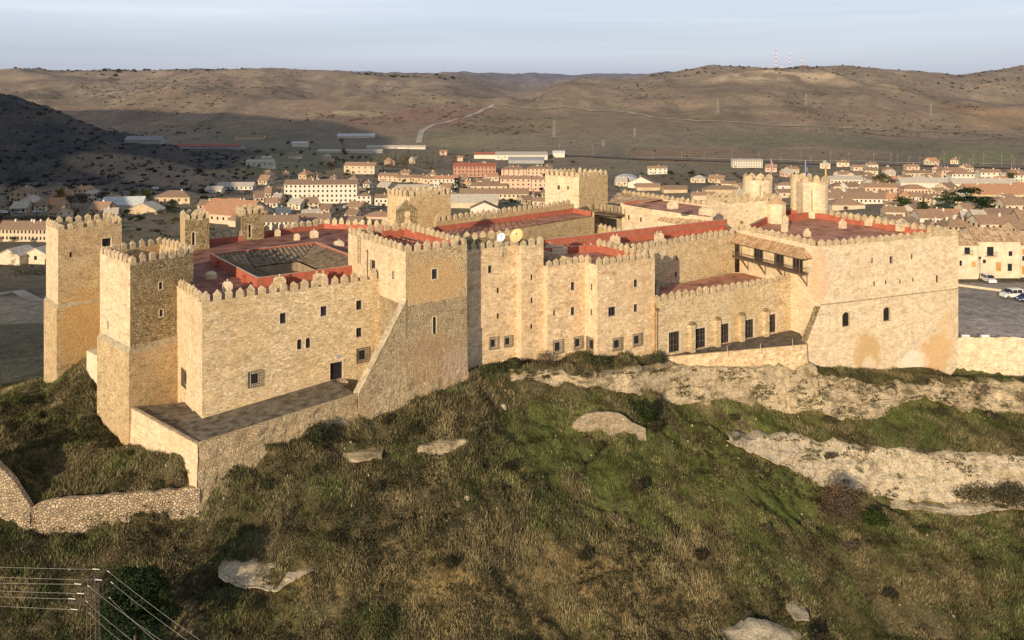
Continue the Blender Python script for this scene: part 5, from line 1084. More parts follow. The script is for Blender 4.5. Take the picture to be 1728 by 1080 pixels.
for i,(px,row,wm,hm,c) in enumerate([(1180,640,3.2,1.2,(.09,.085,.045)),(1245,650,2.6,1.2,(.12,.10,.06)),(1300,655,2.8,1.4,(.09,.09,.04)),(1150,668,2.4,1.4,(.075,.085,.035)),(1350,660,2.6,1.4,(.10,.09,.05)),(1440,660,5.0,2.0,(.12,.105,.06)),(1500,655,4.2,1.6,(.11,.10,.055)),(1580,664,3.4,1.2,(.14,.115,.07)),(1450,765,5.0,1.6,(.13,.11,.065)),(1400,775,3.0,1.2,(.12,.10,.06)),(1560,775,4.5,1.3,(.14,.12,.07)),(985,640,3.4,1.0,(.10,.095,.05)),(1060,640,2.8,1.1,(.10,.09,.05))]):
    shrub(px,row,wm,hm,c,'low bush rooted in the limestone ledges below the castle',n=620,seed=90+i,size=.11,group='bushes on the limestone ledges')
# dark conifer below on the left, behind the pylon
def big_conifer():
    x,y=PY(228,87); z=float(H(x,y)); e=empty('evergreen_tree',(x,y,z)); tag(e,'dark dense evergreen tree in the lower left corner behind the lattice pylon','tree')
    r=np.random.default_rng(77); ps=[]
    for k in range(85):
        h=r.uniform(.5,8.6); rad=4.2*math.sqrt(max(.05,1-(h/9.6)**1.8)); a=r.uniform(0,2*math.pi); q=rad*r.uniform(.3,.9)
        g=.8+.5*r.random(); ps.append(clump(math.cos(a)*q,math.sin(a)*q,h,1.25,1.25,1.0,240,r,.13,(.034*g,.052*g,.022*g)))
    foliage('crown',ps,e); mb=MB(); mb.beam((0,0,-1),(0,0,7),.28,M['wood'],.08,8); mb.build('trunk',e)
big_conifer()
# bare saplings on the garden terrace
for i,(px,Y,h) in enumerate(((1228,143.6,2.6),(1284,144.8,2.8),(1338,147.3,2.9))):
    x,y=PY(px,Y); e=empty('sapling',(x,y,zq)); tag(e,['leftmost','middle','rightmost'][i]+' of the three bare leaning saplings on the garden terrace','sapling',group='bare saplings on the garden terrace')
    mb=MB(); mb.beam((0,0,-.2),(-.1,0,h*.6),.07,M['trim'],.05); mb.build('trunk',e); mb=MB(); r=random.Random(i)
    for k in range(7): a=r.uniform(0,6.28); mb.beam((-.1,0,h*.55),(-.1+math.cos(a)*.9+.5,math.sin(a)*.6,h*r.uniform(.7,1.1)),.035,M['wood'],.012,3)
    mb.build('branch',e)
# pylon with its conductors, lower left
M['lattice']=plain('weathered_galvanised_steel',(.13,.10,.075),.7,.2,3,metal=.2); M['wire']=plain('aluminium_conductor',(.62,.56,.48),.5,.1,3,metal=.3); M['insul']=plain('glass_insulator',(.75,.74,.70),.3,.05,3,spec=.5)
def near_pylon():
    Y=78.0; x,y=PY(157,Y); zt=zof(968,Y); z0=float(H(x,y))-.5; e=empty('lattice_pylon',(x,y,z0)); tag(e,'rusty steel lattice pylon with three arms carrying power lines in the lower left corner','pylon')
    mb=MB(); hgt=zt-z0; w0,w1=.62,.30; nseg=int(hgt/.8)
    def c(k,i): t=k/nseg; w=w0+(w1-w0)*t; s=[(-1,-1),(1,-1),(1,1),(-1,1)][i]; return (s[0]*w,s[1]*w,hgt*t)
    for k in range(nseg):
        for i in range(4): mb.beam(c(k,i),c(k+1,i),.05,M['lattice']); mb.beam(c(k,i),c(k+1,(i+1)%4),.028,M['lattice'],n=3)
    mb.build('mast',e)
    arms=[(-1.1,.55,hgt-.1),(-1.7,.75,hgt-1.05),(-2.0,.65,hgt-2.1)]
    for (a,b,h) in arms:
        mb=MB(); tip=(1.1*.9,b+.2,h+.15); t2=(-abs(a),-.5,h-.2)
        for s in ((-.3,-.3,0),(.3,.3,.0)): mb.beam((s[0],s[1],h),t2,.04,M['lattice']); mb.beam((s[0],s[1],h-.45),t2,.035,M['lattice']); mb.beam((s[0],s[1],h),tip,.04,M['lattice']); mb.beam((s[0],s[1],h-.4),tip,.035,M['lattice'])
        mb.build('cross_arm',e)
    def wire(p,q,sag,label,n=24):
        mb=MB(); pr=None
        for k in range(n+1):
            t=k/n; c_=(p[0]+(q[0]-p[0])*t,p[1]+(q[1]-p[1])*t,p[2]+(q[2]-p[2])*t-sag*4*t*(1-t))
            if pr: mb.beam(pr,c_,.013,M['wire'],n=4)
            pr=c_
        o=mb.build('power_line'); tag(o,label,'cable',group='power lines on the lattice pylon'); return o
    lw=[(168,961,956),(172,979,973),(137,986,983),(142,1002,996),(127,1011,1006),(131,1029,1022)]
    for i,(px,pl,pl0) in enumerate(lw):
        a=PY(px,Y+(.5 if i%2==0 else -.5)); p=(a[0],a[1],zof(pl,a[1])); Yb=Y+18; slope=(pl-pl0)/px; b=PY(-260,Yb); q=(b[0],b[1],zof(pl0-slope*260-2,Yb))
        wire(p,q,.12,['highest','second highest','third','fourth','fifth','lowest'][i]+' of the power lines running left from the lattice pylon')
        mb=MB(); mb.beam((p[0]-x,p[1]-y,p[2]-z0),(p[0]-x-.65,p[1]-y+.1,p[2]-z0),.045,M['insul'],n=6); mb.build('insulator',e)
    rw=[(181,963,348,1082),(187,982,326,1082),(148,988,282,1082),(184,1008,270,1082),(145,1014,232,1082),(150,1034,212,1082)]
    for i,(px,pl,ex,ey) in enumerate(rw):
        a=PY(px,Y-.6); p=(a[0],a[1],zof(pl,a[1])); Yb=60; b=PY(ex,Yb); q=(b[0],b[1],zof(ey,Yb)); d=[q[c]-p[c] for c in range(3)]; q=tuple(p[c]+d[c]*1.5 for c in range(3))
        wire(p,q,.25,['topmost','second','third','fourth','fifth','lowest'][i]+' of the power lines running down to the right from the lattice pylon')
        mb=MB(); L=math.sqrt(sum(c*c for c in d)); mb.beam((p[0]-x,p[1]-y,p[2]-z0),tuple(p[c]+d[c]/L*.7-(x,y,z0)[c] for c in range(3)),.045,M['insul'],n=6); mb.build('insulator',e)
near_pylon()
# ------------------------------------------------------------------ the town below
WM={'cream':plain('cream_render',(.60,.49,.35),.9,.08,.3,obj=True),'white':plain('white_render',(.68,.61,.50),.9,.05,.3,obj=True),'pink':plain('pinkish_render',(.66,.45,.33),.9,.08,.3,obj=True),
    'brick':plain('red_brick_render',(.45,.25,.18),.9,.1,.3,obj=True),'tan':plain('tan_stone_render',(.56,.43,.28),.9,.15,.3,obj=True),'grey':plain('grey_render',(.36,.35,.34),.9,.1,.3,obj=True),'stone':plain('old_stone_house_wall',(.68,.56,.40),.9,.14,.5,obj=True)}
def rooft(name,c,v=.22):
    m,nt,b=newmat(name); p=opos(nt); f=noise(nt,p,.9,5,.75); g=noise(nt,p,6,3,.6)
    cc=rampn(nt,f,[(.28,tuple(x*.6 for x in c)),(.5,c),(.75,tuple(min(1,x*1.35) for x in c))]); cc=mixc(nt,1,cc,rampn(nt,g,[(.3,(.7,.7,.7)),(.7,(1.25,1.25,1.25))]),'MULTIPLY')
    nt.links.new(cc,b.inputs['Base Color']); bump(nt,b,g,.5,.1); return m
RM_={'brown':rooft('brown_tile_roof',(.29,.195,.13)),'orange':rooft('orange_tile_roof',(.50,.265,.15)),'red':rooft('dark_red_tile_roof',(.36,.13,.09)),'pale':rooft('pale_fibre_roof',(.52,.45,.36)),'rust':rooft('rusty_brown_tile_roof',(.37,.235,.15)),'metal':rooft('light_metal_roof',(.58,.57,.55)),'greyr':rooft('grey_sheet_roof',(.30,.29,.29))}
WN={'cream':'cream','white':'white','pink':'pink','brick':'red brick','tan':'tan','grey':'grey','stone':'pale stone'}
RN={'brown':'brown tiled','orange':'orange tiled','red':'dark red tiled','pale':'pale','rust':'rust tiled','metal':'light metal','greyr':'grey sheet'}
def unitbox(mat,name):
    mb=MB(); mb.box((0,0,-.5),(1,1,1),mat); return mb.mesh(name)
WINM=unitbox(M['glass'],'window'); CHM=unitbox(WM['white'],'chimney'); DRM=unitbox(M['wood'],'door'); SHM=unitbox(M['trim'],'sill')
def sub(me,name,parent,loc,sc,rz=0):
    o=bpy.data.objects.new(name,me); o.location=loc; o.scale=sc; o.rotation_euler=(0,0,rz); return link(o,parent)
def house(px,py,w,h,d,wall,roof,label,rot=0.,rise=.22,gable='x',win=None,name='house',ymin=200,group=None,cat=None,hip=False,chim=1,Y=None,eave=.5,z=None):
    """px,py: foot of the front wall; w,h: its size in the photo; d: depth in metres"""
    if Y is None: x,y,z0=G(px,py,ymin)
    else: x,y=PY(px,Y); z0=zof(py,Y)
    if z is not None: z0=z
    W=w*y/F; Hh=h*y/F; e=empty(name,(x,y,z0),math.radians(rot)); tag(e,label,cat or ('house' if name=='house' else 'building'),group)
    a=W/2; mb=MB(); wm=WM[wall]; base=-4
    hw=[(-a,0),(a,0),(a,d),(-a,d)]
    for i in range(4):
        p,q=hw[i],hw[(i+1)%4]; mb.face([(*p,base),(*q,base),(*q,Hh),(*p,Hh)],wm)
    span=d if gable=='x' else W; R=span*rise
    if not hip:
        if gable=='x':
            mb.face([(-a,d,Hh),(-a,0,Hh),(-a,d/2,Hh+R)],wm); mb.face([(a,0,Hh),(a,d,Hh),(a,d/2,Hh+R)],wm)
        else:
            mb.face([(-a,0,Hh),(a,0,Hh),(0,0,Hh+R)],wm); mb.face([(a,d,Hh),(-a,d,Hh),(0,d,Hh+R)],wm)
    mb.build('wall',e)
    rb=MB(); o=eave; k=R/(span/2); t=.22; rm=RM_[roof]
    def slab(pts):
        up=[(p[0],p[1],p[2]+t) for p in pts]; rb.face(up,rm); rb.face(pts[::-1],rm)
        for i in range(len(pts)): j=(i+1)%len(pts); rb.face([pts[i],pts[j],up[j],up[i]],rm)
    if hip:
        i_=min(W,d)/2
        if W>=d: r0,r1=(-a+i_,d/2,Hh+R),(a-i_,d/2,Hh+R)
        else: r0,r1=(0,i_,Hh+R),(0,d-i_,Hh+R)
        c=[(-a-o,-o,Hh-.1),(a+o,-o,Hh-.1),(a+o,d+o,Hh-.1),(-a-o,d+o,Hh-.1)]
        if W>=d:
            for pts in ([c[0],c[1],r1,r0],[c[1],c[2],r1],[c[2],c[3],r0,r1],[c[3],c[0],r0]): slab(pts)
        else:
            for pts in ([c[0],c[1],r0],[c[1],c[2],r1,r0],[c[2],c[3],r1],[c[3],c[0],r0,r1]): slab(pts)
    elif gable=='x':
        slab([(-a-o,-o,Hh-o*k),(a+o,-o,Hh-o*k),(a+o,d/2,Hh+R),(-a-o,d/2,Hh+R)]); slab([(a+o,d+o,Hh-o*k),(-a-o,d+o,Hh-o*k),(-a-o,d/2,Hh+R),(a+o,d/2,Hh+R)])
    else:
        slab([(-a-o,-o,Hh-o*k),(0,-o,Hh+R),(0,d+o,Hh+R),(-a-o,d+o,Hh-o*k)]); slab([(0,-o,Hh+R),(a+o,-o,Hh-o*k),(a+o,d+o,Hh-o*k),(0,d+o,Hh+R)])
    rb.build('roof',e)
    if win:
        nc,nr=win; ww=min(1.2,W/nc*.42); wh=min(1.5,Hh/nr*.5)
        for i in range(nc):
            for j in range(nr): sub(WINM,'window',e,(-a+W*(i+.5)/nc,0,Hh*(j+.58)/nr),(ww,.12,wh))
        ns=max(1,int(d/4)) if d<16 else 3
        for s in (-1,1):
            for i in range(min(ns,3)): sub(WINM,'window',e,(s*a,d*(i+.5)/ns,Hh*(nr-.42)/nr),(.12,ww,wh))
        sub(DRM,'door',e,(-a+W*.5/nc+W/nc*.5,0,1.05),(1.0,.14,2.1))
    for c in range(chim):
        cx_=(-a+W*random.uniform(.2,.8)); sub(CHM,'chimney',e,(cx_,d*random.uniform(.4,.6),Hh+R+.2),(.7,.7,1.6))
    return e
HS=[ # px,py,w,h,d,wall,roof,label,{...}
(31,342,36,17,10,'tan','brown','gabled tan house with balconies alone at the far left',dict(gable='y',win=(3,2),rot=-12)),
(131,332,20,12,10,'cream','orange','orange roofed house among bare trees left of the corner tower top',dict(gable='y',win=(2,2),rot=-25)),
(156,340,18,13,8,'white','pale','small white house right of the orange roofed house in the trees',dict(win=(2,2),rot=10)),
(205,354,66,8,14,'cream','metal','low shed with a large white roof behind the corner tower',dict(rot=8,rise=.3,chim=0)),
(240,362,54,7,10,'tan','pale','low building with broken pale roof planes right of the white roofed shed',dict(rot=-10,chim=0,gable='y')),
(40,408,92,21,9,'cream','brown','long cream terrace of row houses at the left edge',dict(win=(14,2),rise=.32,chim=4,rot=-4)),
(12,384,26,5,8,'brick','red','small red roof above the row houses at the left edge',dict(chim=0)),
(14,447,46,16,9,'stone','pale','pale roofed shed at the left edge below the row houses, left of two',dict(gable='y',chim=0,rot=-15)),
(60,446,40,18,10,'stone','pale','pale roofed shed in front of the row houses, right of two',dict(gable='y',chim=0,rot=-12,win=(1,1))),
(396,321,60,6,12,'white','pale','long low white building on the valley floor left of the big cream block',dict(chim=0,win=(8,1))),
(360,326,27,6,9,'white','pale','short white shed left of the long low white building',dict(chim=0)),
(290,345,60,12,14,'tan','brown','broad brown roofed hall with a pale cupola',dict(rise=.25,hip=True,win=(5,1))),
(372,378,96,16,26,'cream','orange','large hall with sunlit orange roof behind the two wall turrets',dict(rot=-22,rise=.25,chim=1,win=(8,1))),
(410,385,60,12,18,'cream','rust','second roof of the orange roofed hall, nearer the castle',dict(rot=-22,rise=.25,chim=0)),
(541,343,122,32,13,'white','brown','long four storey cream apartment block',dict(win=(16,4),rise=.2,chim=4,name='apartment_building',rot=2)),
(614,345,24,14,9,'white','brown','small white house at the right end of the long cream block',dict(win=(3,2),hip=True)),
(643,347,22,13,9,'white','brown','second small white house right of the long cream block',dict(win=(3,1))),
(468,392,66,18,9,'white','brown','cream row of flats with brown roofs behind the cloister, left half',dict(win=(9,2),chim=3,rise=.3,rot=3)),
(528,388,56,17,9,'white','brown','cream row of flats with brown roofs behind the cloister, right half',dict(win=(8,2),chim=3,rise=.3,rot=3)),
(585,384,50,10,10,'tan','brown','brown roof right of the row of flats behind the castle merlons',dict(chim=2,rot=-8)),
(637,378,46,12,10,'pink','rust','rust coloured roof left of the rear keep',dict(chim=1,rot=-5,hip=True)),
(438,283,46,9,10,'white','pale','white villa lying in the shadow of the dark hill',dict(win=(5,1),chim=0)),
(449,277,16,10,8,'pink','pale','upper storey of the villa in the shadow of the dark hill',dict(chim=0,Y=None)),
(606,294,54,14,14,'cream','rust','big pale house standing alone in the fields above the cream block',dict(win=(5,2),rot=-10)),
(350,251,110,4,24,'grey','red','long dark red roofed works in the shaded valley',dict(chim=0,rise=.1)),
(240,243,60,6,16,'grey','greyr','grey works building in the shaded valley left of the red works',dict(chim=0)),
(420,236,50,6,14,'tan','brown','brown factory building in the shaded valley',dict(chim=0)),
(505,248,26,6,10,'white','metal','small light building at the edge of the hill shadow',dict(chim=0)),
(590,258,110,2.6,10,'white','pale','very long low white shed crossing the fields, upper left of two',dict(chim=0,rot=-3)),
(668,251,100,2.6,10,'white','pale','very long low white shed crossing the fields, upper right of two',dict(chim=0,rot=-3)),
(600,233,62,3.5,14,'white','metal','distant white sheds below the terraced hill',dict(chim=0)),
(801,299,72,18,14,'brick','red','long red brick apartment block with dark red roof',dict(win=(11,3),rise=.22,chim=5,name='apartment_building')),
(654,306,34,9,10,'pink','rust','pink house with rust roof at the left of the villa row',dict(win=(4,2),rot=-15)),
(684,308,28,8,9,'cream','rust','cream house second in the villa row',dict(win=(3,1),rot=12)),
(707,309,30,9,10,'tan','brown','tan house third in the villa row',dict(win=(3,1),rot=-10)),
(723,311,18,9,8,'cream','rust','small cream house fourth in the villa row',dict(win=(2,1))),
(752,316,40,14,11,'white','orange','white house with orange roof at the right of the villa row',dict(win=(6,2),chim=2)),
(778,316,20,13,9,'pink','rust','narrow pink house below the red brick block',dict(win=(2,2),rot=15)),
(690,322,70,6,8,'white','pale','low white garden wall building under the villa row',dict(chim=0)),
(867,298,42,12,12,'pink','brown','pink apartment house with chimneys, left of two right of the red brick block',dict(win=(5,3),hip=True,chim=3,name='apartment_building')),
(906,300,34,15,12,'pink','brown','pink apartment house with chimneys, right of two beside the far keep',dict(win=(5,3),hip=True,chim=3,name='apartment_building')),
(870,322,52,20,10,'pink','rust','pink row of flats with balconies left of the far keep, left half',dict(win=(6,3),chim=2,name='apartment_building')),
(912,323,40,20,10,'pink','rust','pink row of flats with balconies left of the far keep, right half',dict(win=(5,3),chim=2,name='apartment_building',rot=-8)),
(834,336,116,9,10,'cream','brown','long low cream building with a row of square windows',dict(win=(16,1),chim=0,rise=.35)),
(826,322,60,8,12,'cream','brown','brown roofed building just above the long low cream building',dict(win=(5,1),chim=1)),
(800,352,80,10,16,'cream','pale','warehouse with a wide pale roof behind the castle wing',dict(chim=0,rise=.3)),
(817,362,46,10,10,'white','brown','white gabled shed with brown roof in front of the pale warehouse',dict(chim=0,gable='y')),
(880,270,88,8,30,'white','pale','white saw-tooth factory behind the town',dict(win=(8,1),chim=0,rise=.1)),
(888,276,60,6,14,'grey','greyr','green grey shed in front of the white factory',dict(chim=0)),
(820,268,40,7,12,'white','red','pale hall with a dark red roof left of the white factory',dict(chim=0)),
(748,262,12,6,8,'pink','orange','tiny orange roofed house left of the dark red hall',dict(chim=0)),
(776,272,10,6,8,'pink','orange','tiny pink house above the red brick block',dict(chim=0)),
(943,266,20,8,10,'white','metal','white tank house right of the white factory',dict(chim=0)),
(1082,318,46,9,10,'white','brown','white gabled house with brown roof right of the far keep',dict(gable='y',rot=-20,win=(2,1))),
(1110,294,32,10,9,'white','rust','white villa alone in the field right of the far keep',dict(win=(4,2),chim=1)),
(1262,283,50,12,10,'white','pale','long white barracks with three rows of small windows in front of the railway',dict(win=(12,3),chim=1,rise=.12)),
(1095,322,40,6,12,'tan','rust','low rust roofed sheds behind the rear wall, left of two',dict(chim=0)),
(1140,326,40,6,12,'tan','brown','low brown roofed sheds behind the rear wall, right of two',dict(chim=0)),
(1218,330,56,10,12,'tan','brown','brown hipped roof left of the rounded turret',dict(hip=True)),
(1190,338,40,8,10,'cream','rust','rust roof behind the rear parapet left of the gate block',dict()),
(1330,322,34,9,10,'white','rust','white house seen between the two turrets, with a small stone spire',dict(hip=True,win=(2,1))),
(1332,334,34,9,10,'cream','brown','cream house seen between the two turrets, lower',dict(win=(2,1))),
(1429,312,56,9,12,'white','pale','long white building right of the double turret',dict(win=(9,1),chim=0)),
(1451,289,22,7,9,'cream','rust','small cream house far right of the flags',dict(chim=0,win=(2,1))),
(1474,287,16,9,9,'white','rust','small white house on the valley road',dict(win=(2,1))),
(1450,345,100,10,10,'white','brown','long white building with small square windows right of the double turret',dict(win=(14,1),chim=0,rot=-6,rise=.35)),
(1432,354,56,8,16,'cream','rust','hipped rust roof just right of the double turret',dict(hip=True,chim=1)),
(1541,287,22,6,9,'pink','rust','small pink house near the railway on the right',dict(win=(2,1))),
(1551,301,44,9,10,'cream','brown','cream house with balconies below the small pink house',dict(win=(6,1),chim=2)),
(1612,301,46,13,12,'pink','rust','pink villa near the railway on the right',dict(hip=True,win=(5,2),chim=2)),
(1626,306,38,12,12,'white','rust','white villa with a low hipped roof in front of the pink villa',dict(hip=True,win=(5,2),chim=0)),
(1673,303,36,12,11,'white','rust','white house with a round tree in its garden',dict(win=(4,2),chim=3)),
(1724,308,26,12,10,'white','rust','white house cut by the right edge near the railway',dict(win=(3,2))),
(1562,318,84,10,12,'white','pale','long white hall with greyish roof, left of two',dict(chim=0,rise=.3)),
(1663,320,108,10,12,'white','pale','long white hall with greyish roof, right of two',dict(chim=2,rise=.3)),
(1490,326,60,10,12,'pink','rust','pink terrace with rust roof left of the long white halls',dict(win=(6,1),chim=2)),
(1546,331,40,12,12,'pink','rust','pink and white striped house in front of the left long hall',dict(win=(7,1),hip=True)),
(1690,337,100,9,24,'tan','orange','large orange roof with yellow dormers by the right edge',dict(chim=3,rise=.25)),
(1672,352,60,9,14,'stone','brown','long brown roof below the large orange roof',dict(rot=-5)),
(1716,358,36,12,14,'stone','rust','stone house by the right edge below the orange roof',dict(win=(3,1))),
(1512,372,34,14,11,'stone','rust','stone house with brown roof behind the red flat roof, left of the pale plaza dish',dict(gable='x',win=(2,1),rot=-8)),
(1582,382,56,14,14,'white','rust','broad brown roofed house right behind the red flat roof',dict(win=(3,1),rot=-6)),
(1600,372,50,8,12,'stone','orange','orange roof above the broad brown roofed house',dict(rot=-4)),
(1655,364,50,10,12,'stone','rust','rust roofed stone house in the middle of the old town',dict(rot=5)),
(1700,376,56,12,12,'white','brown','white walled house with a long brown roof near the right edge',dict(win=(3,1),chim=1)),
(1688,390,64,12,12,'stone','rust','low stone house directly behind the square houses',dict(win=(3,1))),
]
for (px,py,w,h,d,wl,rf,lb_,kw) in HS:
    kw=dict(kw); kw.setdefault('name','house'); house(px,py,w,h,d,wl,rf,lb_,**kw)
# hip roofed lean-in at the corner of the square and the two facades on the square, close enough for their details
def square_house(px0,px1,pyb,pye,Y,d,label,items,roofk='rust',rot=0):
    x0,_=PY(px0,Y); x1,_=PY(px1,Y); z0=51.0; ze=zof(pye,Y); W=x1-x0; e=empty('house',((x0+x1)/2,Y,z0),math.radians(rot)); tag(e,label,'house'); a=W/2; h=ze-z0; mb=MB(); wm=WM['stone']
    hw=[(-a,0),(a,0),(a,d),(-a,d)]
    for i in range(4): p,q=hw[i],hw[(i+1)%4]; mb.face([(*p,-3),(*q,-3),(*q,h),(*p,h)],wm)
    R=d*.2
    mb.face([(-a,d,h),(-a,0,h),(-a,d/2,h+R)],wm); mb.face([(a,0,h),(a,d,h),(a,d/2,h+R)],wm); mb.build('wall',e)
    rb=MB(); 
    for s,y0 in ((1,-.6),(-1,d+.6)):
        pts=[(-a-.1,y0,h-.2),(a+.1,y0,h-.2),(a+.1,d/2,h+R),(-a-.1,d/2,h+R)]
        if s<0: pts=pts[::-1]
        rb.face([(p[0],p[1],p[2]+.2) for p in pts],M['tileA'],uv=[(0,0),(W,0),(W,d/2),(0,d/2)] if s>0 else None); rb.face(pts[::-1],RM_[roofk])
        for i in range(4): p,q=pts[i],pts[(i+1)%4]; rb.face([p,q,(q[0],q[1],q[2]+.2),(p[0],p[1],p[2]+.2)],RM_[roofk])
    rb.build('roof',e)
    for (px,py,w,hh_,kind) in items:
        x=(px-CX)/F*Y-(x0+x1)/2; z=zof(py,Y)-z0; w_=w*Y/F; h_=hh_*Y/F
        if kind=='win': sub(WINM,'window',e,(x,0,z),(w_,.1,h_)); sub(SHM,'window_frame',e,(x,-.03,z-h_/2-.06),(w_+.3,.2,.12))
        if kind=='door': sub(DRM,'door',e,(x,0,z),(w_,.16,h_))
        if kind=='shut': sub(unitbox(plain('ochre_wooden_door',(.50,.27,.09)),'door'),'door',e,(x,0,z),(w_,.16,h_))
        if kind=='balc':
            sub(WINM,'window',e,(x,0,z),(w_,.1,h_)); mb=MB(); zb=z-h_/2
            mb.box((x,-.45,zb-.12),(w_+1.2,.9,.12),M['trim'])
            for k in range(12): xx=x-(w_+1.1)/2+(w_+1.1)*k/11; mb.beam((xx,-.85,zb),(xx,-.85,zb+1.0),.025,M['iron'],n=3)
            mb.beam((x-(w_+1.1)/2,-.85,zb+1),(x+(w_+1.1)/2,-.85,zb+1),.04,M['iron']); mb.build('balcony',e)
    return e
square_house(1606,1650,467,412,219,10,'pale stone house on the square next to the castle corner, left of two',[(1632,423,9,11,'balc'),(1643,446,6,9,'shut'),(1621,444,4,9,'win')])
square_house(1650.6,1722,469,406,220,11,'pale stone house on the square with a glazed balcony, right of two',[(1671,424,11,15,'balc'),(1685,450,8,15,'shut'),(1705,428,6,8,'win'),(1704,451,7,12,'win'),(1661,441,5,6,'win')])
square_house(1722.6,1800,472,412,221,11,'pale stone house on the square cut by the right edge',[(1728,425,6,9,'shut'),(1728,436,6,8,'win'),(1727,456,6,14,'shut')])
house(1637,412,50,10,9,'stone','rust','low rust coloured hipped roof just behind the houses of the square',hip=True,Y=233,z=51,rise=.25,win=(2,1))
# infill of the old town and the suburbs: one house after another, told apart by colour and size
rnd=random.Random(21); placed=[(a[0],a[1],a[2]) for a in HS]; cnt={}
PLACE=[(1408,1735,322,345,26,'between the cedars and the white halls',(15,28)),(1500,1735,345,396,36,'packed close behind the square',(18,32)),(560,1000,305,350,24,'in the lower town behind the keeps',(12,24)),(0,330,330,372,9,'in the suburb left of the turrets',(18,32)),(1040,1300,306,338,8,'in the low ground behind the rear wall',(16,28)),(330,640,345,378,14,'behind the cloister wing',(16,30)),(430,770,300,350,30,'around the long cream block',(9,18)),(780,1000,296,345,16,'close to the far keep',(9,18)),(1300,1728,276,300,12,'near the railway on the right',(12,22)),(440,1000,262,292,6,'among the bare trees on the valley floor',(9,18)),(1420,1735,300,322,18,'in the new quarter on the right',(14,26))]
for (x0,x1,y0,y1,n,where,(wa,wb)) in PLACE:
    t=0; k=0
    while k<n and t<600:
        t+=1; px=rnd.uniform(x0,x1); py=rnd.uniform(y0,y1)
        if any(abs(px-a)<(wb*.30+w_*.42) and abs(py-b)<(py-CY)*.040 for a,b,w_ in placed): continue
        w=rnd.uniform(wa,wb); hgt=rnd.uniform(.05,.075)*(py-CY)*.5+2; wl=rnd.choice(['stone','cream','white','tan','stone','pink']); rf=rnd.choice(['rust','brown','orange','rust','brown','rust','pale'] )
        lb_=f"{WN[wl]} house, {RN[rf]} roof {where}"; hp=rnd.random()<.25
        if hp: lb_=f"{WN[wl]} house, hipped {RN[rf]} roof {where}"
        house(px,py,w,hgt,rnd.uniform(8,13),wl,rf,lb_,rot=rnd.uniform(-28,28),hip=hp,rise=rnd.uniform(.2,.32),win=(max(2,int(w/8)),1 if hgt<9 else 2),chim=rnd.choice([0,1,1,2]),group='houses '+where)
        placed.append((px,py,w)); k+=1
# barrel-roofed warehouse
x,y,z=G(1057,313); e=empty('warehouse',(x,y,z),math.radians(-8)); tag(e,'grey warehouse with a rounded barrel roof right of the far keep','warehouse'); W=40*y/F; hh=10*y/F; mb=MB(); mb.box((0,12,-3),(W,24,3+hh*.55),WM['grey']); mb.build('wall',e)
mb=MB(); K=12
for k in range(K):
    a0,a1=math.pi*k/K,math.pi*(k+1)/K; R=W/2*1.02; f=lambda a,yy:(-R*math.cos(a),yy,hh*.5+math.sin(a)*hh*1.0)
    mb.face([f(a0,-.3),f(a1,-.3),f(a1,24.3),f(a0,24.3)][::-1],RM_['metal'])
mb.face([f(math.pi*k/K,-.2) for k in range(K+1)],WM['grey']); mb.build('barrel_roof',e)
# ------------------------------------------------------------------ trees of the town and valley
def crown_mesh(kind,seed):
    r=np.random.default_rng(seed); ps=[]
    if kind=='round':
        for k in range(16): a=r.uniform(0,6.28); q=r.uniform(0,.32); ps.append(clump(math.cos(a)*q,math.sin(a)*q,r.uniform(.28,.72),.22,.22,.2,46,r,.035,(1,1,1)))
    if kind=='cedar':
        for k in range(30):
            h=r.uniform(.2,.95); rad=.62*(1-h)**.6; a=r.uniform(0,6.28); q=rad*r.uniform(.25,1); ps.append(clump(math.cos(a)*q,math.sin(a)*q,h,.24,.24,.07,60,r,.03,(1,1,1)))
    if kind=='cone':
        for k in range(18): h=r.uniform(.05,.92); rad=.26*(1-h); a=r.uniform(0,6.28); ps.append(clump(math.cos(a)*rad*.6,math.sin(a)*rad*.6,h,.13,.13,.09,34,r,.03,(1,1,1)))
    if kind=='thin':
        for k in range(14): h=r.uniform(.3,.98); ps.append(clump(r.normal(0,.07),r.normal(0,.07),h,.10,.10,.12,18,r,.018,(1,1,1)))
    V_=np.concatenate([p[0] for p in ps]); C_=np.concatenate([p[1] for p in ps]); return V_,C_
_cr={}
def crown(kind,seed,col):
    key=(kind,seed,col)
    if key not in _cr:
        V_,C_=crown_mesh(kind,seed); me=big_mesh('crown',V_,np.arange(len(V_)).reshape(-1,3),C_*np.array(col),3); me.materials.append(M['veg']); _cr[key]=me
    return _cr[key]
_tk={}
def trunkmesh(kind):
    if kind not in _tk:
        mb=MB(); mb.beam((0,0,-.15),(0,0,.62),.022,M['wood'],.010,5); r=random.Random(4)
        if kind in('round','thin'):
            for k in range(9): a=r.uniform(0,6.28); h=r.uniform(.2,.55); s=.28 if kind=='round' else .12; mb.beam((0,0,h),(math.cos(a)*s,math.sin(a)*s,h+.3),.009,M['wood'],.003,3)
        _tk[kind]=mb.mesh('trunk')
    return _tk[kind]
TC={'green':(.055,.085,.03),'dark':(.03,.05,.025),'yellow':(.26,.21,.05),'bare':(.17,.13,.095),'olive':(.12,.12,.05),'brown':(.16,.11,.07)}
def tree(px,py,hpx,kind,col,label,group=None,seed=0,wide=1.0,ymin=200):
    x,y,z=G(px,py,ymin); h=hpx*y/F; e=empty('tree',(x,y,z),random.uniform(0,6)); tag(e,label,'tree',group); e.scale=(h*wide,h*wide,h)
    link(bpy.data.objects.new('crown',crown(kind,seed%3,TC[col])),e); link(bpy.data.objects.new('trunk',trunkmesh(kind)),e); return e
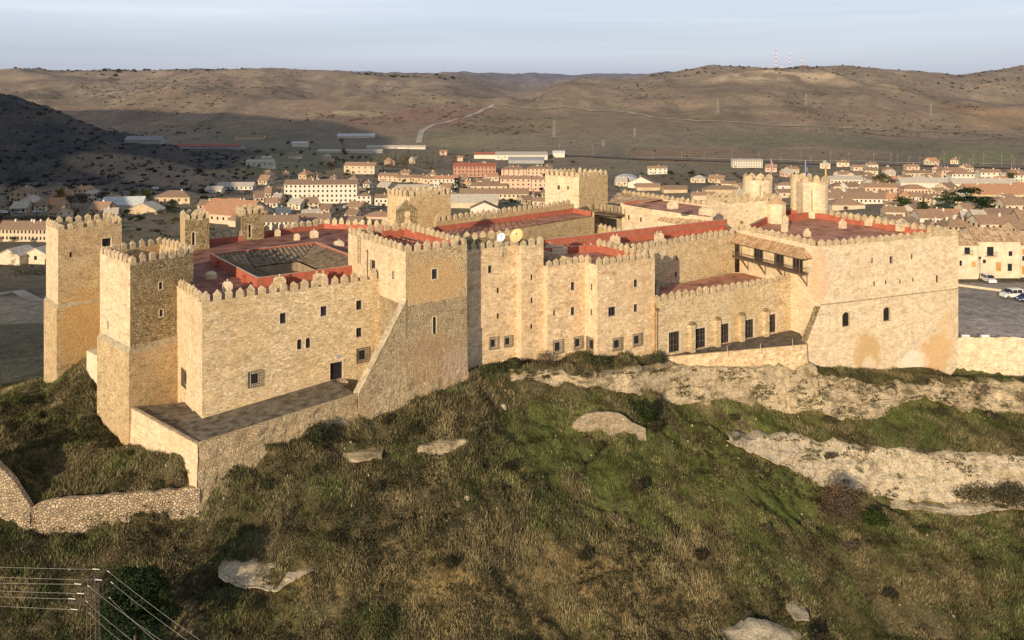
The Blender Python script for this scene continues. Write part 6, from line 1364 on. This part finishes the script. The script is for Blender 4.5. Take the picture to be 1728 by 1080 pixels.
for a in [(1634,362,46,'cedar','dark','large dark cedar in the middle of the old town',None,0,1.35),(1600,364,40,'cedar','green','left part of the cedar group, beside the large dark cedar',None,1,1.2),(1663,366,34,'cedar','dark','right low cedar beside the large dark cedar',None,2,1.2),(1524,362,30,'cedar','green','yellowish green cedar behind the red flat roof',None,1,1.4),(1558,364,24,'cedar','green','small cedar between the two cedar groups',None,2,1.0),
  (1668,301,13,'round','green','round green tree in front of the white house near the railway'),(1706,308,20,'round','olive','olive green tree beside the white house near the right edge',None,1,1.2),(1490,318,30,'round','olive','tall olive tree right of the double turret',None,0,1.2),(1504,322,24,'round','bare','bare tree right of the tall olive tree',None,1,1.2),
  (102,340,25,'round','yellow','yellowish poplar behind the corner tower, left of two',None,1,1.0),(247,342,26,'round','yellow','bright yellow green tree behind the corner tower, right of two',None,2,1.1),(140,352,30,'round','bare','bare tree between the yellow trees',None,1,1.2),(172,342,24,'round','bare','bare tree beside the small white house',None,2,1.2),(120,350,26,'round','bare','bare tree beside the orange roofed house',None,0,1.0),
  (290,365,28,'cedar','dark','dark evergreen in front of the brown roofed hall',None,0,.8),(215,366,14,'round','dark','dark round evergreen behind the corner tower',None,1,1.6),(188,362,18,'cone','dark','dark conical evergreen beside the white roofed shed',None,1,1.0),(236,376,16,'round','dark','dark bushy evergreen right of the corner tower top',None,0,1.6),(1132,296,8,'round','dark','dark bush beside the white villa in the field',None,0,2.2),(1167,297,9,'round','dark','large dark bush alone in the field',None,1,2.4),
  (770,318,18,'cedar','dark','dark pine beside the pink house',None,0,.7),(486,345,16,'cone','dark','thin cypress in front of the cream apartment block'),(510,345,13,'cone','dark','second cypress in front of the cream apartment block',None,1),(22,470,44,'thin','bare','slender bare tree left of the corner tower',None,1,1.0)]: tree(*a)
rt=random.Random(5)
for i in range(60): tree(rt.uniform(640,770),rt.uniform(268,292),rt.uniform(12,24),'thin','bare','slender leafless poplar in the rows of poplars on the valley floor','leafless poplars on the valley floor',i,rt.uniform(.8,1.3))
for i in range(26): tree(rt.uniform(540,700),rt.uniform(258,300),rt.uniform(7,12),'round','brown','leafless brown tree in the riverside fields','leafless trees in the riverside fields',i,1.3)
for i in range(40): tree(rt.uniform(0,340),rt.uniform(330,425),rt.uniform(8,17),'round',rt.choice(['brown','dark','bare','olive']),'garden tree among the houses of the left suburb','garden trees of the left suburb',i,1.3)
for i in range(60): tree(rt.uniform(560,1000),rt.uniform(300,350),rt.uniform(6,11),'round',rt.choice(['dark','brown','olive','bare']),'small tree between the houses of the lower town','trees of the lower town',i,1.2)
for i in range(26): tree(rt.uniform(430,660),rt.uniform(350,392),rt.uniform(7,12),'round',rt.choice(['brown','dark','olive']),'small street tree behind the cloister wing','street trees behind the cloister wing',i,1.3)
for i in range(40): tree(rt.uniform(1040,1320),rt.uniform(296,332),rt.uniform(4,8),'round',rt.choice(['brown','dark','olive','bare']),'small tree in the hedges behind the rear wall','trees in the hedges behind the rear wall',i,1.8)
for i in range(60): tree(rt.uniform(1410,1728),rt.uniform(292,360),rt.uniform(6,12),'round',rt.choice(['olive','dark','bare','brown']),'garden tree among the houses on the right','garden trees among the houses on the right',i,1.3)
for i in range(24): tree(rt.uniform(780,1000),rt.uniform(262,330),rt.uniform(5,10),'round',rt.choice(['dark','brown','olive']),'small tree among the flats left of the far keep','trees among the flats',i,1.3)
for i in range(30): tree(rt.uniform(420,600),rt.uniform(240,300),rt.uniform(6,10),'round',rt.choice(['bare','brown']),'bare riverside tree right of the shaded villa','bare trees right of the shaded villa',i,1.3)
# hedges
def hedge(x0,x1,py,hpx,label,wm=2.0,col=(.035,.055,.022),ymin=200):
    a=G(x0,py,ymin); b=G(x1,py,ymin); e=empty('hedge',a); tag(e,label,'hedge'); r=np.random.default_rng(int(x0)+500); L=math.dist(a[:2],b[:2]); ps=[]; n=max(3,int(L/1.8)); hm=hpx*a[1]/F
    for k in range(n):
        t=k/(n-1); ps.append(clump((b[0]-a[0])*t,(b[1]-a[1])*t,(b[2]-a[2])*t,1.6,wm*.6,hm*r.uniform(.85,1.1),120,r,.22,col))
    foliage('foliage',ps,e)
hedge(28,80,464,20,'dense dark green hedge left of the corner tower',3.0)
hedge(-10,84,371,8,'long clipped green hedge above the row houses at the left edge',2.0,(.06,.08,.03))
# scrub and holm oaks dotted over the hills: far too many to count
r=np.random.default_rng(9); VS=[];CS=[]
def dots(n,x0,x1,y0,y1,s0,s1,cols,dens=.0,leaf=10):
    px=r.uniform(x0,x1,n); py=r.uniform(y0,y1,n)
    for a,b in zip(px,py):
        Yd=math.exp(r.uniform(math.log(1450),math.log(3000))); X_=(a-CX)/F*Yd; 
        if fbm(np.array([X_/150]),np.array([Yd/200]),3,77)[0]<dens: continue
        z=float(H(X_,Yd)); s=r.uniform(s0,s1)
        v,c=clump(X_,Yd,z-.3,s,s,s*.8,leaf,r,s*.45,cols[r.integers(len(cols))]); VS.append(v);CS.append(c)
dots(5200,-40,1770,0,1,1.5,4.2,[(.16,.13,.09),(.13,.12,.08),(.18,.135,.10)],.12)
for k in range(330):      # dark oaks along the plateau rim
    a=r.uniform(-30,780); Yd=r.uniform(2450,2950) ; X_=(a-CX)/F*Yd; z=float(H(X_,Yd)); s=r.uniform(3,8.5)*(1 if r.random()<.4 else .6); v,c=clump(X_,Yd,z-.5,s,s,s*.8,26,r,s*.35,(.045,.055,.035)); VS.append(v);CS.append(c)
for k in range(160):
    a=r.uniform(1080,1760); Yd=r.uniform(2150,2550); X_=(a-CX)/F*Yd; z=float(H(X_,Yd)); s=r.uniform(2,6); v,c=clump(X_,Yd,z-.5,s,s,s*.8,22,r,s*.35,(.07,.07,.045)); VS.append(v);CS.append(c)
for k in range(650):      # shaded hill on the left
    a=r.uniform(-40,430); Yd=math.exp(r.uniform(math.log(600),math.log(1000))); X_=(a-CX)/F*Yd; z=float(H(X_,Yd)); s=r.uniform(1,2.8); v,c=clump(X_,Yd,z-.3,s,s,s*.8,12,r,s*.45,[(.045,.048,.04),(.08,.06,.05),(.055,.053,.045)][r.integers(3)]); VS.append(v);CS.append(c)
for k in range(1500):     # valley bushes
    a=r.uniform(0,1760); Yd=math.exp(r.uniform(math.log(420),math.log(1500))); X_=(a-CX)/F*Yd; 
    if fbm(np.array([X_/60]),np.array([Yd/60]),3,99)[0]<.05: continue
    z=float(H(X_,Yd)); s=r.uniform(.9,2.4); v,c=clump(X_,Yd,z-.3,s,s,s*.9,12,r,s*.45,[(.06,.06,.035),(.13,.10,.07),(.08,.07,.05)][r.integers(3)]); VS.append(v);CS.append(c)
V_=np.concatenate(VS);C_=np.concatenate(CS); me=big_mesh('hill_scrub',V_,np.arange(len(V_)).reshape(-1,3),C_,3); me.materials.append(M['veg'])
tag(link(bpy.data.objects.new('hill_scrub',me)),'dark bushes and holm oaks dotted over the hills and the valley','scrub',kind='stuff')
# ------------------------------------------------------------------ tracks, roads, railway
def ribbon(name,pts,wm,col,lift=.6,kind='structure',rough=.95):
    P3=[]
    for (px,py) in pts: P3.append(G(px,py,260))
    D=[P3[0]]
    for a,b in zip(P3[:-1],P3[1:]):
        n=max(2,int(math.dist(a[:2],b[:2])/8))
        for k in range(1,n+1): t=k/n; D.append((a[0]+(b[0]-a[0])*t,a[1]+(b[1]-a[1])*t,0))
    mb=MB(); m=plain(name+'_surface_%d'%len(bpy.data.materials),col,rough,.12,.05)
    pr=None
    for i,p in enumerate(D):
        q=D[min(i+1,len(D)-1)]; o=D[max(i-1,0)]; dx,dy=q[0]-o[0],q[1]-o[1]; l=math.hypot(dx,dy) or 1; nx_,ny_=-dy/l*wm/2,dx/l*wm/2
        zc=float(H(p[0],p[1]))+lift
        cur=[(p[0]+nx_,p[1]+ny_,max(zc,float(H(p[0]+nx_,p[1]+ny_))+lift)),(p[0]-nx_,p[1]-ny_,max(zc,float(H(p[0]-nx_,p[1]-ny_))+lift))]
        if pr: mb.face([pr[0],pr[1],cur[1],cur[0]],m)
        pr=cur
    o=mb.build(name); tag(o,kind=kind); return o
ribbon('road',[(706,242),(712,222),(735,210),(780,200),(815,186),(832,178),(850,178),(900,184),(990,187),(1060,189),(1100,198),(1180,205),(1300,212),(1420,216),(1560,222),(1728,228)],9,(.40,.34,.27),.4)
ribbon('railway',[(930,262),(1060,268),(1200,272),(1330,276),(1470,278),(1600,281),(1760,284)],16,(.16,.13,.11),.8)
ribbon('road',[(1080,266),(1200,268),(1330,271),(1470,273),(1600,275),(1760,278)],8,(.50,.42,.33),.5)
ribbon('path',[(560,300),(520,290),(480,300),(400,318),(300,330),(180,338)],5,(.26,.23,.19),.4)
ribbon('road',[(-20,500),(30,492),(60,520),(78,560)],4,(.22,.20,.18),.1)
ribbon('path',[(590,292),(640,288),(700,284),(760,296)],4,(.40,.34,.27),.5)
ribbon('path',[(1450,226),(1540,232),(1620,238),(1728,232)],4,(.34,.29,.22),.8)
# ------------------------------------------------------------------ masts, pylons and posts
M['redp']=plain('red_paint',(.50,.07,.05),.6,.05,1)
M['steel']=plain('grey_steel_post',(.42,.39,.35),.6,.1,1)
def mast(px,pyt,pyb,w,label,n=9,Y=None):
    x,y,z=G(px,pyb,1500) if Y is None else (*PY(px,Y),float(H(*PY(px,Y)))); zt=zof(pyt,y); e=empty('radio_mast',(x,y,z)); tag(e,label,'mast',group='radio masts on the bare hilltop'); h=zt-z
    for k in range(n):
        mb=MB(); z0,z1=h*k/n,h*(k+1)/n; m_=M['redp'] if k%2==0 else M['white']
        for i in range(3):
            a=2*math.pi*i/3; b=2*math.pi*(i+1)/3; mb.beam((math.cos(a)*w,math.sin(a)*w,z0),(math.cos(a)*w,math.sin(a)*w,z1),.32,m_); mb.beam((math.cos(a)*w,math.sin(a)*w,z0),(math.cos(b)*w,math.sin(b)*w,z1),.22,m_)
        mb.build('mast_section',e)
    mb=MB(); mb.beam((0,0,h),(0,0,h+4),.12,M['steel']); 
    for k in range(3): mb.lathe((w*1.2,0,h*(.6+.12*k)),[(.9,0),(.9,1.4)],M['white'],6)
    mb.build('antenna',e)
mast(1309.5,84,119,1.1,'tallest red and white radio mast, leftmost of the three on the bare hilltop',9,2300)
mast(1332,88,119,1.1,'middle one of the three red and white radio masts',8,2300)
mast(1352,97,118,.6,'shorter thin radio mast, rightmost of the three',5,2310)
x,y=PY(1318,2290); z=float(H(x,y)); e=empty('hut',(x,y,z)); tag(e,'small white equipment hut between the radio masts','hut'); mb=MB(); mb.box((0,0,-1),(7,5,5),M['white']); mb.build('wall',e); mb=MB(); mb.box((0,0,4),(7.6,5.6,.4),RM_['greyr']); mb.build('roof',e)
def hill_pylon(px,pyt,pyb,label,ymin=900):
    x,y,z=G(px,pyb,ymin); h=zof(pyt,y)-z; e=empty('transmission_pylon',(x,y,z),.5); tag(e,label,'pylon',group='transmission pylons in the valley'); mb=MB(); w=h*.09
    for i in range(4):
        s=[(-1,-1),(1,-1),(1,1),(-1,1)]; a=s[i]; b=s[(i+1)%4]
        mb.beam((a[0]*w,a[1]*w,0),(a[0]*.3,a[1]*.3,h),.16,M['steel'],.1)
        for k in range(7): t0,t1=k/7,(k+1)/7; w0,w1=w+(.3-w)*t0,w+(.3-w)*t1; mb.beam((a[0]*w0,a[1]*w0,h*t0),(b[0]*w1,b[1]*w1,h*t1),.09,M['steel'],n=3)
    mb.build('tower',e); mb=MB()
    for k,l in ((.97,3.2),(.86,4.2),(.75,3.6)): mb.beam((-l,0,h*k),(l,0,h*k),.14,M['steel'])
    mb.build('cross_arm',e)
for a in [(1211,165,192,'lattice pylon under the radio masts on the right hill'),(1360,158,180,'thin pylon right of and below the radio masts'),(1571,175,202,'pylon on the right hill near the brown field'),(935,203,232,'pylon standing in the olive field'),(244,220,262,'tall pale pylon on the shaded hill at the left'),(1071,216,232,'small pylon right of the pylon in the olive field'),(1018,236,248,'short pylon above the railway')]: hill_pylon(*a)
# posts along the railway
cp=empty('catenary_post',(0,0,0)); rr_=random.Random(8); first=True; post_me=None
mbp=MB(); mbp.beam((0,0,0),(0,0,9),.16,M['steel'],.12); mbp.beam((0,0,7.6),(2.6,0,8.2),.08,M['steel']); mbp.beam((0,0,6.6),(2.6,0,7.4),.06,M['steel']); post_me=mbp.mesh('post')
bpy.data.objects.remove(cp)
for px in [944,1000,1058,1102,1150,1188,1235,1280,1318,1352,1368,1402,1432,1474,1503,1514,1534,1552,1586,1593,1619,1636,1642,1660,1690,1707,1711,1728]:
    py=np.interp(px,[930,1060,1200,1330,1470,1600,1760],[261,267,271,275,277,280,283])+rr_.uniform(-3,3); x,y,z=G(px,py,700); e=empty('catenary_post',(x,y,z)); tag(e,'pale railway catenary post in the line crossing the valley on the right','post',group='railway catenary posts'); s=rr_.uniform(.9,1.7); o=bpy.data.objects.new('post',post_me); o.scale=(1,1,s); link(o,e)
for px,pyt,pyb in ((101,308,340),(190,312,334),(74,326,342),(344,300,322),(249,300,325),(528,232,262),(534,236,262),(646,230,245)):
    x,y,z=G(px,pyb,300); h=zof(pyt,y)-z; e=empty('utility_pole',(x,y,z)); tag(e,'slim utility pole standing in the valley','pole',group='utility poles in the valley'); mb=MB(); mb.beam((0,0,0),(0,0,h),.16,M['steel'],.1); mb.build('shaft',e); mb=MB(); mb.beam((-1.2,0,h*.94),(1.2,0,h*.94),.08,M['steel']); mb.build('cross_arm',e)
# ------------------------------------------------------------------ dishes and flags on the castle
def dish(px,py,Y,r,mat,label,az_=0.5,el=.55):
    x,y=PY(px,Y); zc=zof(py,Y); zb=zs5-1.3; e=empty('satellite_dish',(x,y,zb)); tag(e,label,'satellite dish',group=None); mb=MB(); K=20; d=Vector((-.55,-.75,.55)).normalized(); u=d.cross(Vector((0,0,1))).normalized(); v=u.cross(d); c=Vector((0,0,zc-zb))
    rings=[]
    for j in range(6):
        q=r*j/5; dep=-.32*r*(1-(j/5)**2); rings.append([c+u*math.cos(2*math.pi*k/K)*q+v*math.sin(2*math.pi*k/K)*q+d*dep for k in range(K)])
    for j in range(5):
        for k in range(K): mb.face([rings[j][k],rings[j][(k+1)%K],rings[j+1][(k+1)%K],rings[j+1][k]],mat)
    mb.build('reflector',e,True); mb=MB(); mb.beam((0,0,-.1),tuple(c-d*.35*r),.09,M['steel']); mb.beam((-.5,.4,0),tuple(c-d*.35*r),.05,M['steel']); mb.beam((.5,.4,0),tuple(c-d*.35*r),.05,M['steel']); mb.build('mount',e)
    mb=MB(); mb.beam(tuple(c+v*-r*.9),tuple(c+d*r*.8),.04,M['steel']); mb.box(tuple(c+d*r*.8-Vector((0,0,.1))),(.2,.2,.25),M['white']); mb.build('feed_arm',e)
dish(871.5,397.5,134.5,1.12,plain('orange_cream_dish_paint',(.78,.52,.24),.5,.05,1,obj=True),'large orange dish antenna on the tall narrow block')
dish(845.5,400.5,133.5,.72,plain('white_dish_paint',(.74,.76,.80),.5,.04,1,obj=True),'smaller white dish antenna left of the orange one')
x,y=PY(1567,290); z=float(H(x,y)); 
def flag(px,pyt,pyf,Y,stripes,label,w=1.5,emblem=None):
    x,y=PY(px,Y); zt=zof(pyt,Y); zb=77.5; e=empty('flag',(x,y,zb)); tag(e,label,'flag'); mb=MB(); mb.beam((0,0,-.5),(0,0,zt-zb),.06,M['white'],.045,6); mb.lathe((0,0,zt-zb),[(.02,0),(.09,.08),(.02,.16)],M['white'],6); mb.build('pole',e)
    mb=MB(); h=zof(pyt,Y)-zof(pyf,Y); nx_=8; ny=6*max(1,1); 
    def pt(i,j):        # hanging limp in still air, gathered folds
        u=i/nx_; v=j/ny; xx=.05+w*u*(.22+.10*v); return (xx,.16*math.sin(u*9)*(.4+v),zt-zb-.08-h*v-.75*u*u*h*.35)
    for i in range(nx_):
        for j in range(ny): mb.face([pt(i,j+1),pt(i+1,j+1),pt(i+1,j),pt(i,j)],stripes(i/nx_,j/ny))
    mb.build('cloth',e)
    if emblem:
        mb=MB(); 
        for k in range(12):
            a=2*math.pi*k/12; cx_,cz=.26+.13*math.cos(a),zt-zb-.12-h*.55+.42*math.sin(a); mb.box((cx_,-.26,cz),(.07,.03,.09),emblem)
        mb.build('emblem',e)
fw=plain('white_flag_cloth',(.75,.72,.72),.9,.03,1); fp=plain('crimson_flag_cloth',(.50,.12,.25),.9,.03,1); fb=plain('blue_flag_cloth',(.05,.16,.45),.9,.03,1); fr=plain('red_flag_cloth',(.60,.08,.05),.9,.03,1); fy=plain('yellow_flag_cloth',(.80,.50,.08),.9,.03,1)
flag(1301,269,287,207,lambda u,v:fp if u<.4 else fw,'limp white and crimson flag on the rounded turret',1.35)
flag(1359,272,296,196,lambda u,v:fb,'limp blue flag with a ring of gold stars, middle of the three flags',1.35,fy)
flag(1392.5,276,299,197,lambda u,v:fr if (v<.25 or v>=.75) else fy,'limp red and yellow flag, rightmost of the three flags',1.2)
# small finials, aerial on the keep, lamps
x,y=PY(645,131); e=empty('aerial',(x,y,76.4)); tag(e,'thin aerial rod rising from the parapet of the central keep','aerial'); mb=MB(); mb.beam((0,0,-5),(0,0,2.2),.035,M['steel']); mb.build('rod',e)
def street_lamp(px,py,h,label,Y=None,z=51.0):
    if Y is None: Y=F*(CAMZ-z)/(py-CY)
    x,y=PY(px,Y); e=empty('street_lamp',(x,y,z)); tag(e,label,'street lamp'); mb=MB(); mb.beam((0,0,0),(0,0,h),.07,M['iron'],.05,6); mb.beam((-.25,0,h*.8),(.25,0,h*.8),.04,M['iron']); mb.build('pole',e); mb=MB(); mb.lathe((0,0,h),[(.12,0),(.26,.45),(.30,.5),(.05,.75)],M['glass'],6); mb.build('lantern',e)
street_lamp(1649,467,5.6,'black lamp post by the parked estate car, left of two'); street_lamp(1654,472,5.0,'black lamp post by the parked estate car, right of two')
# ------------------------------------------------------------------ cars
M['tyre']=plain('tyre_rubber',(.02,.02,.02),.8,.1,3); M['rim']=plain('wheel_rim',(.4,.4,.4),.4,.1,3,metal=.6); M['lampg']=plain('headlamp_glass',(.6,.6,.58),.2,.05,3,spec=.5); M['rlamp']=plain('red_tail_lamp',(.45,.03,.03),.3,.05,3); M['plate']=plain('white_number_plate',(.75,.75,.72),.5,.03,3)
def carpaint(name,c): m=plain(name,c,.28,.03,1,spec=.5,obj=True); return m
def make_car(x,y,z,rot,paint,label,van=False,group='cars parked in the car park',sc=1.12):
    e=empty('parked_car',(x,y,z+.01),math.radians(rot)); tag(e,label,'car',group); e.scale=(sc,sc,sc)
    L,W=4.3,1.75; Ht=1.78 if van else 1.45
    if van: top=[(-2.1,.95),(-2.05,Ht-.12),(-1.85,Ht),(.45,Ht),(1.15,1.08),(2.0,.88),(2.12,.55)]
    else: top=[(-2.12,.86),(-1.95,.98),(-1.35,Ht),(.25,Ht),(1.0,.98),(1.95,.78),(2.12,.5)]
    mb=MB(); pr=[(-2.12,.28)]+top+[(2.1,.28)]
    def sec(p,s): 
        inn=.16 if p[1]>1.02 else .0; return (p[0],s*(W/2-inn),p[1])
    n=len(pr)
    for i in range(n-1):
        a,b=pr[i],pr[i+1]; mb.face([sec(a,-1),sec(b,-1),sec(b,1),sec(a,1)],paint)
    for s in (-1,1):
        belt=[p for p in pr if p[1]<=1.0]; low=[(-2.12,.28),(-2.12,.95 if van else .86),(-1.95,.98),(1.0,.98),(1.15,1.0),(2.0,.85 if van else .78),(2.12,.5),(2.1,.28)]
        f=[(p[0],s*W/2,p[1]) for p in low]; mb.face(f if s<0 else f[::-1],paint)
        up=[p for p in pr if p[1]>=.94]; f=[(-1.95,s*W/2,.98)]+[sec(p,s) for p in up if p[1]>1.02]+[(1.12,s*W/2,1.0)]; mb.face(f[::-1] if s>0 else f,paint)
    mb.face([(-2.12,-W/2,.28),(2.1,-W/2,.28),(2.1,W/2,.28),(-2.12,W/2,.28)][::-1],M['tyre']); mb.build('body',e)
    y1=W/2-.08; zt=Ht-.12
    for s in (-1,1):
        for (x0,x1) in (((-1.75,-.75),(-.65,.28),(.36,.85)) if van else ((-1.15,-.35),(-.27,.40))):
            mb=MB(); q=[(x0,s*(W/2+.012),1.04),(x1+(.18 if x1>.35 else 0),s*(W/2+.012),1.04),(x1,s*(y1-.03),zt),(x0+(.0 if van or x0>-1 else .22),s*(y1-.03),zt)]; mb.face(q if s<0 else q[::-1],M['glass']); mb.build('side_window',e)
    mb=MB(); a,b=(pr[5],pr[4]) if van else (pr[5],pr[4]); mb.face([(a[0]+.03,-W/2+.14,a[1]+.03),(a[0]+.03,W/2-.14,a[1]+.03),(b[0]+.06,W/2-.22,b[1]-.05),(b[0]+.06,-W/2+.22,b[1]-.05)],M['glass']); mb.build('windscreen',e)
    mb=MB(); xr=-2.09 if van else -1.9; mb.face([(xr-.03,-W/2+.2,1.05),(xr-.03+(0.03 if van else .42),-W/2+.26,zt-.02),(xr-.03+(0.03 if van else .42),W/2-.26,zt-.02),(xr-.03,W/2-.2,1.05)][::-1],M['glass']); mb.build('rear_window',e)
    for sx_ in (-1.3,1.32):
        for s in (-1,1):
            w=empty('wheel',(sx_,s*(W/2-.08),.32),0,e); mb=MB(); K=14
            for k in range(K):
                a0,a1=2*math.pi*k/K,2*math.pi*(k+1)/K; c=lambda a,r_,yy:(math.cos(a)*r_,yy,math.sin(a)*r_)
                mb.face([c(a0,.32,-.11),c(a1,.32,-.11),c(a1,.32,.11),c(a0,.32,.11)],M['tyre']); mb.face([c(a0,.2,s*.112),c(a1,.2,s*.112),c(a1,.32,s*.112),c(a0,.32,s*.112)],M['tyre'])
            mb.build('tyre',w); mb=MB(); mb.face([(math.cos(2*math.pi*k/K)*.2,s*.10,math.sin(2*math.pi*k/K)*.2) for k in range(K)],M['rim']); mb.build('rim',w)
    for s in (-1,1):
        mb=MB(); mb.box((2.06,s*.62,.62),(.16,.34,.16),M['lampg']); mb.build('headlight',e); mb=MB(); mb.box((-2.1,s*.74,.72),(.08,.16,.3),M['rlamp']); mb.build('tail_light',e)
    for xx in (2.13,-2.15): mb=MB(); mb.box((xx,0,.42),(.03,.5,.12),M['plate']); mb.build('number_plate',e)
    return e
pw=carpaint('white_car_paint',(.74,.73,.70)); pbk=carpaint('dark_blue_car_paint',(.02,.03,.09)); ps=carpaint('silver_car_paint',(.50,.50,.50))
def atp(px,py,z=51.0): return PY(px,F*(CAMZ-z)/(py-CY))
make_car(*atp(1707,502),51,188,pw,'white van like car at the right, parked beside the dark blue car',True)
make_car(*atp(1733,508),51,205,pbk,'dark blue car cut by the right edge of the picture')
make_car(*atp(1668,476),51,268,pw,'small white van seen from behind near the lamp posts',True,sc=1.05)
make_car(*atp(1660,461),51,184,pw,'white estate car parked along the houses of the square',True,sc=1.25)
for i,(px,py,c) in enumerate([(20,330,pw),(6,361,pw),(30,360,ps),(62,360,ps),(1428,320,pw),(262,320,pw),(600,352,pbk),(585,352,ps),(630,352,pw)]):
    x,y,z=G(px,py,250); make_car(x,y,z+.2,rr_.uniform(-30,30),c,['white car on the road at the far left','white car by the clipped hedge','silver car by the clipped hedge, left of two','silver car by the clipped hedge, right of two','white car on the street right of the double turret','white car left of the brown roofed hall','dark car below the cream apartment block','silver car below the cream apartment block','white car below the small white houses'][i],i%2==0,'cars in the town')
# low wall and kerb of the square
mb=MB(); A=atp(1600,480); B=atp(1695,492); u=unit(A,B); mb.box(((A[0]+B[0])/2,(A[1]+B[1])/2,50.7),(math.dist(A,B),.7,.75),M['trim'],ax=u); A2=atp(1560,472)
o=mb.build('kerb_wall'); tag(o,'low pale stone kerb wall between the car park and the square','wall')
# coping stones by the castle corner on the car park wall
for i,(px,w) in enumerate(((1629,12),(1662,13))):
    x,y=PY(px,164.9); mb=MB(); mb.box((x,y,52.3),(w*164.9/F,.6,.45),M['white']); o=mb.build('white_block'); tag(o,['left','right'][i]+' one of two white blocks lying on the car park wall by the castle corner','stone block',group='white blocks on the car park wall')
# ------------------------------------------------------------------ camera, sky, sun
cam=bpy.data.cameras.new('camera'); co=bpy.data.objects.new('camera',cam); link(co)
cam.sensor_width=36; cam.sensor_fit='HORIZONTAL'; cam.lens=36*F/1728; cam.shift_y=-(540-CY)/1728; cam.clip_end=40000; cam.clip_start=.5
co.location=(0,0,CAMZ); co.rotation_euler=(math.pi/2,0,0); scene.camera=co
SUN=(-.38,-.925); EL=math.radians(13.5)
az=math.atan2(SUN[0],SUN[1])          # compass angle from +Y
w=bpy.data.worlds.new('World'); scene.world=w; w.use_nodes=True; nt=w.node_tree; bg=nt.nodes['Background']
sky=nt.nodes.new('ShaderNodeTexSky'); sky.sky_type='NISHITA'; sky.sun_disc=False; sky.sun_elevation=EL; sky.sun_rotation=az%(2*math.pi); sky.altitude=1000; sky.air_density=1.0; sky.dust_density=1.5; sky.ozone_density=1.5
tc=nt.nodes.new('ShaderNodeTexCoord'); sx=N(nt,'ShaderNodeSeparateXYZ'); nt.links.new(tc.outputs['Generated'],sx.inputs[0])
mp=nt.nodes.new('ShaderNodeMapping'); mp.inputs['Scale'].default_value=(.7,.7,18); nt.links.new(tc.outputs['Generated'],mp.inputs[0])
cl=noise(nt,mp.outputs[0],1.6,5,.55)
cm=math_(nt,'MULTIPLY',rampn(nt,cl,[(.40,(0,0,0)),(.66,(1,1,1))]),rampn(nt,sx.outputs[2],[(.0,(.0,.0,.0)),(.03,(.5,.5,.5)),(.085,(1,1,1))]))
hz=mixc(nt,rampn(nt,sx.outputs[2],[(0,(.85,.85,.85)),(.05,(.75,.75,.75)),(.14,(.55,.55,.55)),(.5,(.1,.1,.1))]),sky.outputs[0],(3.9,4.3,5.5))
hz=mixc(nt,rampn(nt,sx.outputs[2],[(.015,(0,0,0)),(.10,(.75,.75,.75)),(.35,(.0,.0,.0))]),hz,(6.2,6.9,8.1))
c=mixc(nt,math_(nt,'MULTIPLY',cm,.6),hz,(7.4,7.8,8.5))
nt.links.new(c,bg.inputs[0]); bg.inputs[1].default_value=.12
s=bpy.data.lights.new('sun','SUN'); s.energy=5.0; s.angle=math.radians(.6); s.color=(1.0,.82,.57)
so=bpy.data.objects.new('sun',s); link(so); d=Vector((SUN[0]*math.cos(EL),SUN[1]*math.cos(EL),math.sin(EL))); so.rotation_euler=d.to_track_quat('Z','Y').to_euler(); so.location=(-60,-100,220)
scene.view_settings.view_transform='Standard'; scene.view_settings.look='None'; scene.view_settings.exposure=0; scene.view_settings.gamma=1
